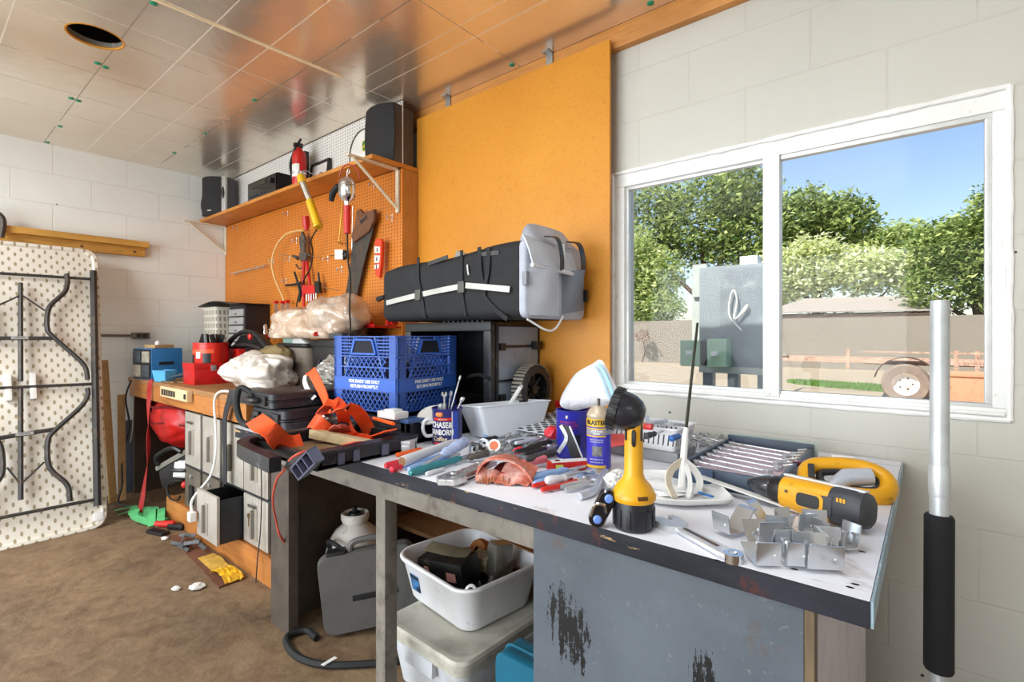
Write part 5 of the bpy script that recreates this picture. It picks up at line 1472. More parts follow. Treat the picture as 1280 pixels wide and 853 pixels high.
tag(s.build('cardboard_piece', mat('dirty_cardboard', '8A6F4E', .8, var=.3)), 'dirty brown card lying in the bottom of the black lid tray', 'card')
s = S(); s.box((-1.5, .93, ZB + .036), (.24, .03, .03), rot=(0, .1, .35), bev=.003)
tag(s.build('wood_block', wood('raw_block', 'A89468', 'C6B58C', 0)), 'pale wood block lying across the black lid tray', 'block')
# the flat black case under the crate
fc = thing('open_case', 'flat open black case under the blue milk crate with small parts on its rim', 'case', (-1.65, 1.28, ZB))
s = S()
s.bb((-1.9, 1.1, ZB + .001), (-1.38, 1.48, ZB + .02), bev=.004).bb((-1.9, 1.1, ZB), (-1.87, 1.48, ZB + .09), bev=.005).bb((-1.41, 1.1, ZB), (-1.38, 1.48, ZB + .088), bev=.005).bb((-1.9, 1.1, ZB), (-1.38, 1.125, ZB + .084), bev=.005).bb((-1.9, 1.455, ZB), (-1.38, 1.48, ZB + .09), bev=.005)
s.bb((-1.86, 1.13, ZB + .02), (-1.42, 1.45, ZB + .05))
s.build('case_shell', m_lid, fc, True)
S().bb((-1.43, 1.095, ZB + .078), (-1.36, 1.2, ZB + .09), bev=.004).build('blue_edge', mat('blue_sheen_plastic', '3F5C8C', .35), fc, True)
tag(S().bb((-1.5, 1.07, ZB + .09), (-1.4, 1.13, ZB + .115), bev=.006).bb((-1.47, 1.08, ZB + .11), (-1.42, 1.12, ZB + .122), bev=.004).build('white_bracket', m_white), 'small white plastic bracket on the case rim below the blue milk crate', 'bracket')
tag(S().tube([(-1.516,1.067,0.86), (-1.341,1.021,0.866)], .006, 8).build('orange_pencil', mat('orange_plastic', 'F0641F', .5)), 'thin orange stick on the case rim below the blue milk crate', 'stick')
s = S(); s.lathe([(0, 0), (.045, 0), (.05, .004), (.05, .01), (0, .012)], 20, TR((-1.36, 1.2, ZB + .092), (.5, .2, 0)))
tag(s.build('jar_lid', mat('pale_lid', 'CFCBC2', .4)), 'round pale lid tilted against the blue milk crate beside the coffee can', 'lid')
# orange ratchet straps
m_or = mat('orange_webbing', 'F2551C', .6, var=.12, vs=20)
def ostrap(label, pts, w, side, t=.0035, m=None):
    s = S(); s.strap(pts, w, t, side)
    return tag(s.build('ratchet_strap', m or m_or), label, 'strap', 'orange ratchet straps')
ostrap('orange strap with white edge falling from the stacked cases into the black lid tray', [(-2.13,1.16,0.983), (-2.066,1.14,0.994), (-1.937,1.1,0.947), (-1.819,1.06,0.901), (-1.756,1.03,0.855), (-1.722,1,0.814)], .045, [(.8, .2, .5), (.9, 0, .3), (.9, -.2, .3), (.7, .3, 0)])
s = S(); s.strap([(-2.121,1.14,0.978), (-2.09,1.12,0.949), (-2.013,1.1,0.908), (-1.939,1.08,0.896)], .022, .003, (.8, .2, .3))
tag(s.build('white_strap_edge', m_white), 'short white strap loop beside the orange strap on the stacked cases', 'strap')
ostrap('broad orange strap lying over the left end of the black lid tray', [(-1.761,0.765,0.87), (-1.531,0.688,0.885), (-1.476,0.691,0.87), (-1.557,0.759,0.82), (-1.591,0.806,0.8), (-1.598,0.848,0.8)], .06, [(-.5, .8, .3), (-.4, .8, .3), (-.3, .9, .4)])
ostrap('orange strap looping over the tray rim below the crate corner', [(-1.783,1.009,0.8), (-1.743,0.955,0.83), (-1.613,0.901,0.86), (-1.583,0.913,0.84), (-1.571,0.942,0.81), (-1.519,0.946,0.8), (-1.518,0.998,0.8)], .05, [(.2, .6, .8), (.1, .5, .9), (.3, .6, .7)])
ostrap('tall orange strap loop standing in the black lid tray', [(-1.904,1.092,0.8), (-1.759,1.008,0.86), (-1.54,0.909,0.92), (-1.528,0.925,0.93), (-1.514,0.943,0.9), (-1.595,1.003,0.84), (-1.521,0.984,0.81), (-1.485,1.007,0.8)], .042, [(.5, .7, .1), (.4, .8, .2), (.3, .9, .2)])
ostrap('orange strap arching from the loops down towards the open black case', [(-1.522,0.936,0.9), (-1.456,0.93,0.92), (-1.501,0.993,0.89), (-1.539,1.05,0.84), (-1.54,1.071,0.8)], .05, [(.6, .7, .2), (.7, .6, .2), (.8, .5, .2)])
ostrap('flat orange strap end lying towards the clear plastic box', [(-1.459,0.915,0.8), (-1.428,0.939,0.808), (-1.468,1.018,0.806), (-1.397,1.025,0.83), (-1.285,0.966,0.86)], .04, [(.3, .9, .1), (.4, .9, .1)])
ostrap('pink faded strap roll among the orange loops', [(-1.619,0.968,0.8), (-1.54,0.93,0.84), (-1.514,0.937,0.85), (-1.555,0.981,0.82), (-1.57,0.972,0.8)], .035, [(.6, .7, .1)] * 2, m=mat('faded_red_webbing', 'DD6A58', .6))
s = S(); wrinkle(s, (-1.641,0.997,0.83), (.06, .07, .045), 21, 4, .25, 2, .2, 4)
tag(s.build('strap_ratchet', mat('ratchet_steel', '6D6A68', .3, .8, var=.4, vs=30)), 'steel ratchet buckle bundled inside the orange strap loops', 'ratchet')
s = S(); s.tube(catmull([(-1.33,0.748,0.83), (-1.297,0.693,0.84), (-1.334,0.678,0.82), (-1.451,0.714,0.76), (-1.649,0.787,0.68), (-1.765,0.829,0.58), (-1.894,0.901,0.46), (-1.899,0.916,0.4), (-1.944,0.966,0.33), (-1.953,0.996,0.27)], 6), [.004] * 40 + [.005] * 15, 6)
for k in range(5):
    a = Vector((-1.971,0.999,0.28)); s.tube([a, a + Vector((.01 * k - .02, -.01, -.03 - .004 * k))], .0015, 4)
tag(s.build('red_rope', mat('faded_red_rope', 'C4503C', .8)), 'frayed red rope hanging from the black lid tray past the bench post', 'rope')
# blue milk crate
cr = thing('milk_crate', 'blue plastic milk crate with white lettering standing on the open black case', 'crate', (-1.482, 1.146, .868))
m_crate = mat('crate_blue', '2D55A8', .36, var=.12, vs=6, dirt='8FA3C6', damt=.12, ds=18)
m_crate_d = mat('crate_blue_band', '2A5CB8', .34, var=.08)
CM = basis((-1.482, 1.146, .868), (.990, .139, 0), (-.139, .990, 0), (0, 0, 1))   # local: origin at the near corner, -x to the far side, +y back
W, Hh = .33, .283
def bar(s, a, b, w, t, M):
    a, b = Vector(a), Vector(b)
    d = b - a
    L = d.length
    ang = math.atan2(d.y, d.x)
    s.box(((a.x + b.x) / 2, (a.y + b.y) / 2, t / 2), (L, w, t), M, rot=(0, 0, ang))
def clipline(a, b, c, lo, hi):
    """Segment y = ±x + c kept within a..b horizontally and lo..hi vertically."""
    return None
def crate_face(M, lettered):
    s = S()
    T = .008
    for k in range(6):
        z = Hh - .004 - k * .0125
        bar(s, (0, z), (W, z), .0045, T + (.004 if k == 0 else 0), M)
    s.box((W / 2, .205, .002), (W, .004, .006), M)
    for z in (.205, .165, .124, .077, .004):
        bar(s, (0, z), (W, z), .005, T + .002, M)
    # ribs beside the hand hole
    for x0, x1 in ((.11, .08), (.22, .25)):
        bar(s, (x0, Hh - .004), (x1 - (.02 if x1 < .15 else -.02), .124), .006, T, M)
    for x in (.02, .31):
        s.box((x, Hh / 2, .003), (.036, Hh, .005), M)
    s.box((.0, Hh / 2, 0), (.012, Hh, .012), M).box((W, Hh / 2, 0), (.012, Hh, .012), M)
    for x in (.05, .068, .262, .28):
        bar(s, (x, .205), (x, Hh), .003, .004, M)
    def lattice(x0, x1, z0, z1, st):
        n = int((x1 - x0 + z1 - z0) / st) + 1
        for k in range(-n, n + 1):
            for sg in (1, -1):
                # line x = x0 + k*st + sg*(z-z0)
                pts = []
                za, zb = z0, z1
                xa, xb = x0 + k * st, x0 + k * st + sg * (z1 - z0) * .8
                if xa == xb:
                    continue
                def atx(x):
                    return za + (x - xa) / (xb - xa) * (zb - za)
                A, B = [xa, za], [xb, zb]
                for P, Q in ((A, B), (B, A)):
                    if P[0] < x0:
                        P[1] = atx(x0); P[0] = x0
                    elif P[0] > x1:
                        P[1] = atx(x1); P[0] = x1
                if max(xa, xb) <= x0 or min(xa, xb) >= x1 or abs(A[0] - B[0]) < .004:
                    continue
                bar(s, A, B, .0035, .006, M)
    lattice(.055, .275, .127, .2, .024)
    lattice(.04, .29, .006, .075, .024)
    s.build('side_lattice', m_crate, cr, True, 30)
    q = S(); q.box((W / 2, .1005, .004), (W - .005, .046, .009), M)
    bd = q.build('side_band', m_crate_d, cr, True)
    q = S(); q.bb((.115, .232, -.001), (.215, .266, .012), M, .004)
    if lettered:
        ls = S()
        text(ls, 'FOR DAIRY USE ONLY', .0165, M @ TR((W / 2, .110, .0088)), .0004, bold=.0006)
        text(ls, 'RETURN PROMPTLY', .0165, M @ TR((W / 2, .091, .0088)), .0004, bold=.0006)
        ls.build('white_lettering', m_white, bd, True)
        q = S()
        for a, b in (((.10, .215), (.12, .268)), ((.12, .268), (.21, .268)), ((.21, .268), (.23, .215)), ((.10, .215), (.23, .215))):
            bar(q, a, b, .007, .014, M)
        q.build('hand_hole_rim', m_crate_d, cr, True)
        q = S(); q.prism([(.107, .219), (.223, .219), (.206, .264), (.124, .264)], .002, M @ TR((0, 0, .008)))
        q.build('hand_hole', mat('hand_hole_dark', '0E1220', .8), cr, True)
    else:
        q.b.free()
FM1 = CM @ TR((-W, 0, 0)) @ basis((0, 0, 0), (1, 0, 0), (0, 0, 1), (0, -1, 0))
FM2 = CM @ basis((0, 0, 0), (0, 1, 0), (0, 0, 1), (1, 0, 0))
FM3 = CM @ TR((0, W, 0)) @ basis((0, 0, 0), (-1, 0, 0), (0, 0, 1), (0, 1, 0))
FM4 = CM @ TR((-W, W, 0)) @ basis((0, 0, 0), (0, -1, 0), (0, 0, 1), (-1, 0, 0))
crate_face(FM1, True); crate_face(FM2, True); crate_face(FM3, False); crate_face(FM4, False)
s = S()
for k in range(14):
    q = -W + .012 + k * .0235
    s.box((q, W / 2, .008), (.004, W, .008), CM)
    s.box((-W / 2, q + W, .008), (W, .004, .008), CM)
s.build('floor_grid', m_crate, cr, True)
s = S()
for x in (-.006, -W + .006):
    for y in (.006, W - .006):
        s.box((x, y, Hh / 2), (.022, .022, Hh), CM, .004)
s.build('corner_post', m_crate_d, cr, True)
s = S(); s.box((-.17, .17, .10), (.22, .2, .14), CM, .01)
tag(s.build('black_cloth', mat('dark_blue_cloth', '15171F', .9, bump=.4)), 'dark bundle lying inside the blue milk crate', 'cloth')
# wheeled tool chest lying on its back, open end to the room
wc2 = thing('tool_chest', 'wheeled black and grey tool chest lying on its side, open end to the room', 'chest', (-1.6, 1.66, ZB))
m_ch = mat('slate_chest_plastic', '9BA8BA', .42, var=.1, dirt='8B929B', damt=.25, ds=9)
m_chb = mat('black_chest_frame', '1D1F23', .4, var=.15, dirt='565A60', damt=.2)
x0, x1, y0, y1, z0, z1 = -1.875, -1.36, 1.5, 1.84, ZB + .002, 1.2
s = S()
s.bb((x0, y0 + .02, z1 - .012), (x1, y1, z1)).bb((x0, y0 + .02, z0), (x1, y1, z0 + .012)).bb((x0, y0 + .02, z0), (x0 + .012, y1, z1)).bb((x0, y1 - .012, z0), (x1, y1, z1))
s.build('shell', m_chb, wc2, True)
S().bb((x1 - .014, y0 + .02, z0), (x1, y1, z1), bev=.004).build('side_wall', m_ch, wc2, True)
s = S()
for a, b in (((x0 - .01, y0, z1 - .03), (x1 + .01, y0 + .03, z1 + .008)), ((x0 - .01, y0, z0), (x1 + .01, y0 + .03, z0 + .03)), ((x0 - .01, y0, z0 + .0301), (x0 + .03, y0 + .03, z1 - .0301)), ((x1 - .03, y0, z0 + .0301), (x1 + .01, y0 + .03, z1 - .0301))):
    s.bb(a, b, bev=.005)
s.bb((x1 + .0, y0 + .035, z0), (x1 + .012, y0 + .05, z1), bev=.004)
for k in range(9):
    s.bb((x0 + .25 + k * .028, y0 + .0, z1 + .008), (x0 + .262 + k * .028, y0 + .05, z1 + .014))
s.build('rim', m_chb, wc2, True)
s = S()
for z in (.86, .96, 1.1):
    S().bb((x1, y0 + .05, z), (x1 + .008, y1, z + .01), bev=.003).build('side_rib', m_chb, wc2, True)
for z in (.88, 1.09):
    S().bb((x1 + .0, y0 + .06, z), (x1 + .016, y0 + .09, z + .03), bev=.003).build('latch', m_black, wc2, True)
S().bb((x1, y1 - .06, 1.09), (x1 + .03, y1 - .02, 1.125), bev=.004).build('latch', m_black, wc2, True)
wm = basis((-1.33, 1.71, .925), (0, 1, 0), (0, 0, 1), (1, 0, 0))
s = S()
s.lathe([(.066, 0), (.09, .0), (.102, .008), (.106, .02), (.106, .035), (.102, .048), (.09, .056), (.068, .056)], 40, wm, (False, False))
wh = s.build('wheel', mat('wheel_rubber', '2B2C30', .6, var=.2, bump=.3), wc2, True)
s = S()
for k in range(40):
    a = 2 * PI * k / 40
    s.box((.105 * math.cos(a), .105 * math.sin(a), .028), (.006, .009, .052), wm, rot=(0, 0, a), bev=.001)
s.build('tread', mat('worn_tread', '8A8175', .7), wh, True)
s = S(); s.lathe([(.0, .04), (.02, .045), (.022, .02), (.063, .02), (.066, .05)], 30, wm, (False, False))
for k in range(8):
    a = 2 * PI * k / 8
    s.tube([wm @ Vector((.018 * math.cos(a), .018 * math.sin(a), .03)), wm @ Vector((.064 * math.cos(a), .064 * math.sin(a), .036))], .006, 6)
s.build('hub', m_chb, wh, True)
tag(S().bb((-1.83, 1.56, z0 + .014), (-1.6, 1.75, z0 + .1), bev=.02).build('dark_pouch', m_black), 'black pouch lying inside the open wheeled chest', 'pouch')
s = S(); s.tube(catmull([(-1.5,1.53,0.978), (-1.444,1.52,0.989), (-1.399,1.51,0.988), (-1.35,1.49,0.979)], 5), .008, 8)
tag(s.build('cord_loop', m_rubber), 'black cord bundle at the mouth of the open wheeled chest', 'cord')
# trunk organiser on the chest
og = thing('trunk_organizer', 'long black fabric trunk organiser with silver stripe and grey end, lying on the wheeled chest', 'organizer', (-1.5, 1.62, 1.21))
m_blk = mat('black_fabric', '1B1C1F', .8, var=.25, vs=8, bump=.35, bs=220)
m_gry = mat('grey_fabric', 'B0B4C0', .75, var=.12, vs=8, bump=.3, bs=200)
A0, A1, B0, B1, C0, C1 = -1.937, -1.143, 1.42, 1.815, 1.216, 1.49
s = S()
rings = []
NX = 40
for i in range(NX + 1):
    f = i / NX
    x = A0 + (A1 - A0) * f
    seg = f * 4 % 1
    pu = .012 * math.sin(PI * seg) ** .6
    drop = .01 * math.sin(PI * f) + (.03 * (1 - f) ** 3)
    top = C1 + .008 - drop - .018 * (1 - f) + .006 * math.sin(9 * f)
    r = []
    for y, z in rrect(B1 - B0 + pu, top - C0, .035, 4):
        r.append((x, (B0 + B1) / 2 + y, (C0 + top) / 2 + z + .0))
    rings.append(r)
s.loft(rings)
body = s.build('fabric_body', m_blk, og, True, 60)
def yfront(px, py, d=0):
    return None
s = S()
for a, b in (((-1.898,1.405,1.299), (-1.638,1.412,1.329)), ((-1.638,1.412,1.329), (-1.416,1.404,1.345)), ((-1.394,1.404,1.347), (-1.171,1.404,1.319))):
    s.strap([a, Vector(a).lerp(Vector(b), .5) - Vector((0, .004, 0)), b], .022, .002, (0, 0, 1))
s.build('silver_stripe', mat('reflective_tape', 'B9B8B2', .3, .3), og, True)
s = S()
for px0, px1 in ((522, 527), (576, 580), (606, 608)):
    pass
for pts in ([(-1.685,1.412,1.485), (-1.681,1.409,1.389), (-1.66,1.409,1.32), (-1.643,1.412,1.225)], [(-1.424,1.412,1.488), (-1.421,1.409,1.387), (-1.417,1.409,1.308), (-1.402,1.412,1.229)]):
    S().strap(pts, .014, .003, (1, 0, 0)).build('compression_strap', m_blk, og, True)
s = S()
for pts in ([(-1.329,1.412,1.49), (-1.321,1.408,1.41), (-1.305,1.408,1.332), (-1.296,1.408,1.296), (-1.248,1.408,1.252), (-1.189,1.412,1.212)], [(-1.28,1.412,1.485), (-1.279,1.407,1.406), (-1.295,1.407,1.338), (-1.305,1.408,1.296)]):
    s.strap(pts, .018, .003, (1, 0, .2))
s.build('carry_strap', m_blk, og, True)
for p in ((-1.68,1.408,1.324), (-1.42,1.408,1.342)):
    S().box(p, (.035, .014, .045), bev=.004).build('buckle', mat('buckle_grey', '45463F', .4), og, True)
for a, b in (((-1.623,1.412,1.452), (-1.502,1.412,1.47)), ((-1.321,1.412,1.462), (-1.228,1.412,1.458))):
    S().strap([a, b], .016, .003, (0, 0, 1), k=1).build('hook_patch', m_black, og, True)
s = S(); s.tube([(-1.993,1.43,1.322), (-1.93,1.42,1.33)], [.014, .01], 8)
s.build('end_buckle', m_black, og, True)
s = S(); s.tube(catmull([(-1.39,1.409,1.428), (-1.385,1.408,1.399), (-1.381,1.408,1.387)], 4), .003, 6)
s.build('zip_pull', m_white, og, True)
# grey end
s = S()
X = A1 + .004
rings = []
for k, (dx, e) in enumerate(((0, 0), (.02, .004), (.03, -.006))):
    rings.append([(X + dx, (B0 + B1) / 2 + y, (C0 + C1) / 2 + .005 + z) for y, z in rrect(B1 - B0 + e, C1 - C0 + e + .01, .03, 4)])
s.loft(rings)
eg = s.build('grey_end', m_gry, og, True, 60)
s = S()
P = [(X + .002, B0 - .004, C1 - .08), (X + .045, B0 + .03, C1 - .085), (X + .05, B1 - .06, C1 - .09)]
s.sheet(lambda u, v: (X + .012 + .045 * (v ** .7) + .004 * math.sin(6 * u), B0 + .0 + (B1 - B0 - .1) * u, C1 + .02 - .105 * v - .01 * u), 10, 6, .006)
s.build('flap', mat('pale_grey_fabric', 'C3C6CF', .7, var=.1, bump=.3, bs=200), og, True, 60)
s = S(); s.tube([(X + .058, B0 + (B1 - B0 - .1) * u, C1 - .088 - .01 * u + .0) for u in (0, .3, .6, 1)], .008, 8)
s.build('flap_piping', mat('white_piping', 'D6D8DC', .5), og, True)
s = S()
s.sheet(lambda u, v: (X + .03 - .06 * v - .0, B0 + .04 + (B1 - B0 - .06) * u, C1 + .01 + (.075 + .006 * math.sin(PI * u)) * (1 - (2 * u - 1) ** 8) * v), 14, 6, .012)
s.build('lid_panel', m_gry, og, True, 60)
for u, w in ((.32, .022), (.7, .03)):
    y = B0 + (B1 - B0) * u
    S().strap([(X + .025, y, C1 + .035), (X + .075, y + .005, C1 + .02), (X + .085, y + .02, C1 - .04), (X + .07, y + .045, C1 - .09)], w, .004, (0, 1, .2)).build('handle_strap', m_black, og, True)
s = S(); s.strap([(X + .06, B0 + .19, C1 + .01), (X + .062, B0 + .19, C1 - .05)], .018, .005, (0, 1, 0))
s.build('white_tab', m_white, og, True)
s = S()
s.sheet(lambda u, v: (X + .03 + .04 * math.sin(PI * u) * (.4 + .6 * v), B0 + .02 + .19 * u, C0 + .01 + .18 * v), 10, 6, .006)
s.build('front_pocket', mat('pale_grey_fabric', 'C3C6CF', .7), og, True, 60)
s = S()
s.sheet(lambda u, v: (X + .03 + .055 * math.sin(PI * min(1, u * 1.1)) * (.15 + .85 * v), B0 + .225 + .165 * u, C0 + .02 + .165 * v + .02 * u), 10, 6, .006)
s.build('mesh_pocket', mat('dark_mesh', '7D828E', .8, bump=.5, bs=300), og, True, 60)
S().box((X + .03, B0 + .0, C0 + .14), (.02, .02, .05), bev=.004).build('side_buckle', mat('grey_buckle', '7C7F86', .4), og, True)
S().box((X + .03, B1 - .0, C0 + .1), (.03, .016, .05), bev=.004).build('side_buckle', m_black, og, True)
s = S(); s.tube(catmull([(X + .02, B0 + .02, C0 - .005), (X + .05, B0 + .1, C0 - .045), (X + .05, B0 + .16, C0 - .035), (X + .04, B0 + .22, C0 + .01)], 5), .004, 6)
s.build('drawstring', m_white, og, True)
s = S(); s.ball((-1.42, 1.66, 1.475), (.11, .05, .05), 3, .2, 2, 4); 
tag(s.build('grey_glove', mat('grey_cloth', 'A9ABB2', .8)), 'grey cloth sticking out of the top of the trunk organiser', 'cloth')
s = S(); s.box((-1.58, 1.6, 1.485), (.1, .06, .05), rot=(0, .4, .2), bev=.008)
tag(s.build('grey_flap', mat('dull_grey_plastic', '8C8984', .6)), 'dull grey flap sticking up from the trunk organiser beside the grey cloth', 'flap')

# ---------------------------------------------------------------- under the grey bench
jg = thing('sprayer_tank', 'white domed sprayer tank standing behind the grey tool case under the bench', 'tank', (-1.87, 1.22, 0))
M = TR((-1.87, 1.225, 0), (0, 0, 0), (1.03, 1.03, 1.07))
m_tank = mat('tank_white', 'D8D2C9', .4, var=.06, dirt='A39A8C', damt=.2)
S().lathe([(0, .001), (.11, .001), (.118, .01), (.118, .2), (.114, .24), (.1, .28), (.08, .312), (.05, .335), (.035, .345), (0, .345)], 32, M).build('tank', m_tank, jg, True)
S().lathe([(.036, .34), (.05, .345), (.056, .36), (.056, .375), (.05, .38), (.042, .375), (.038, .36)], 28, M, (False, False)).build('collar', m_tank, jg, True)
S().lathe([(0, .345), (.03, .345), (.03, .37), (.025, .38), (0, .38)], 20, M).tube([(-1.88, 1.225, .38), (-1.87, 1.225, .43)], .01, 8).build('pump_cap', m_black, jg, True)
S().tube(catmull([(-1.88, 1.115, .285), (-1.87, 1.10, .32), (-1.83, 1.10, .325), (-1.79, 1.12, .30), (-1.76, 1.16, .24)], 6), .009, 8).build('hose', m_rubber, jg, True)
gc = thing('tool_case', 'tall grey blow moulded tool case standing on edge under the bench', 'case', (-1.73, 1.1, 0))
GM = basis((-1.765, 1.025, .004), Vector((.62, .785, 0)), Vector((-.785, .62, 0)), (0, 0, 1)) @ Matrix.Rotation(math.radians(-6), 4, 'Y')
m_gc = mat('grey_case_plastic', '5A5855', .5, var=.12, dirt='4B4844', damt=.3)
s = S()
def slab(s, y0, y1, e):
    o = [(x, z) for x, z in rrect(.36 + e, .30 + e, .04, 4)]
    s.loft([[(.18 + x * .985, y0, .152 + z * .985) for x, z in o], [(.18 + x, y0 + .006, .152 + z) for x, z in o], [(.18 + x, y1 - .006, .152 + z) for x, z in o], [(.18 + x * .985, y1, .152 + z * .985) for x, z in o]], m=GM)
slab(s, 0, .026, 0); slab(s, .022, .038, .006); slab(s, .034, .06, 0)
s.build('shell', m_gc, gc, True)
S().tube(catmull([GM @ Vector(q) for q in ((.12, .03, .302), (.14, .03, .335), (.24, .03, .335), (.26, .03, .302))], 5), .012, 8).build('handle', m_gc, gc, True)
S().box((.07, .03, .305), (.07, .05, .02), GM, .006).build('latch', m_black, gc, True)
S().box((.2, -.001, .13), (.17, .003, .022), GM, .001).build('label_recess', m_black, gc, True)
s = S(); s.tube(catmull([(-1.78, 1.0, .012), (-1.86, 1.0, .012), (-1.87, .93, .012), (-1.75, .90, .012), (-1.63, .93, .012), (-1.52, 1.02, .012), (-1.42, 1.15, .012), (-1.45, 1.3, .012)], 7), .0125, 10)
hs = s.build('rubber_hose', m_rubber)
tag(hs, 'thick black hose curving on the floor before the grey tool case', 'hose')
S().strap([(-1.603,0.922,0.024), (-1.603,0.973,0.026)], .02, .002, (.3, .9, .1), k=1).build('white_tag', m_white, hs, True)
tt = thing('storage_tote', 'grey white lidded storage tote on the floor carrying the white dish tub', 'tote', (-1.22, 1.32, 0))
TM = TR((-1.22, 1.32, 0), (0, 0, math.radians(-2)))
m_tote = mat('tote_plastic', 'BFC2C6', .42, var=.07, dirt='8F8D88', damt=.3, ds=7)
m_lidc = mat('tote_lid', 'B6B2A6', .5, var=.1, dirt='8A8272', damt=.45, ds=5)
s = S(); s.loft([[(x, y, z) for x, y in rrect(w, d, .04)] for w, d, z in ((.32, .50, .001), (.355, .545, .14), (.355, .545, .165))], m=TM)
s.build('body', m_tote, tt, True)
s = S(); s.loft([[(x, y, z) for x, y in rrect(w, d, .045)] for w, d, z in ((.37, .56, .15), (.385, .575, .155), (.385, .575, .172), (.392, .582, .176), (.392, .582, .192), (.38, .57, .2), (.345, .535, .2), (.335, .525, .196))], m=TM)
s.build('lid', m_lidc, tt, True)
S().box((0, -.283, .135), (.14, .02, .05), TM, .006).build('clip', m_tote, tt, True)
S().box((.193, 0, .135), (.02, .2, .05), TM, .006).build('clip', m_tote, tt, True)
du2 = thing('dish_tub', 'white plastic dish tub full of old metal parts on the grey white tote', 'tub', (-1.29, 1.315, .2))
DM = TR((-1.285, 1.315, .2), (0, 0, math.radians(-7.5)))
m_tub = mat('tub_white', 'E2E2E4', .35, var=.04, dirt='A9A6A2', damt=.15, ds=14)
def tub_ring(w, d, z, r):
    return [(x, y, z + .006 * math.cos(2 * math.atan2(y, x)) * (z > .1)) for x, y in rrect(w, d, r, 6)]
s = S(); s.loft([tub_ring(.345, .285, .001, .05), tub_ring(.36, .30, .012, .055), tub_ring(.41, .35, .135, .06), tub_ring(.43, .37, .142, .07), tub_ring(.436, .376, .15, .07), tub_ring(.43, .37, .156, .07), tub_ring(.415, .355, .156, .062), tub_ring(.40, .34, .145, .058), tub_ring(.35, .29, .016, .05), tub_ring(.33, .27, .012, .045)], m=DM)
s.build('tub_shell', m_tub, du2, True, 50)
q = S(); q.box((-.1, -.1655, .075), (.05, .003, .06), DM, rot=(.2, 0, 0)); lb = q.build('product_label', mat('blue_green_label', '3C6C9A', .4, var=.5, vs=40), du2, True)
q = S(); q.box((-.1, -.1715, .098), (.05, .0015, .012), DM, rot=(.2, 0, 0)); q.box((-.082, -.1635, .058), (.014, .003, .02), DM, rot=(.2, 0, 0))
q.build('label_stripe', mat('dark_label_stripe', '1E2A33', .4), lb, True)
def junk(name, label, cat, fn, m):
    s = S(); fn(s)
    return tag(s.build(name, m, smooth=40), label, cat)
m_dkb = mat('greasy_black_box', '141312', .45, var=.4, vs=20, dirt='6B5B48', damt=.3)
jb = thing('parts_box', 'torn black parts box with pink stickers lying in the white tub', 'box', (-1.33, 1.2, .22))
JM = DM @ TR((-.035, -.065, .118), (math.radians(8), math.radians(-6), math.radians(14)))
S().box((0, 0, 0), (.2, .1, .1), JM, .004).build('box_body', m_dkb, jb, True)
S().box((-.01, .02, .056), (.19, .05, .004), JM, .001, rot=(.2, .05, 0)).build('torn_lid', mat('dirty_card_lid', '5F5540', .8, var=.3), jb, True)
for x, z in ((.05, .0), (-.06, .01)):
    S().box((x, -.051, z), (.04 if x > 0 else .02, .002, .03), JM).build('sticker', mat('pink_sticker', 'C78F88', .5, var=.2, vs=50), jb, True)
junk('metal_housing', 'dull aluminium angled housing standing at the back of the white tub', 'housing', lambda s: s.prism([(-.05, 0), (.06, 0), (.03, .13), (-.03, .12)], .07, DM @ TR((.06, .11, .07), (PI / 2 - .15, .1, -.25)), bev=.006), mat('dull_aluminium', '8F8C82', .4, .7, var=.25))
junk('parts_carton', 'small beige carton between the metal parts in the white tub', 'box', lambda s: s.box((.01, .05, .125), (.06, .05, .055), DM, .003, rot=(.2, .15, .4)), mat('beige_carton', 'A1977D', .7, var=.25, vs=40))
junk('spring_coil', 'rusty orange coil at the back of the white tub', 'coil', lambda s: s.lathe([(.015, -.02), (.04, -.02), (.045, 0), (.04, .02), (.015, .02)], 18, DM @ TR((-.06, .1, .125), (1.2, .3, 0)), (False, False)), mat('orange_rust', 'B06A2C', .7, var=.3))
junk('steel_bracket', 'grey steel plate wedged at the near end of the white tub', 'bracket', lambda s: s.box((.13, .03, .11), (.012, .13, .1), DM, .003, rot=(.1, .5, .2)), m_iron)
junk('ring_nut', 'steel ring lying at the bottom of the white tub', 'ring', lambda s: s.lathe([(.012, -.012), (.022, -.012), (.022, .012), (.012, .012), (.012, -.012)], 18, DM @ TR((.1, -.07, .085), (.8, .3, 0)), (False, False)), m_steel)
junk('oily_parts', 'oily dark engine parts filling the bottom of the white tub', 'parts', lambda s: [s.box((random.uniform(-.14, .14), random.uniform(-.1, .11), random.uniform(.04, .09)), (random.uniform(.04, .09), .05, .04), DM, .006, rot=(random.random(), random.random(), random.random() * 3)) for _ in range(12)], m_dkb)['kind'] = 'stuff'
tc2 = thing('tool_case', 'bright teal plastic tool case standing beside the tote behind the bench panel', 'case', (-.8, 1.15, 0))
m_teal = mat('teal_plastic', '15627C', .38, var=.08)
for y0, y1, e in ((1.04, 1.085, 0), (1.082, 1.092, .008), (1.09, 1.135, 0)):
    S().loft([[(-.8 + x * .98, y0, .151 + z * .98) for x, z in rrect(.24 + e, .28 + e, .03)], [(-.8 + x, y0 + .004, .151 + z) for x, z in rrect(.24 + e, .28 + e, .03)], [(-.8 + x, y1 - .004, .151 + z) for x, z in rrect(.24 + e, .28 + e, .03)], [(-.8 + x * .98, y1, .151 + z * .98) for x, z in rrect(.24 + e, .28 + e, .03)]]).build('half_shell' if e == 0 else 'seam', m_teal, tc2, True)
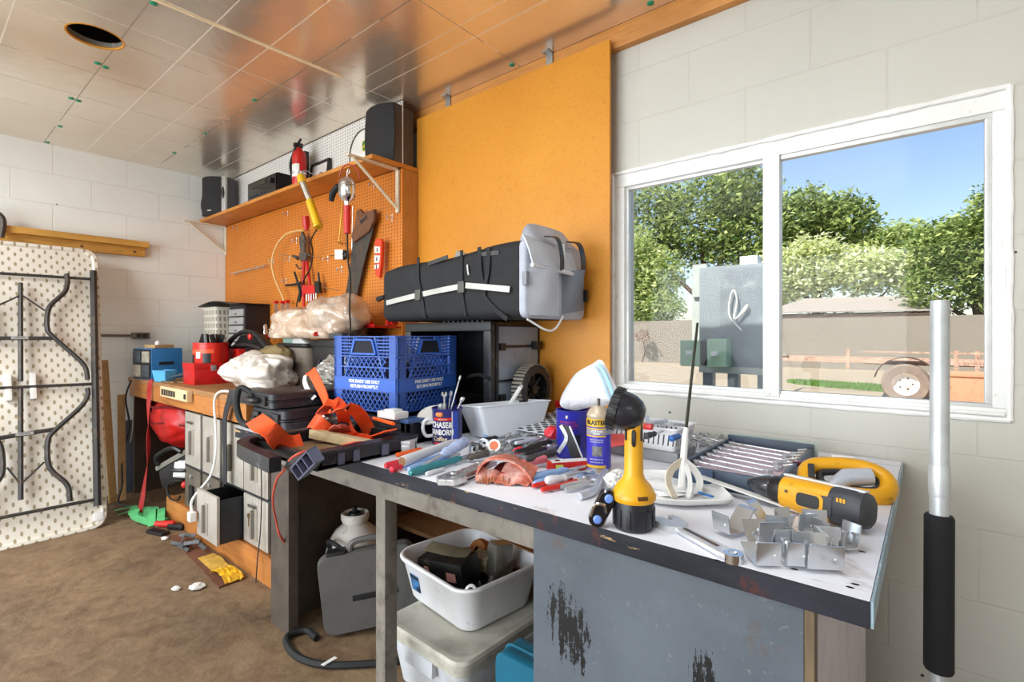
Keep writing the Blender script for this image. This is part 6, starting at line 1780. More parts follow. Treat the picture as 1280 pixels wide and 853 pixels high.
# pole leaning in the corner by the window
pl = thing('pole', 'silver telescopic pole with black foam grip standing beside the near bench end', 'pole', (.07, 1.4, 0))
P0, P1 = Vector((.0106, 1.24, .0)), Vector((.0148, 1.31, 1.222))
def pp(z):
    return P0.lerp(P1, z / 1.222)
m_pole = mat('brushed_pole', 'C3C7C9', .45, .45, var=.1, vs=20)
S().tube([pp(.62), pp(1.221), pp(1.222)], [.0155, .0155, .0145], 24).build('upper_tube', m_pole, pl, True)
S().tube([pp(.84), pp(.845), pp(.895), pp(.90)], [.0162, .017, .017, .0162], 24).build('joint_ring', m_pole, pl, True)
S().tube([pp(0), pp(.6)], .0135, 20).build('lower_tube', m_pole, pl, True)
S().tube([pp(.51), pp(.515), pp(.80), pp(.805)], [.021, .0235, .0235, .021], 24).build('foam_grip', mat('black_foam', '131315', .85, var=.2, bump=.4, bs=200), pl, True)
S().tube([pp(0), pp(.03)], .0165, 20).build('end_cap', m_rubber, pl, True)

# ---------------------------------------------------------------- everything lying on the white bench
B1 = ZB + .001
def lift(p, h):
    return Vector((p[0], p[1], p[2] + h))
def wrench_mesh(s, M, L, w, t, kind='combo'):
    """Open jaw at x=L, ring (or second jaw) at x=0."""
    s.loft([[(x, y, z) for y, z in rrect(ww, t * .8, t * .3, 2)] for x, ww in ((w * .9, w * .62), (L * .5, w * .5), (L - w * .9, w * .7))], m=M)
    def jaw(x0, sg):
        P = [(-.8, -.35), (-.4, -.85), (.45, -1), (1.0, -.62), (.95, -.32), (.25, -.35), (.0, 0), (.25, .35), (.95, .32), (1.0, .62), (.45, 1), (-.4, .85), (-.8, .35)]
        A, B = [], []
        s.loft([[(x0 + sg * px * w * 1.0, py * w, z) for px, py in P] for z in (-t / 2, t / 2)], m=M)
    jaw(L - w, 1)
    if kind == 'combo':
        n = 14
        s.loft([[M @ Vector((w * .2 + r * math.cos(2 * PI * j / n), r * math.sin(2 * PI * j / n), z)) for j in range(n)] for r, z in ((w * .55, t / 2), (w * .85, t / 2), (w * .95, 0), (w * .85, -t / 2), (w * .55, -t / 2), (w * .55, t / 2))], (False, False))
    else:
        jaw(w, -1)
def wrench(label, A, B, w=.012, t=.005, kind='combo', m=None, group=None, name='wrench'):
    A, B = Vector(A), Vector(B)
    r = S()
    M = aim(A, B)
    wrench_mesh(r, Matrix(), (B - A).length, w, t, kind)
    o = r.build(name, m or m_steel)
    o.matrix_basis = M
    return tag(o, label, 'wrench', group)
def screwdriver(label, A, B, hm, hl=.1, hr=.013, sr=.003, name='screwdriver', cat='screwdriver', group=None, shaft=None):
    """Handle end at A, tip at B."""
    A, B = Vector(A), Vector(B)
    L = (B - A).length
    r = thing(name, label, cat, A, aim(A, B).to_euler(), group)
    K = basis((0, 0, 0), (0, 1, 0), (0, 0, 1), (1, 0, 0))
    S().lathe([(0, 0), (hr * .7, .002), (hr, hl * .1), (hr, hl * .55), (hr * .75, hl * .7), (hr * .95, hl * .85), (hr * .5, hl), (0, hl)], 10, K).build('handle', hm, r)
    S().lathe([(sr, hl * .95), (sr, L - .012), (sr * .6, L), (0, L)], 8, K).build('shaft', shaft or m_steel, r)
    return r
def pliers(label, A, B, gm, spread=.035, name='pliers', w=.008, gl=.55):
    A, B = Vector(A), Vector(B)
    L = (B - A).length
    r = thing(name, label, 'pliers', A, aim(A, B).to_euler())
    for sg in (-1, 1):
        S().tube(catmull([(0, sg * spread, 0), (L * .25, sg * spread * 1.0, 0), (L * gl, sg * spread * .5, 0)], 5), [w * .8] + [w] * 10, 8, flat=.8).build('handle', gm, r)
    s = S()
    for sg in (-1, 1):
        s.tube([(L * gl * .95, sg * spread * .5, 0), (L * .72, -sg * .002, 0), (L * .8, sg * .006, 0), (L, sg * .003, 0)], [w * .7, w, w * .9, w * .4], 8, flat=.7)
    s.cyl((L * .73, 0, -w * .9), (L * .73, 0, w * .9), w * 1.1)
    s.build('jaws', m_steel, r)
    return r
# --- coffee can with wrenches
def text_cyl(s, body, size, M, r, ac, z, depth=.0006, bold=0, sx=1):
    t = S()
    text(t, body, size, Matrix(), depth, bold=bold)
    vs = []
    t.b.verts.index_update()
    for v in t.b.verts:
        a = ac + v.co.x * sx / r
        vs.append(M @ Vector(((r + v.co.z) * math.cos(a), (r + v.co.z) * math.sin(a), z + v.co.y)))
    s._add(vs, [[v.index for v in f.verts] for f in t.b.faces])
    t.b.free()
    return s
m_navy = mat('navy_can', '23246A', .3, var=.08)
cc = thing('coffee_can', 'dark blue coffee can mug with white lettering holding wrenches beside the milk crate', 'can', (-1.304, 1.222, B1))
M = TR((-1.304, 1.222, B1))
FA = math.atan2(-1.222, 1.304)
S().lathe([(0, 0), (.05, 0), (.052, .003), (.052, .118), (.054, .121), (.054, .126), (.0505, .126), (.0505, .006), (0, .006)], 36, M).build('can', m_navy, cc, True)
wrap(S(), M, .0523, FA - 1.0, FA + .35, .0, .012).build('red_band', m_red, cc, True)
wrap(S(), M, .0523, FA - 1.0, FA + .3, .086, .096).build('red_band', m_red, cc, True)
wrap(S(), M, .0522, FA + .35, FA + .8, .006, .118).build('blue_panel', mat('bright_blue_panel', '3B52B4', .3), cc, True)
wrap(S(), M, .0524, FA + .3, FA + .36, .006, .118).build('white_edge', m_white, cc, True)
wrap(S(), M, .0524, FA + .45, FA + .75, .008, .022).build('white_patch', m_white, cc, True)
ls = S(); text_cyl(ls, 'CHASE&', .027, M, .0526, FA - .42, .071, bold=.0007, sx=.8); text_cyl(ls, 'SANBORN', .026, M, .0526, FA - .40, .046, bold=.0007, sx=.72)
ls.build('white_lettering', m_white, cc, True)
ls = S(); text_cyl(ls, 'Coffee', .022, M, .0526, FA - .5, .024, bold=.0002, sx=.9); text_cyl(ls, 'FRESH ROAST', .006, M, .0528, FA - .3, .091, sx=.9)
ls.build('cream_lettering', mat('cream_ink', 'E4CFA0', .5), cc, True)
s = S(); s.ball(M @ Vector((.0515 * math.cos(FA - .62), .0515 * math.sin(FA - .62), .107)), (.009, .009, .009), 2); s.ball(M @ Vector((.0515 * math.cos(FA - .42), .0515 * math.sin(FA - .42), .107)), (.009, .009, .009), 2)
s.build('round_emblem', mat('orange_emblem', 'E08A4A', .5), cc, True)
s = S(); a = FA - 1.35
s.tube(catmull([M @ Vector((q * math.cos(a), q * math.sin(a), z)) for q, z in ((.05, .085), (.075, .085), (.085, .06), (.075, .032), (.05, .03))], 5), .006, 8)
s.build('handle', mat('white_enamel_handle', 'E5E7EA', .3), cc, True)
for i, (pa, pb, w, lb) in enumerate((((-1.301,1.235,0.884), (-1.279,1.26,1.004), .012, 'tallest ring ended wrench standing in the coffee can'), ((-1.319,1.24,0.879), (-1.313,1.25,0.955), .011, 'middle steel wrench standing in the coffee can'), ((-1.314,1.22,0.881), (-1.323,1.225,0.953), .010, 'short open ended wrench standing in the coffee can near its handle'), ((-1.263,1.225,0.886), (-1.233,1.23,0.94), .010, 'wrench leaning out of the coffee can towards the clear bin'))):
    A, B = Vector(pa), Vector(pb)
    A = A - (B - A).normalized() * .06
    wrench(lb, B if i == 0 else A, A if i == 0 else B, w, .006)
tag(S().cyl((-1.33, 1.23, B1 + .05), (-1.335, 1.225, B1 + .135), .016).build('socket', m_steel), 'steel socket standing in the coffee can beside its rim', 'socket')
# --- clear box, hammer handle, screwdrivers at the near left
cb2 = thing('clear_box', 'small clear plastic parts box lying near the lid tray', 'box', (-1.36, 1.03, B1))
CM2 = TR((-1.345, 1.045, B1), (0, 0, .5))
m_clear = mat('clear_plastic', 'C9CCCE', .15, var=.12, vs=40, coat=.5)
S().box((0, 0, .014), (.10, .065, .028), CM2, .004).build('body', m_clear, cb2, True)
S().box((0, 0, .033), (.103, .068, .012), CM2, .003).build('lid', mat('clear_lid', 'D9DCDF', .1, var=.1, vs=30, coat=.6), cb2, True)
S().box((-.03, -.035, .022), (.012, .004, .01), CM2).build('catch', m_black, cb2, True)
m_wood2 = mat('white_painted_wood', 'D2D2D6', .5, var=.1)
hh = thing('hammer_handle', 'loose white wooden handle with bare brown end lying before the coffee can', 'handle', (-1.196,0.936,0.786))
A, B = Vector((-1.139,0.897,0.8)), Vector((-1.208,1.154,0.8))
S().tube([A, A.lerp(B, .02), B], [.0135, .015, .012], 12).build('shaft', m_wood2, hh, True)
S().cyl(A - (B - A).normalized() * .001, A, .0125, n=12).build('bare_end', wood('bare_end', '7A5230', '9A7044', 0), hh, True)
tag(S().tube([(-1.278,0.985,0.781), (-1.28,1.083,0.781)], .007, 8).build('orange_stick', mat('orange_plastic', 'F0641F', .5)), 'orange plastic stick behind the loose white wooden handle', 'stick')
screwdriver('big screwdriver with pale blue handle lying over the white wooden handle', (-1.095,1.11,0.83), (-1.089,0.921,0.788), mat('pale_blue_handle', 'A9B6DA', .3, var=.2, vs=60), .11, .017, .004)
m_pinkred = mat('red_grip', 'D42A3C', .4)
m_lblue = mat('light_blue_grip', '8FAEDD', .35, var=.15)
m_teal2 = mat('teal_handle', '2E7F86', .3, var=.15)
screwdriver('red handled screwdriver nearest the bench edge corner', (-1.186,0.872,0.784), (-1.198,1.075,0.784), m_pinkred, .09, .009, .004)
screwdriver('red and blue handled screwdriver second from the bench edge corner', (-1.139,0.856,0.784), (-1.161,1.092,0.784), m_pinkred, .045, .009, .007, shaft=m_lblue)
screwdriver('long teal handled chisel lying before the big screwdriver', (-1.067,0.864,0.786), (-1.074,1.131,0.79), m_teal2, .2, .011, .006)
screwdriver('blue handled punch lying beside the long teal chisel', (-1.105,0.89,0.785), (-1.122,1.105,0.785), m_lblue, .16, .009, .005, 'punch', 'punch')
screwdriver('short pale pencil like stick in front of the long teal chisel', (-1.042,0.898,0.781), (-1.045,0.97,0.781), m_wood2, .07, .006, .004, 'stick', 'stick')
wrench('thin steel wrench lying along the blue handled punch', (-1.112,0.924,0.779), (-1.059,1.094,0.782), .011, .006)
wrench('steel wrench under the big screwdriver shaft', (-1.122,0.991,0.78), (-1.083,1.154,0.782), .012, .006)
# big adjustable pipe wrench and neighbours
pw = thing('pipe_wrench', 'large steel adjustable wrench with hooked jaw lying before the leather pouch', 'wrench', (-0.955,0.898,0.782))
A, B = Vector((-0.935,0.869,0.788)), Vector((-0.945,1.02,0.792))
K = aim(A, B)
S().prism([(-.0, -.03), (.045, -.034), (.055, -.012), (.018, -.012), (.012, .0), (.018, .018), (.05, .02), (.048, .032), (.0, .03), (-.018, .008)], .016, K @ TR((0, 0, -.008)), bev=.002).build('jaw', m_steel, pw, True)
S().prism([(.04, -.016), (.16, -.012), (.2, -.010), (.2, .010), (.16, .008), (.04, -.0)], .012, K @ TR((0, 0, -.006)), bev=.002).build('handle', m_steel, pw, True)
S().cyl(K @ Vector((.05, .014, 0)), K @ Vector((.08, .012, 0)), .007).build('knurl', m_steel, pw, True)
for a, b, lb in (((-0.916,0.902,0.78), (-0.923,1.009,0.785), 'rusty steel wrench lying beside the large adjustable wrench'), ((-0.94,0.903,0.8), (-0.962,1.032,0.8), 'steel wrench lying over the large adjustable wrench handle'), ((-0.989,0.99,0.782), (-0.976,1.06,0.79), 'short steel wrench behind the large adjustable wrench')):
    wrench(lb, a, b, .011, .007, m=m_iron if 'rusty' in lb else m_steel)
# leather pouch
lp = thing('leather_pouch', 'folded salmon leather tool pouch with frayed edges among the tools', 'pouch', (-0.902,1.057,0.774))
m_lea = mat('salmon_leather', 'B8614A', .7, var=.2, vs=14, dirt='E2CDC6', damt=.45, ds=16, bump=.4)
m_lea2 = mat('inner_leather', '8E3F3A', .7, var=.25)
pc = Vector((-0.862,1.011,0.774))
pa, pbx = Vector((.50, -.866, 0)), Vector((.866, .50, 0))     # towards the viewer, and along the bench
def LP(a, x, z):
    return pc + pa * a + pbx * x + Vector((0, 0, z))
def outer(u, v):
    t_ = PI * (-.04 + 1.08 * u)
    r = 1 + .12 * noise.noise(Vector((u * 3, v * 2, 1)))
    k = .8 + .2 * v
    return LP(-.07 + .105 * v + .02 * u, -.005 - .072 * k * math.cos(t_) * r + .012 * v, .003 + (.058 * k * math.sin(max(0, min(PI, t_))) + .006 * v * math.sin(6 * u)) * r)
S().sheet(outer, 26, 16, .005).build('outer_fold', m_lea, lp, True, 70)
S().sheet(lambda u, v: LP(-.05 + .08 * v, -.04 + .09 * u, .004 + .03 * math.sin(PI * u) * (1 - .5 * v) + .004 * math.sin(9 * u + 4 * v)), 16, 10, .004).build('inner_fold', m_lea2, lp, True, 70)
def front(u, v):
    return LP(.0 + .055 * v, .005 + .085 * u - .02 * v, .045 * (1 - v) ** 1.3 * (.55 + .45 * math.sin(PI * (.2 + .7 * u))) + .004 + .004 * math.sin(11 * u) * v)
S().sheet(front, 18, 10, .004).build('front_flap', m_lea, lp, True, 70)
S().sheet(lambda u, v: LP(.015 + .03 * v, -.066 + .075 * u, .032 * (1 - v) * (1 - .5 * u) + .003 + .003 * math.sin(13 * u)), 14, 6, .004).build('lower_flap', m_lea, lp, True, 70)
s = S()
for k in range(11):
    p = LP(.04, -.055 + .0075 * k, .012 + .004 * (k % 3))
    s.tube(catmull([p, p + pa * .008 + Vector((0, 0, -.003)), p + pa * (.012 + .005 * (k % 2)) + Vector((0, 0, -.010))], 3), .0018, 5)
s.build('fringe', mat('tan_fringe', 'A5714A', .8), lp, True)
# red torpedo level, red handled pliers, blue and grey handles, bent bar
tl3 = thing('torpedo_level', 'bright red torpedo level with white top lying before the blue spray can', 'level', (-0.843,1.265,0.774))
A, B = Vector((-0.821,1.148,0.789)), Vector((-0.747,1.243,0.789))
K = aim(A, B)
L = (B - A).length
S().prism([(0, -.006), (.012, -.018), (L, -.014), (L, .018), (.012, .02), (0, .008)], .024, K @ TR((0, 0, -.012)), bev=.002).build('body', m_red, tl3, True)
S().prism([(.01, -.0165), (L - .003, -.013), (L - .003, .017), (.012, .0185)], .0015, K @ TR((0, 0, .0118))).build('white_top', m_white, tl3, True)
S().box((.03, -.0175, .0), (.022, .004, .012), K, .003).build('vial', mat('green_vial', 'C7E36A', .1), tl3, True)
S().lathe([(0, .0), (.008, .0), (.008, .002), (0, .002)], 16, K @ TR((.03, .002, .0125))).build('vial_window', mat('dark_red_hole', '6A0F14', .4), tl3, True)
screwdriver('pink handled screwdriver pointing at the red torpedo level', (-0.848,1.186,0.8), (-0.912,1.104,0.785), mat('pink_handle', 'D97483', .4), .09, .012, .004)
pliers('red handled slip joint pliers lying near the bench edge before the spray can', (-0.735,0.987,0.783), (-0.671,1.185,0.783), m_red, .018)
screwdriver('screwdriver with pale blue handle ends behind the red pliers', (-0.788,1.031,0.787), (-0.742,1.234,0.787), m_lblue, .13, .012, .004)
screwdriver('second pale blue handled screwdriver lying beside the red pliers', (-0.756,0.999,0.784), (-0.744,1.182,0.784), m_lblue, .08, .009, .004)
wrench('grey steel wrench lying across the red plier jaws', (-0.741,1.057,0.792), (-0.698,1.181,0.792), .011, .006)
screwdriver('screwdriver with white and tan handle behind the red pliers', (-0.731,1.015,0.795), (-0.704,1.096,0.79), m_wood2, .07, .011, .004)
s = S(); s.tube(catmull([(-0.62,0.995,0.783), (-0.613,1.031,0.783), (-0.626,1.085,0.785), (-0.651,1.15,0.79), (-0.666,1.197,0.79)], 5), .0085, 10)
tag(s.build('bent_bar', mat('pale_steel', 'BFC3CB', .3, .6)), 'thick bent steel bar beside the black clip holder', 'bar')
pliers('steel handled pliers lying behind the bent bar', (-0.687,1.023,0.782), (-0.641,1.148,0.79), mat('pale_steel', 'BFC3CB', .3, .6), .012, w=.007)
s = S(); s.tube(catmull([(-0.705,1.128,0.783), (-0.714,1.175,0.784), (-0.697,1.195,0.785)], 5), .007, 8)
tag(s.build('bent_rod', m_lblue), 'short pale blue bent handle beside the foot of the spray can', 'handle')
# --- big heap of wrenches before the clear bin
rr = random.Random(42)
def in_heap(n, box, yaw, z0, layers, label, group, lens=(.12, .2), mats=None):
    first = []
    for i in range(n):
        L = rr.uniform(*lens)
        w = L * .07
        s = S()
        if i < 5:
            wrench_mesh(s, TR((-L / 2, 0, 0)), L, w, .006, 'combo' if i % 2 else 'open')
            o = s.build('wrench', mats or m_steel)
            first.append(o)
        else:
            s.b.free()
            o = dup(pick_r(first))
        a = rr.gauss(yaw, .38)
        z = z0 + (i * layers // n) * .0075
        o.location = (rr.uniform(box[0], box[1]), rr.uniform(box[2], box[3]), z)
        o.rotation_euler = (rr.gauss(0, .1), rr.gauss(0, .06), a)
        tag(o, label, 'wrench', group)
def pick_r(a):
    return a[rr.randrange(len(a))]
in_heap(58, (-1.13, -.92, 1.2, 1.5), 1.95, B1 + .004, 4, 'steel wrench lying in the heap between the clear bin and the red torpedo level', 'wrenches heaped before the clear bin')
in_heap(40, (-.75, -.54, 1.64, 1.84), 2.3, B1 + .004, 3, 'steel wrench lying in the heap under the window behind the white plate', 'wrenches heaped under the window', (.12, .19))
hx = [((618, 557), 'orange_ring', 'orange and white tape ring standing in the tool heap behind the leather pouch', 'ring')]
s = S(); RM = TR((-1.039,1.172,0.81), (1.1, 0, .6)); s.lathe([(.0, -.008), (.013, -.008), (.013, .008), (0, .008)], 18, RM)
o = s.build('tape_roll', mat('orange_core', 'E27A52', .5)); tag(o, 'small white roll with orange face standing in the tool heap behind the leather pouch', 'roll')
S().lathe([(.0135, -.009), (.02, -.009), (.02, .009), (.0135, .009), (.0135, -.009)], 20, RM, (False, False)).build('white_ring', m_white, o)
for A, B, m, lb, hl in (((-1.148,1.235,0.8), (-1.157,1.387,0.8), m_black, 'black handled screwdriver at the back of the tool heap', .08), ((-1.006,1.218,0.812), (-1.006,1.378,0.812), m_dkgrey, 'charcoal handled screwdriver on top of the tool heap', .09), ((-0.947,1.192,0.81), (-0.963,1.129,0.8), m_pinkred, 'red tipped screwdriver in the heap above the leather pouch', .03), ((-1.022,1.132,0.8), (-1.054,1.082,0.79), m_iron, 'iron chisel in the heap left of the leather pouch', .07), ((-0.908,1.295,0.82), (-0.938,1.227,0.81), m_black, 'black handled nut driver pointing at the blue paper can', .09), ((-1.23,1.336,0.79), (-1.247,1.438,0.79), m_lblue, 'pale blue handled screwdriver behind the heap at the clear bin foot', .06), ((-1.089,1.161,0.8), (-1.182,1.191,0.8), m_iron, 'dark iron punch between the coffee can and the tape roll', .06), ((-0.844,1.223,0.81), (-0.879,1.136,0.8), m_dkgrey, 'dark grey handle lying behind the red torpedo level', .1)):
    screwdriver(lb, A, B, m, hl, .0105, .004)
pliers('steel pliers with pale grips on the heap before the clear bin', (-1.004,1.216,0.82), (-0.973,1.387,0.815), mat('pale_grip', 'B9BECB', .4), .016)
pliers('black handled pliers on the heap under the red plastic clamp', (-0.911,1.139,0.815), (-0.896,1.321,0.81), m_black, .018)
tag(S().ball((-0.966,1.381,0.83), (.026, .03, .022), 3, .2, 2, 3).build('red_clamp', m_pinkred), 'red plastic clamp head on the heap beside the blue can of paper', 'clamp')
s = S(); CK = TR((-1.089,1.132,0.8)); s.lathe([(.009, -.012), (.016, -.012), (.016, .012), (.009, .012), (.009, -.012)], 14, CK, (False, False)); tag(s.build('socket', m_chrome), 'chrome socket in the heap behind the large adjustable wrench', 'socket')
s = S(); s.lathe([(.01, -.014), (.019, -.014), (.019, .014), (.01, .014), (.01, -.014)], 14, TR((-1.111,1.203,0.8), (1.3, .3, .4)), (False, False)); tag(s.build('socket', m_chrome), 'chrome socket lying between coffee can and tape roll', 'socket')
# perforated white tray behind the heap
t = NT('perforated_white')
sp = t.n('SeparateXYZ'); t.l(t.coord(), sp.inputs[0])
def rowd(ox, oy):
    a = t.math('SUBTRACT', t.math('FRACT', t.math('ADD', t.math('DIVIDE', sp.outputs[0], .05), ox)), .5)
    b = t.math('SUBTRACT', t.math('FRACT', t.math('ADD', t.math('DIVIDE', sp.outputs[1], .04), oy)), .5)
    a = t.math('MULTIPLY', a, 3.2); b = t.math('MULTIPLY', b, 4.0)
    return t.math('LESS_THAN', t.math('ADD', t.math('MULTIPLY', a, a), t.math('MULTIPLY', b, b)), 1)
t.color(t.mix(t.math('MAXIMUM', rowd(0, 0), rowd(.5, .5)), 'D5D8DE', '1B1D22')); t.set(Roughness=.4)
pt = S(); pt.box((0, 0, 0), (.26, .38, .004), bev=.001)
po = pt.build('perforated_tray', t.m)
po.location = (-1.08, 1.64, B1 + .052); po.rotation_euler = (.12, .0, -.1)
tag(po, 'white perforated metal tray tilted behind the tool heap', 'tray')
tag(S().bb((-1.21, 1.7, B1), (-.98, 1.82, B1 + .05), bev=.006).build('white_box', m_white), 'low white box under the back of the perforated tray', 'box')
tag(S().box((-1.2, 1.80, B1 + .085), (.08, .03, .03), bev=.008).build('plastic_clip', m_red), 'red plastic clip lying beside the chest wheel on the perforated tray', 'handle')
# translucent bin with putty knife
bn = thing('clear_bin', 'translucent white plastic bin tilted on the tool heap in front of the wheeled chest', 'bin', (-1.28, 1.55, B1))
BA, BB = Vector((-1.303,1.346,0.779)), Vector((-1.21,1.523,0.779))
xb = Vector((.28, .96, 0)).normalized()
BM = basis((-1.245, 1.475, B1 + .004), xb, Vector((-xb.y, xb.x, 0)), (0, 0, 1)) @ Matrix.Rotation(math.radians(-5), 4, 'X')
m_bin = mat('translucent_bin', 'EFF4FB', .25, var=.03, vs=5, coat=.3, alpha=.82)
s = S(); s.loft([[(x, y, z) for x, y in rrect(w, d, .015)] for w, d, z in ((.25, .12, 0), (.32, .16, .11), (.33, .17, .113), (.33, .17, .117), (.315, .155, .117), (.245, .115, .004))], m=BM)
s.build('bin_shell', m_bin, bn, True)
pk = thing('putty_knife', 'white plastic putty knife standing in the translucent bin', 'putty knife', BM @ Vector((0, 0, .02)))
A, B = Vector((-1.338,1.5,0.77)), Vector((-1.24,1.56,0.949))
K = aim(A, B)
L = (B - A).length
S().prism([(0, -.03), (L * .3, -.024), (L * .45, -.012), (L * .45, .012), (L * .3, .024), (0, .03)], .004, K @ TR((0, 0, 0))).build('blade', mat('dusty_blade', 'CFC9C4', .4), pk, True)
S().prism([(L * .42, -.012), (L, -.02), (L + .008, 0), (L, .02), (L * .42, .012)], .014, K @ TR((0, 0, -.005)), bev=.003).build('handle', m_white, pk, True)
S().box((L - .012, 0, .0), (.008, .016, .02), K).build('hang_slot', m_black, pk, True)
# --- blue can with a zip bag, spray can
vc2 = thing('blue_can', 'royal blue tall can holding a clear zip bag behind the spray can', 'can', (-.865, 1.345, B1))
M = TR((-.865, 1.345, B1)); FA = math.atan2(-1.345, .865)
S().lathe([(0, 0), (.05, 0), (.051, .004), (.051, .142), (.053, .146), (.049, .146), (.049, .006), (0, .006)], 36, M).build('can', mat('royal_blue_can', '2A2A9C', .28, var=.06), vc2, True)
wrap(S(), M, .0512, FA - .1, FA + .5, .04, .075).build('dark_print', mat('dark_print', '14152A', .4), vc2, True)
ls = S()
for k, tx in enumerate(('FINE QUALITY', 'RED DOT BLEND', 'SINCE 1862')):
    text_cyl(ls, tx, .0085, M, .0514, FA - .3, .112 - .009 * k)
ls.build('red_lettering', mat('red_ink', 'B8305A', .5), vc2, True)
s = S(); s.ball(M @ Vector((.0505 * math.cos(FA - .35), .0505 * math.sin(FA - .35), .128)), (.004, .004, .006), 2)
s.build('white_drop', m_white, vc2, True)
sq = thing('scraper', 'black and silver carpenter square leaning against the royal blue can', 'square', (-.84, 1.26, B1))
A = Vector((-0.89,1.325,0.8)); 
S().prism([(p[0], p[2]) for p in ((-0.848,1.25,0.89), (-0.814,1.25,0.887), (-0.77,1.25,0.802), (-0.803,1.25,0.797))], .006, basis((0, 1.25, 0), (1, 0, 0), (0, 0, 1), (0, -1, 0)) @ TR((0, 0, 0))).build('black_blade', m_black, sq, True)
S().strap([(-0.809,1.243,0.888), (-0.766,1.243,0.804)], .004, .003, (1, 0, 0), k=1).strap([(-0.84,1.243,0.887), (-0.82,1.243,0.852), (-0.849,1.243,0.806)], .012, .003, (.7, 0, .7)).build('silver_edge', m_steel, sq, True)
zb = thing('zip_bag', 'clear white zip bag with blue seal standing up out of the royal blue can', 'bag', (-.865, 1.345, B1 + .14))
t = NT('milky_film')
c = t.ramp(t.noise(18, 5, .65, dist=1.5), [(.3, 'D5D6DA'), (.7, 'F1F1F3')])
t.color(c); t.set(Roughness=.22, Alpha=.86, Coat_Weight=.5); t.bump(t.noise(22, 4, .6, dist=1.2), .5, .01)
OUT = [(-0.911,1.33,0.948), (-0.905,1.33,0.924), (-0.854,1.33,0.918), (-0.803,1.33,0.933), (-0.711,1.33,0.951), (-0.703,1.33,0.97), (-0.721,1.33,1.015), (-0.761,1.33,1.078), (-0.797,1.33,1.064), (-0.851,1.33,1.035), (-0.887,1.33,0.991)]
cx_ = sum(p[0] for p in OUT) / len(OUT); cz_ = sum(p[2] for p in OUT) / len(OUT)
def pouch_ring(f, dy):
    return [(cx_ + (p[0] - cx_) * f, 1.345 + dy, cz_ + (p[2] - cz_) * f) for p in catmull(OUT, 4, True)]
s = S(); s.loft([pouch_ring(.2, -.03), pouch_ring(.6, -.026), pouch_ring(.85, -.012), pouch_ring(1, 0), pouch_ring(.85, .012), pouch_ring(.6, .026), pouch_ring(.2, .03)])
s.build('film', t.m, zb, True, 60)
s = S()
for d, w in ((0, .01), (.016, .003)):
    dx = Vector((-.8, 0, -.35)) * d
    s.strap([Vector((-0.759,1.322,1.068)) + dx, Vector((-0.732,1.32,1.03)) + dx, Vector((-0.707,1.322,0.97)) + dx], w, .003, (1, 0, .3))
s.build('blue_seal', mat('sky_blue_seal', '8FC4E8', .4), zb, True)
sc = thing('spray_can', 'blue and tan spray can with yellow bands standing behind the yellow flashlight', 'spray can', (-.718, 1.252, B1))
M = TR((-.718, 1.252, B1)); FA = math.atan2(-1.252, .718)
R = .0335
S().lathe([(0, 0), (R - .002, 0), (R, .003), (R, .006), (R - .001, .008), (R - .001, .15), (R, .153), (R, .156), (R - .003, .162), (.022, .174), (.018, .178), (.018, .18), (.006, .181), (0, .181)], 32, M).build('can', mat('tan_worn_can', 'B5A58F', .35, .2, var=.15, vs=14), sc, True)
S().lathe([(.004, .181), (.0045, .2), (0, .2)], 10, M).build('nozzle', m_iron, sc, True)
m_yb = mat('label_yellow', 'DDB028', .4); m_bb = mat('label_blue', '3A35B0', .32, var=.1)
wrap(S(), M, R + .0003, FA - 1.7, FA + 1.7, .01, .125, 24).build('blue_label', m_bb, sc, True)
for z0, z1 in ((.126, .147), (.012, .02), (.098, .102), (.118, .122)):
    wrap(S(), M, R + .0006, FA - 1.7, FA + .6 if z0 < .126 else FA + 1.7, z0, z1, 20).build('yellow_band', m_yb, sc, True)
wrap(S(), M, R + .0007, FA - 1.4, FA + 1.2, .104, .117, 20).build('grey_band', mat('label_grey', '8F8F96', .4), sc, True)
wrap(S(), M, R + .0008, FA - .55, FA + .25, .045, .072, 8).build('picture_panel', mat('label_picture', '6D6A68', .4, var=.6, vs=90), sc, True)
ls = S(); text_cyl(ls, 'BLASTER', .017, M, R + .0009, FA - .25, .1365, bold=.0005, sx=.9)
ls.build('black_lettering', m_black, sc, True)
ls = S(); text_cyl(ls, 'CUTTING', .0075, M, R + .001, FA - .15, .1135, bold=.0002); text_cyl(ls, 'FLUID', .0065, M, R + .001, FA - .15, .107, bold=.0002)
for k in range(4):
    text_cyl(ls, 'MULTI PURPOSE OIL', .0042, M, R + .001, FA - .2, .09 - .006 * k if k < 2 else .052 - .008 * k)
ls.build('white_lettering', m_white, sc, True)
# --- yellow flashlight
fl = thing('flashlight', 'yellow cordless flashlight with swivel black head standing at the bench edge', 'flashlight', (-.452, .925, B1))
M = TR((-.452, .925, B1)); FA = math.atan2(-.925, .452)
m_dw = mat('tool_yellow', 'E5A517', .38, var=.08, dirt='7A5A1A', damt=.12, ds=30)
m_bat = mat('battery_black', '1C1D26', .4, var=.1)
s = S(); s.lathe([(0, 0), (.036, 0), (.039, .004), (.0395, .05), (.038, .056), (0, .056)], 32, M)
for k in range(12):
    a = FA + (k - 5.5) * .5
    s.box((.0395 * math.cos(a), .0395 * math.sin(a), .024), (.004, .009, .034), M, .001, rot=(0, 0, a))
s.build('battery', m_bat, fl, True)
S().lathe([(0, .054), (.040, .054), (.0425, .058), (.0425, .066), (.040, .071), (.033, .084), (.022, .096), (.0185, .106), (.0178, .19), (.0195, .205), (.018, .214), (0, .216)], 32, M).build('handle', m_dw, fl, True)
for sg in (-1, 1):
    a = FA + .62 * (1 if sg > 0 else -.35)
q = S(); a = FA + .42
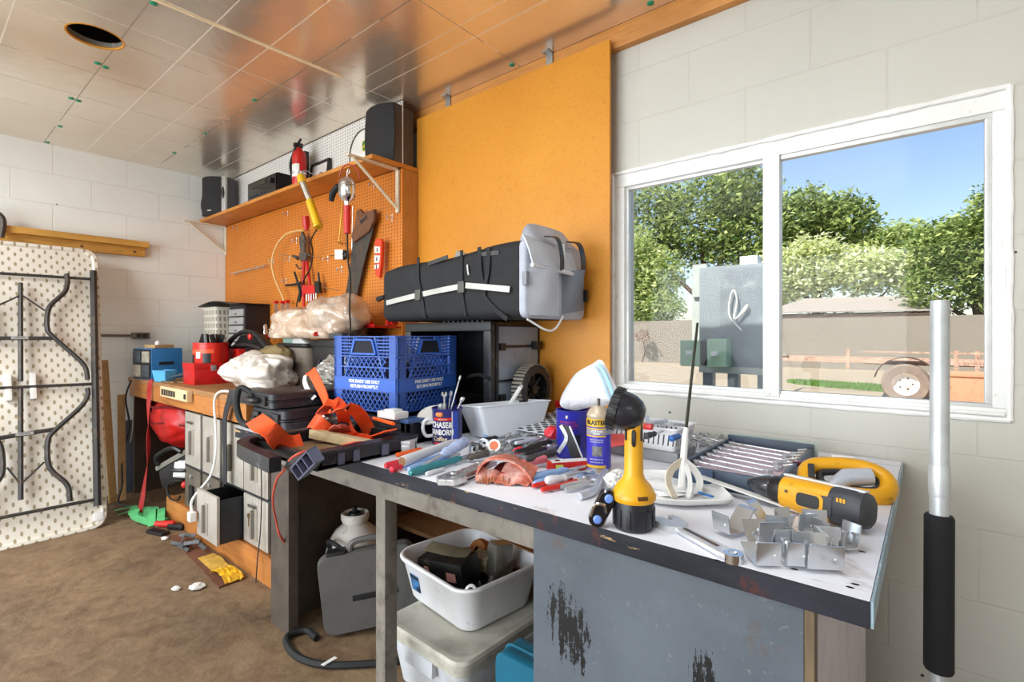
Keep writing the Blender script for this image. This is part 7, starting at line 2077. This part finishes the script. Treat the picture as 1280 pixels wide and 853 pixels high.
q.box((.0405 * math.cos(a), .0405 * math.sin(a), .0675), (.008, .02, .007), M, .002, rot=(0, 0, a))
q.build('vent_slot', mat('vent_dark', '5C3A0C', .6), fl, True)
q = S(); q.loft([[M @ Vector(((.0172 + dz) * math.cos(FA + x * 22 / 1), (.0172 + dz) * math.sin(FA + x * 22), .178 + z)) for x, z in rrect(.02 - k * .006, .034 - k * .006, .009)] for k, dz in ((0, 0), (0, .002), (1, .004))])
q.build('switch_surround', m_black, fl, True)
for sg in (-1, 1):
    a = FA + sg * .95
    S().box((.0178 * math.cos(a), .0178 * math.sin(a), .19), (.003, .006, .036), M, .001, rot=(0, 0, a)).build('side_grip', m_bat, fl, True)
hd = Vector((-1.02, -.30, .30)).normalized()
hc = M @ Vector((0, 0, .222))
HX = hd.orthogonal().normalized()
HM = basis(hc - hd * .004, HX, hd.cross(HX), hd)
S().lathe([(0, -.018), (.018, -.016), (.03, -.006), (.037, .008), (.0395, .024), (.0395, .032)], 28, HM, (True, False)).build('head', mat('gloss_dark_head', '23242B', .22, var=.08), fl, True)
s = S(); s.lathe([(.0395, .03), (.0425, .032), (.0425, .048), (.04, .05), (.036, .05), (.034, .04), (.0, .038)], 28, HM, (False, True))
for k in range(20):
    a = k * 2 * PI / 20
    s.box((.0425 * math.cos(a), .0425 * math.sin(a), .04), (.004, .006, .016), HM, .001, rot=(0, 0, a))
s.build('bezel', m_black, fl, True)
# black clip holder with blue dots
kh = thing('clip_holder', 'black oval clip with two blue dots standing against the yellow flashlight', 'clip', (-0.51,0.869,0.775))
KA = Vector((-0.513,0.878,0.775))
view = Vector((.55, -.83, 0)); side = Vector((.83, .55, 0))
KM = basis(KA, side, Vector((0, 0, 1)), view) @ Matrix.Rotation(-.28, 4, 'Z')
o_ = rrect(.034, .078, .016)
S().prism([(x + .008 * (y > 0), y + .04) for x, y in o_], .022, KM @ TR((0, 0, -.011)), bev=.004).build('body', mat('gloss_black_clip', '14161D', .15, coat=.6), kh, True)
for y, x in ((.064, .01), (.018, .0)):
    S().lathe([(0, 0), (.0085, 0), (.0085, .004), (.006, .006), (0, .006)], 18, KM @ TR((x, y, .009))).build('blue_dot', mat('periwinkle_dot', '6F93DE', .3), kh, True)
S().tube(catmull([KM @ Vector(q) for q in ((-.014, .02, .008), (-.012, .045, .014), (.004, .05, .016), (.012, .036, .012))], 4), .0035, 6).build('wire_clip', m_chrome, kh, True)
# crumpled white wrapper by the flashlight
s = S(); wrinkle(s, (-0.604,1.138,0.793), (.026, .035, .024), 31, 4, .25, 2, .2, 3.5, flat=.017)
tag(s.build('white_wrapper', m_white), 'crumpled white wrapper behind the flashlight base', 'wrapper')
s = S(); s.prism([(0, 0), (.06, .0), (.05, .05), (.01, .06)], .004, TR((-0.765,1.399,0.805), (.5, -.2, .5)))
tag(s.build('red_card', mat('coral_card', 'E8605E', .5)), 'small coral red card standing behind the flashlight beside the spray can', 'card')
# --- white basket on a grey tray
tag(S().bb((-.80, 1.45, B1), (-.57, 1.6, B1 + .03), bev=.004).build('grey_tray', mat('grey_tray', '8B8C8E', .5)), 'low grey tray under the white slotted basket', 'tray')
wb2 = thing('slotted_basket', 'white slotted plastic basket of small tools under the window', 'basket', (-.68, 1.53, B1 + .031))
t = NT('slotted_white')
sp = t.n('SeparateXYZ'); t.l(t.coord(), sp.inputs[0])
a = t.math('ABSOLUTE', t.math('SUBTRACT', t.math('FRACT', t.math('DIVIDE', t.math('ADD', sp.outputs[0], sp.outputs[1]), .0155)), .5))
zz = t.math('ABSOLUTE', t.math('SUBTRACT', sp.outputs[2], .033))
d = t.math('MULTIPLY', t.math('LESS_THAN', a, .14), t.math('LESS_THAN', zz, .017))
t.color(t.mix(d, 'E9E9EA', '35373B')); t.set(Roughness=.4)
s = S(); s.loft([[(x, y, z) for x, y in rrect(w, dd, .012)] for w, dd, z in ((.19, .13, 0), (.215, .155, .064), (.225, .165, .066), (.225, .165, .07), (.208, .148, .07), (.185, .125, .004))])
s.build('basket_body', t.m, wb2)
for A, B, m, lb in (((-0.624,1.346,0.866), (-0.603,1.43,0.872), m_dkgrey, 'dark grey handled screwdriver lying in the white basket'), ((-0.551,1.35,0.868), (-0.539,1.436,0.872), mat('blue_grip', '2F62A5', .4), 'blue handled screwdriver lying in the white basket')):
    screwdriver(lb, A, B, m, .05, .009, .003)
tag(S().box((-0.649,1.4,0.885), (.05, .02, .018), bev=.007).build('red_plug', m_red), 'red plastic piece at the back of the white basket', 'plug')
s = S()
for k in range(8):
    s.box((-.68 + rr.uniform(-.08, .08), 1.53 + rr.uniform(-.05, .05), B1 + .088 + .002 * k), (rr.uniform(.03, .07), .014, .01), rot=(rr.uniform(-.2, .2), rr.uniform(-.2, .2), rr.uniform(0, 3)), bev=.003)
tag(s.build('small_parts', mat('pale_parts', 'C6CAD2', .35, .3, var=.25, vs=40)), 'pale small parts filling the white slotted basket', 'parts', kind='stuff')
# --- white lid plate with a paint stirrer
pt2 = thing('paint_plate', 'white paint coated plate with a spout lying behind the adjustable wrench', 'plate', (-.455, 1.195, B1))
PM = TR((-.487, 1.178, B1), (0, 0, -.1), (1.06, 1.06, 1))
def plate_ring(r, z):
    o = []
    for j in range(40):
        a = 2 * PI * j / 40
        e = 1 + .2 * math.exp(-((a if a < PI else a - 2 * PI) / .3) ** 2)
        o.append((r * e * math.cos(a), r * .95 * math.sin(a), z))
    return o
m_pt = mat('wet_white_paint', 'F0F0EE', .25, var=.02, coat=.4)
s = S(); s.loft([plate_ring(.085, 0), plate_ring(.115, .008), plate_ring(.122, .02), plate_ring(.119, .022), plate_ring(.112, .012), plate_ring(.085, .006)], m=PM)
s.build('plate', m_pt, pt2, True, 50)
tag(S().box((-0.404,1.171,0.791), (.022, .008, .003), rot=(0, 0, -.4)).box((-0.384,1.165,0.791), (.018, .009, .003), rot=(0, 0, -.4)).build('blue_print', mat('blue_print', '1F6FB8', .4)), 'blue printed mark on the white paint plate rim', 'mark')
s = S(); s.ball((-.482, 1.183, B1 + .012), (.075, .06, .012), 3, .4, 3, 6)
pd = s.build('paint_puddle', m_pt, None, smooth=60); pd.parent = pt2; pd.location = -Vector(pt2.location)
tag(S().box((-0.539,1.178,0.792), (.03, .012, .002), rot=(.2, 0, .3)).build('green_scrap', mat('pale_green_scrap', 'B9DCC6', .5)), 'pale green scrap stuck on the white paint plate', 'scrap')
ps2 = thing('paint_stirrer', 'three legged paint stirrer coated white, its thin rod leaning up before the window', 'stirrer', (-.452, 1.2, B1 + .02))
foot = Vector((-0.446,1.158,0.795))
top = Vector((-0.501,1.42,1.187)); mid = Vector((-0.476,1.26,0.894))
S().tube([mid + (top - mid) * .06, top], [.0042, .0036], 8).build('rod', mat('dark_green_rod', '3E3F36', .4, .5), ps2, True)
s = S(); s.tube([foot + Vector((.0, 0, .0)), foot.lerp(mid, .4), mid, mid + (top - mid) * .08], [.009, .0085, .008, .0055], 10)
s.build('paint_coated_shaft', m_pt, ps2, True)
J = foot.lerp(mid, .55)
for k, (px, py, zz) in enumerate(((845, 620, 0), (870, 612, 0), (858, 622, 0))):
    E_ = (Vector((-0.443,1.109,0.789)), Vector((-0.422,1.196,0.789)), Vector((-0.42,1.129,0.789)))[k]
    D_ = (Vector((-.03, -.022, .012)), Vector((.022, .016, .0)), Vector((.015, -.0, 0)))[k]
    S().strap([J, J.lerp(E_, .35) + D_ * .55, J.lerp(E_, .7) + D_ * .55, E_], .016 if k < 2 else .01, .005, (.3, .95, 0) if k == 0 else (.8, .5, 0)).build('leg', mat('tan_white_leg', 'D6CBB8', .35) if k == 0 else m_pt, ps2, True)
# long white ruler beside the tray case
s = S(); A, B = Vector((-0.436,1.258,0.805)), Vector((-0.19,1.203,0.781)); K = aim(A, B); s.box(((B - A).length / 2, 0, 0), ((B - A).length, .02, .004), K, .001)
tag(s.build('white_strip', m_white), 'long white strip lying before the open socket case', 'strip')
# --- open socket case with wrenches
ok = thing('socket_case', 'open dark blue case lined with rows of wrenches and sockets below the window', 'case', (-.39, 1.53, B1))
s = S()
m_ck = mat('dark_blue_case', '3E4A5C', .4, var=.15)
s.bb((-.515, 1.275, B1), (-.27, 1.75, B1 + .01)).bb((-.515, 1.275, B1), (-.505, 1.75, B1 + .04), bev=.002).bb((-.28, 1.275, B1), (-.27, 1.75, B1 + .04), bev=.002).bb((-.515, 1.74, B1), (-.27, 1.75, B1 + .05), bev=.002).bb((-.515, 1.275, B1), (-.27, 1.29, B1 + .045), bev=.002)
s.build('shell', m_ck, ok, True)
S().bb((-.50, 1.268, B1 + .004), (-.41, 1.276, B1 + .044), bev=.002).build('blue_clip', mat('clip_blue', '3B4E6B', .4), ok, True)
S().bb((-.505, 1.29, B1 + .01), (-.28, 1.74, B1 + .022)).build('red_liner', mat('faded_liner', 'DCC4CC', .6, var=.2), ok, True)
S().bb((-.515, 1.752, B1), (-.26, 1.758, B1 + .055)).build('clear_back', mat('green_grey_film', 'A9B5AE', .2), ok, True)
for k in range(8):
    y = 1.31 + k * .052
    wrench(('wrench nearest the paint plate', 'second wrench from the paint plate', 'third wrench from the paint plate', 'fourth wrench from the paint plate', 'fifth wrench from the paint plate', 'sixth wrench from the paint plate', 'seventh wrench from the paint plate', 'wrench farthest from the paint plate')[k] + ' in the open socket case row', (-.495, y + .03, B1 + .032), (-.31 + .012 * (k % 2), y - .0, B1 + .03), .0115, .008)
for k in range(5):
    s = S(); s.lathe([(.006, 0), (.0115, 0), (.0115, .024), (.007, .024), (.006, 0)], 14, TR((-.30, 1.49 + k * .05, B1 + .03), (0, PI / 2 - .2, .3)), (False, False))
    tag(s.build('socket', m_chrome), 'chrome socket lying along the window end of the open socket case', 'socket', 'sockets in the open case')
s = S(); s.prism([(0, -.012), (.09, -.006), (.17, -.01), (.17, .008), (.09, .012), (0, .0)], .012, TR((-.29, 1.52, B1 + .03), (0, 0, .45)))
tag(s.build('red_cutter', mat('maroon_handle', '7A2A33', .4)), 'dark maroon handle lying beside the yellow loop handled tool', 'handle')
# --- drill
dr = thing('drill', 'yellow and black cordless drill body lying nose towards the socket case', 'drill', (-.2, 1.22, B1))
A, B = Vector((-.325, 1.262, B1 + .036)), Vector((-.085, 1.178, B1 + .040))
K = aim(A, B) @ Matrix.Rotation(-.15, 4, 'X')
L = (B - A).length
KX = K @ basis((0, 0, 0), (0, 1, 0), (0, 0, 1), (1, 0, 0))
S().lathe([(0, 0), (.01, .001), (.016, .012), (.025, .04), (.027, .058), (.026, .062)], 24, KX).build('nose_cone', mat('smoked_nose', '33363C', .2, var=.2, coat=.5), dr, True)
S().lathe([(.0265, .06), (.029, .064), (.031, .085), (.031, .09), (0, .09)], 24, KX).build('collar', m_black, dr, True)
def orings(pts, e=1):
    return [[(x, y * r, z * r * e) for y, z in rrect(2, 2, .75, 5)] for x, r in pts]
S().loft(orings(((.086, .029), (.09, .034), (.13, .0365), (.175, .037), (.19, .036)), .98), m=K).build('body', m_dw, dr, True)
S().loft(orings(((.188, .0355), (.20, .0375), (.232, .037), (.247, .033), (.252, .026)), .98), m=K).build('end_cap', mat('tool_charcoal', '3A3C42', .5, var=.12), dr, True)
q = S(); q.prism([(.13, -.012), (.145, -.02), (.2, -.021), (.2, .016), (.14, .012)], .003, K @ TR((0, -.0355, 0), (PI / 2, 0, 0)))
q.build('side_panel', mat('tool_charcoal', '3A3C42', .5), dr, True)
q = S(); q.prism(rrect(.045, .026, .008), .004, K @ TR((.155, -.038, -.002), (PI / 2, 0, 0)))
q.build('switch', m_black, dr, True)
q = S(); q.prism(rrect(.055, .034, .01), .003, K @ TR((.157, -.037, -.002), (PI / 2, 0, 0)))
q.build('switch_frame', m_dw, dr, True)
q = S(); q.box((.165, 0, .0365), (.16, .022, .004), K, .002); q.build('painted_highlight', mat('highlight_white', 'D8D8DC', .4), dr, True)  # window highlight along the drill top, laid on as a white strip
q = S(); q.cyl(K @ Vector((.108, -.036, .006)), K @ Vector((.108, -.0385, .006)), .003); q.build('screw_head', m_iron, dr, True)
for k in range(3):
    q = S() if k == 0 else q
    q.box((.21 + k * .006, -.038, .014), (.004, .002, .008), K)
q.build('yellow_mark', m_dw, dr, True)
# --- loop handled tool
lt2 = thing('loop_handle_tool', 'yellow loop handled power tool lying behind the drill, grey tube through it', 'power tool', (-.15, 1.43, B1))
LM = TR((-.155, 1.425, B1 + .034), (math.radians(38), 0, math.radians(12)))
oo = catmull([(-.078, -.018, 0), (-.074, .026, 0), (-.03, .042, 0), (.035, .043, 0), (.076, .022, 0), (.082, -.012, 0), (.06, -.038, 0), (.0, -.042, 0), (-.05, -.04, 0)], 5, True)
s = S(); s.tube([LM @ p for p in oo], .019, 10, True, flat=1.25)
s.build('loop', m_dw, lt2, True, 60)
io = [Vector((p.x * .72 + .006, p.y * .58, 0)) for p in oo]
s = S(); s.tube([LM @ p for p in io], .0085, 8, True, flat=1.4)
s.build('rubber_lining', m_dkgrey, lt2, True, 60)
S().box((-.07, -.0, .02), (.014, .04, .014), LM, .003).build('grip_pad', m_dkgrey, lt2, True)
S().tube([LM @ Vector((-.03, -.03, .012)), LM @ Vector((.0, -.005, .018)), LM @ Vector((.05, .01, .012))], [.014, .021, .02], 14).build('motor_tube', mat('grey_white_tube', 'BFC6D2', .35, .2), lt2, True)
S().box((.0, .058, .008), (.05, .012, .014), LM, .004).build('white_rub_strip', m_white, lt2, True)
# --- adjustable wrench at the bench edge
aw = thing('adjustable_wrench', 'chrome adjustable wrench lying alone near the bench edge', 'wrench', (-.34, .94, B1))
A, B = Vector((-.405, .975, B1 + .006)), Vector((-.255, .892, B1 + .006))
K = aim(A, B)
L = (B - A).length
S().loft([[(x, y, z) for y, z in rrect(w, .010, .004, 3)] for x, w in ((.03, .022), (.05, .025), (L * .6, .029), (L - .012, .034), (L, .028))], m=K).prism([(-.014, -.014), (.0, -.03), (.035, -.024), (.046, .0), (.036, .022), (.006, .03), (-.014, .026), (-.014, .014), (.008, .010), (.008, -.002), (-.012, -.004)], .014, K @ TR((0, 0, -.007)), bev=.001).build('handle', mat('satin_chrome', 'D3D5D8', .32, .6), aw, True)
S().prism([(-.018, .004), (.004, .006), (.004, .018), (-.018, .016)], .011, K @ TR((-.002, -.024, -.0055))).build('sliding_jaw', m_chrome, aw, True)
S().cyl(K @ Vector((.012, -.004, .0)), K @ Vector((.026, -.004, 0)), .006).build('thumb_wheel', m_steel, aw, True)
S().lathe([(.008, -.0075), (.016, -.0075), (.016, .0075), (.008, .0075), (.008, -.0075)], 18, K @ TR((L, 0, 0)), (False, False)).build('hang_ring', m_chrome, aw, True)
S().box((L * .55, 0, .0052), (L * .5, .008, .001), K).build('handle_recess', m_iron, aw, True)
# --- bent aluminium brackets
m_alu = mat('bright_aluminium', 'CBCED2', .24, .85, var=.08, vs=30)
def alu_bracket(label, p, rz, w, prof, tilt=(0, 0), bolt=True):
    r = thing('bracket', label, 'bracket', p, (tilt[0], tilt[1], rz), 'bent aluminium brackets on the bench end')
    prof = [(x * 1.12, z * 1.2) for x, z in prof]
    w *= 1.08
    P = [Vector((x, 0, z)) for x, z in prof]
    rings = []
    t = .0022
    n = len(P)
    for i in range(n):
        d = (P[min(i + 1, n - 1)] - P[max(i - 1, 0)]).normalized()
        nn = Vector((-d.z, 0, d.x)) * t / 2
        rings.append([P[i] + nn + Vector((0, w / 2, 0)), P[i] + nn - Vector((0, w / 2, 0)), P[i] - nn - Vector((0, w / 2, 0)), P[i] - nn + Vector((0, w / 2, 0))])
    S().loft(rings).build('bent_plate', m_alu, r, smooth=25)
    a, b = P[0], P[1]
    m_ = a.lerp(b, .55)
    d = (b - a).normalized(); nn = Vector((-d.z, 0, d.x))
    S().ball(m_ + nn * .001 + Vector((0, -w * .25, 0)), .003, 2).build('rivet', m_white, r)
    if bolt:
        c = P[len(P) // 2]
        S().cyl(c + Vector((0, 0, -.002)), c + Vector((.004, .0, .022)), .0022, n=8).cyl(c + Vector((.004, 0, .022)), c + Vector((.0045, 0, .026)), .005, n=6).build('bolt', m_steel, r)
    return r
U = [(-.026, .036), (-.022, .004), (-.012, .0015), (.012, .0015), (.022, .004), (.026, .036)]
Zp = [(-.04, .03), (-.032, .002), (.0, .002), (.026, .034), (.034, .036)]
Lw = [(-.03, .034), (-.026, .002), (.0, .0015), (.03, .012)]
toC = lambda p: math.atan2(-p[1], -p[0])
alu_bracket('small aluminium bracket standing nearest the adjustable wrench end', (-0.221,0.923,0.777), 2.22, .036, Lw)
alu_bracket('narrow aluminium bracket at the front middle of the group', (-0.177,0.943,0.777), 2.1, .03, U)
alu_bracket('wide aluminium bracket at the front nearest the bench corner', (-0.142,0.957,0.777), 2.16, .05, U)
alu_bracket('aluminium bracket lying apart beside the paint plate', (-0.289,1.018,0.779), 1.2, .034, Zp, (0, .1), False)
alu_bracket('tall aluminium bracket behind the small front one', (-0.231,0.981,0.777), 2.3, .042, [(-.03, .046), (-.024, .004), (.004, .002), (.03, .03)])
alu_bracket('aluminium bracket in the middle of the group', (-0.209,1.004,0.777), 1.9, .034, U)
alu_bracket('aluminium bracket behind the middle, under the drill body', (-0.197,1.073,0.779), 2.6, .036, U, (.1, .1))
alu_bracket('open aluminium bracket with crossed bolts near the drill tail', (-0.153,1.053,0.779), 2.0, .038, [(-.03, .04), (-.022, .004), (.0, .002), (.024, .006), (.032, .04)], (0, -.1))
alu_bracket('aluminium bracket leaning outward at the corner side of the group', (-0.129,1.059,0.779), .75, .04, U, (-.1, .1))
alu_bracket('small aluminium bracket lying behind the tall one', (-0.245,1.082,0.777), 2.9, .03, Zp, (0, 0), False)
for a, b, lb in (((-0.147,0.958,0.795), (-0.132,1.038,0.803), 'steel bolt lying across the open aluminium bracket'), ((-0.191,0.971,0.787), (-0.183,1.032,0.795), 'steel bolt lying between the middle brackets')):
    a, b = Vector(a), Vector(b)
    tag(S().cyl(a, b, .0026, n=8).cyl(b, b + (b - a).normalized() * .005, .0055, n=6).build('bolt', m_steel), lb, 'bolt')
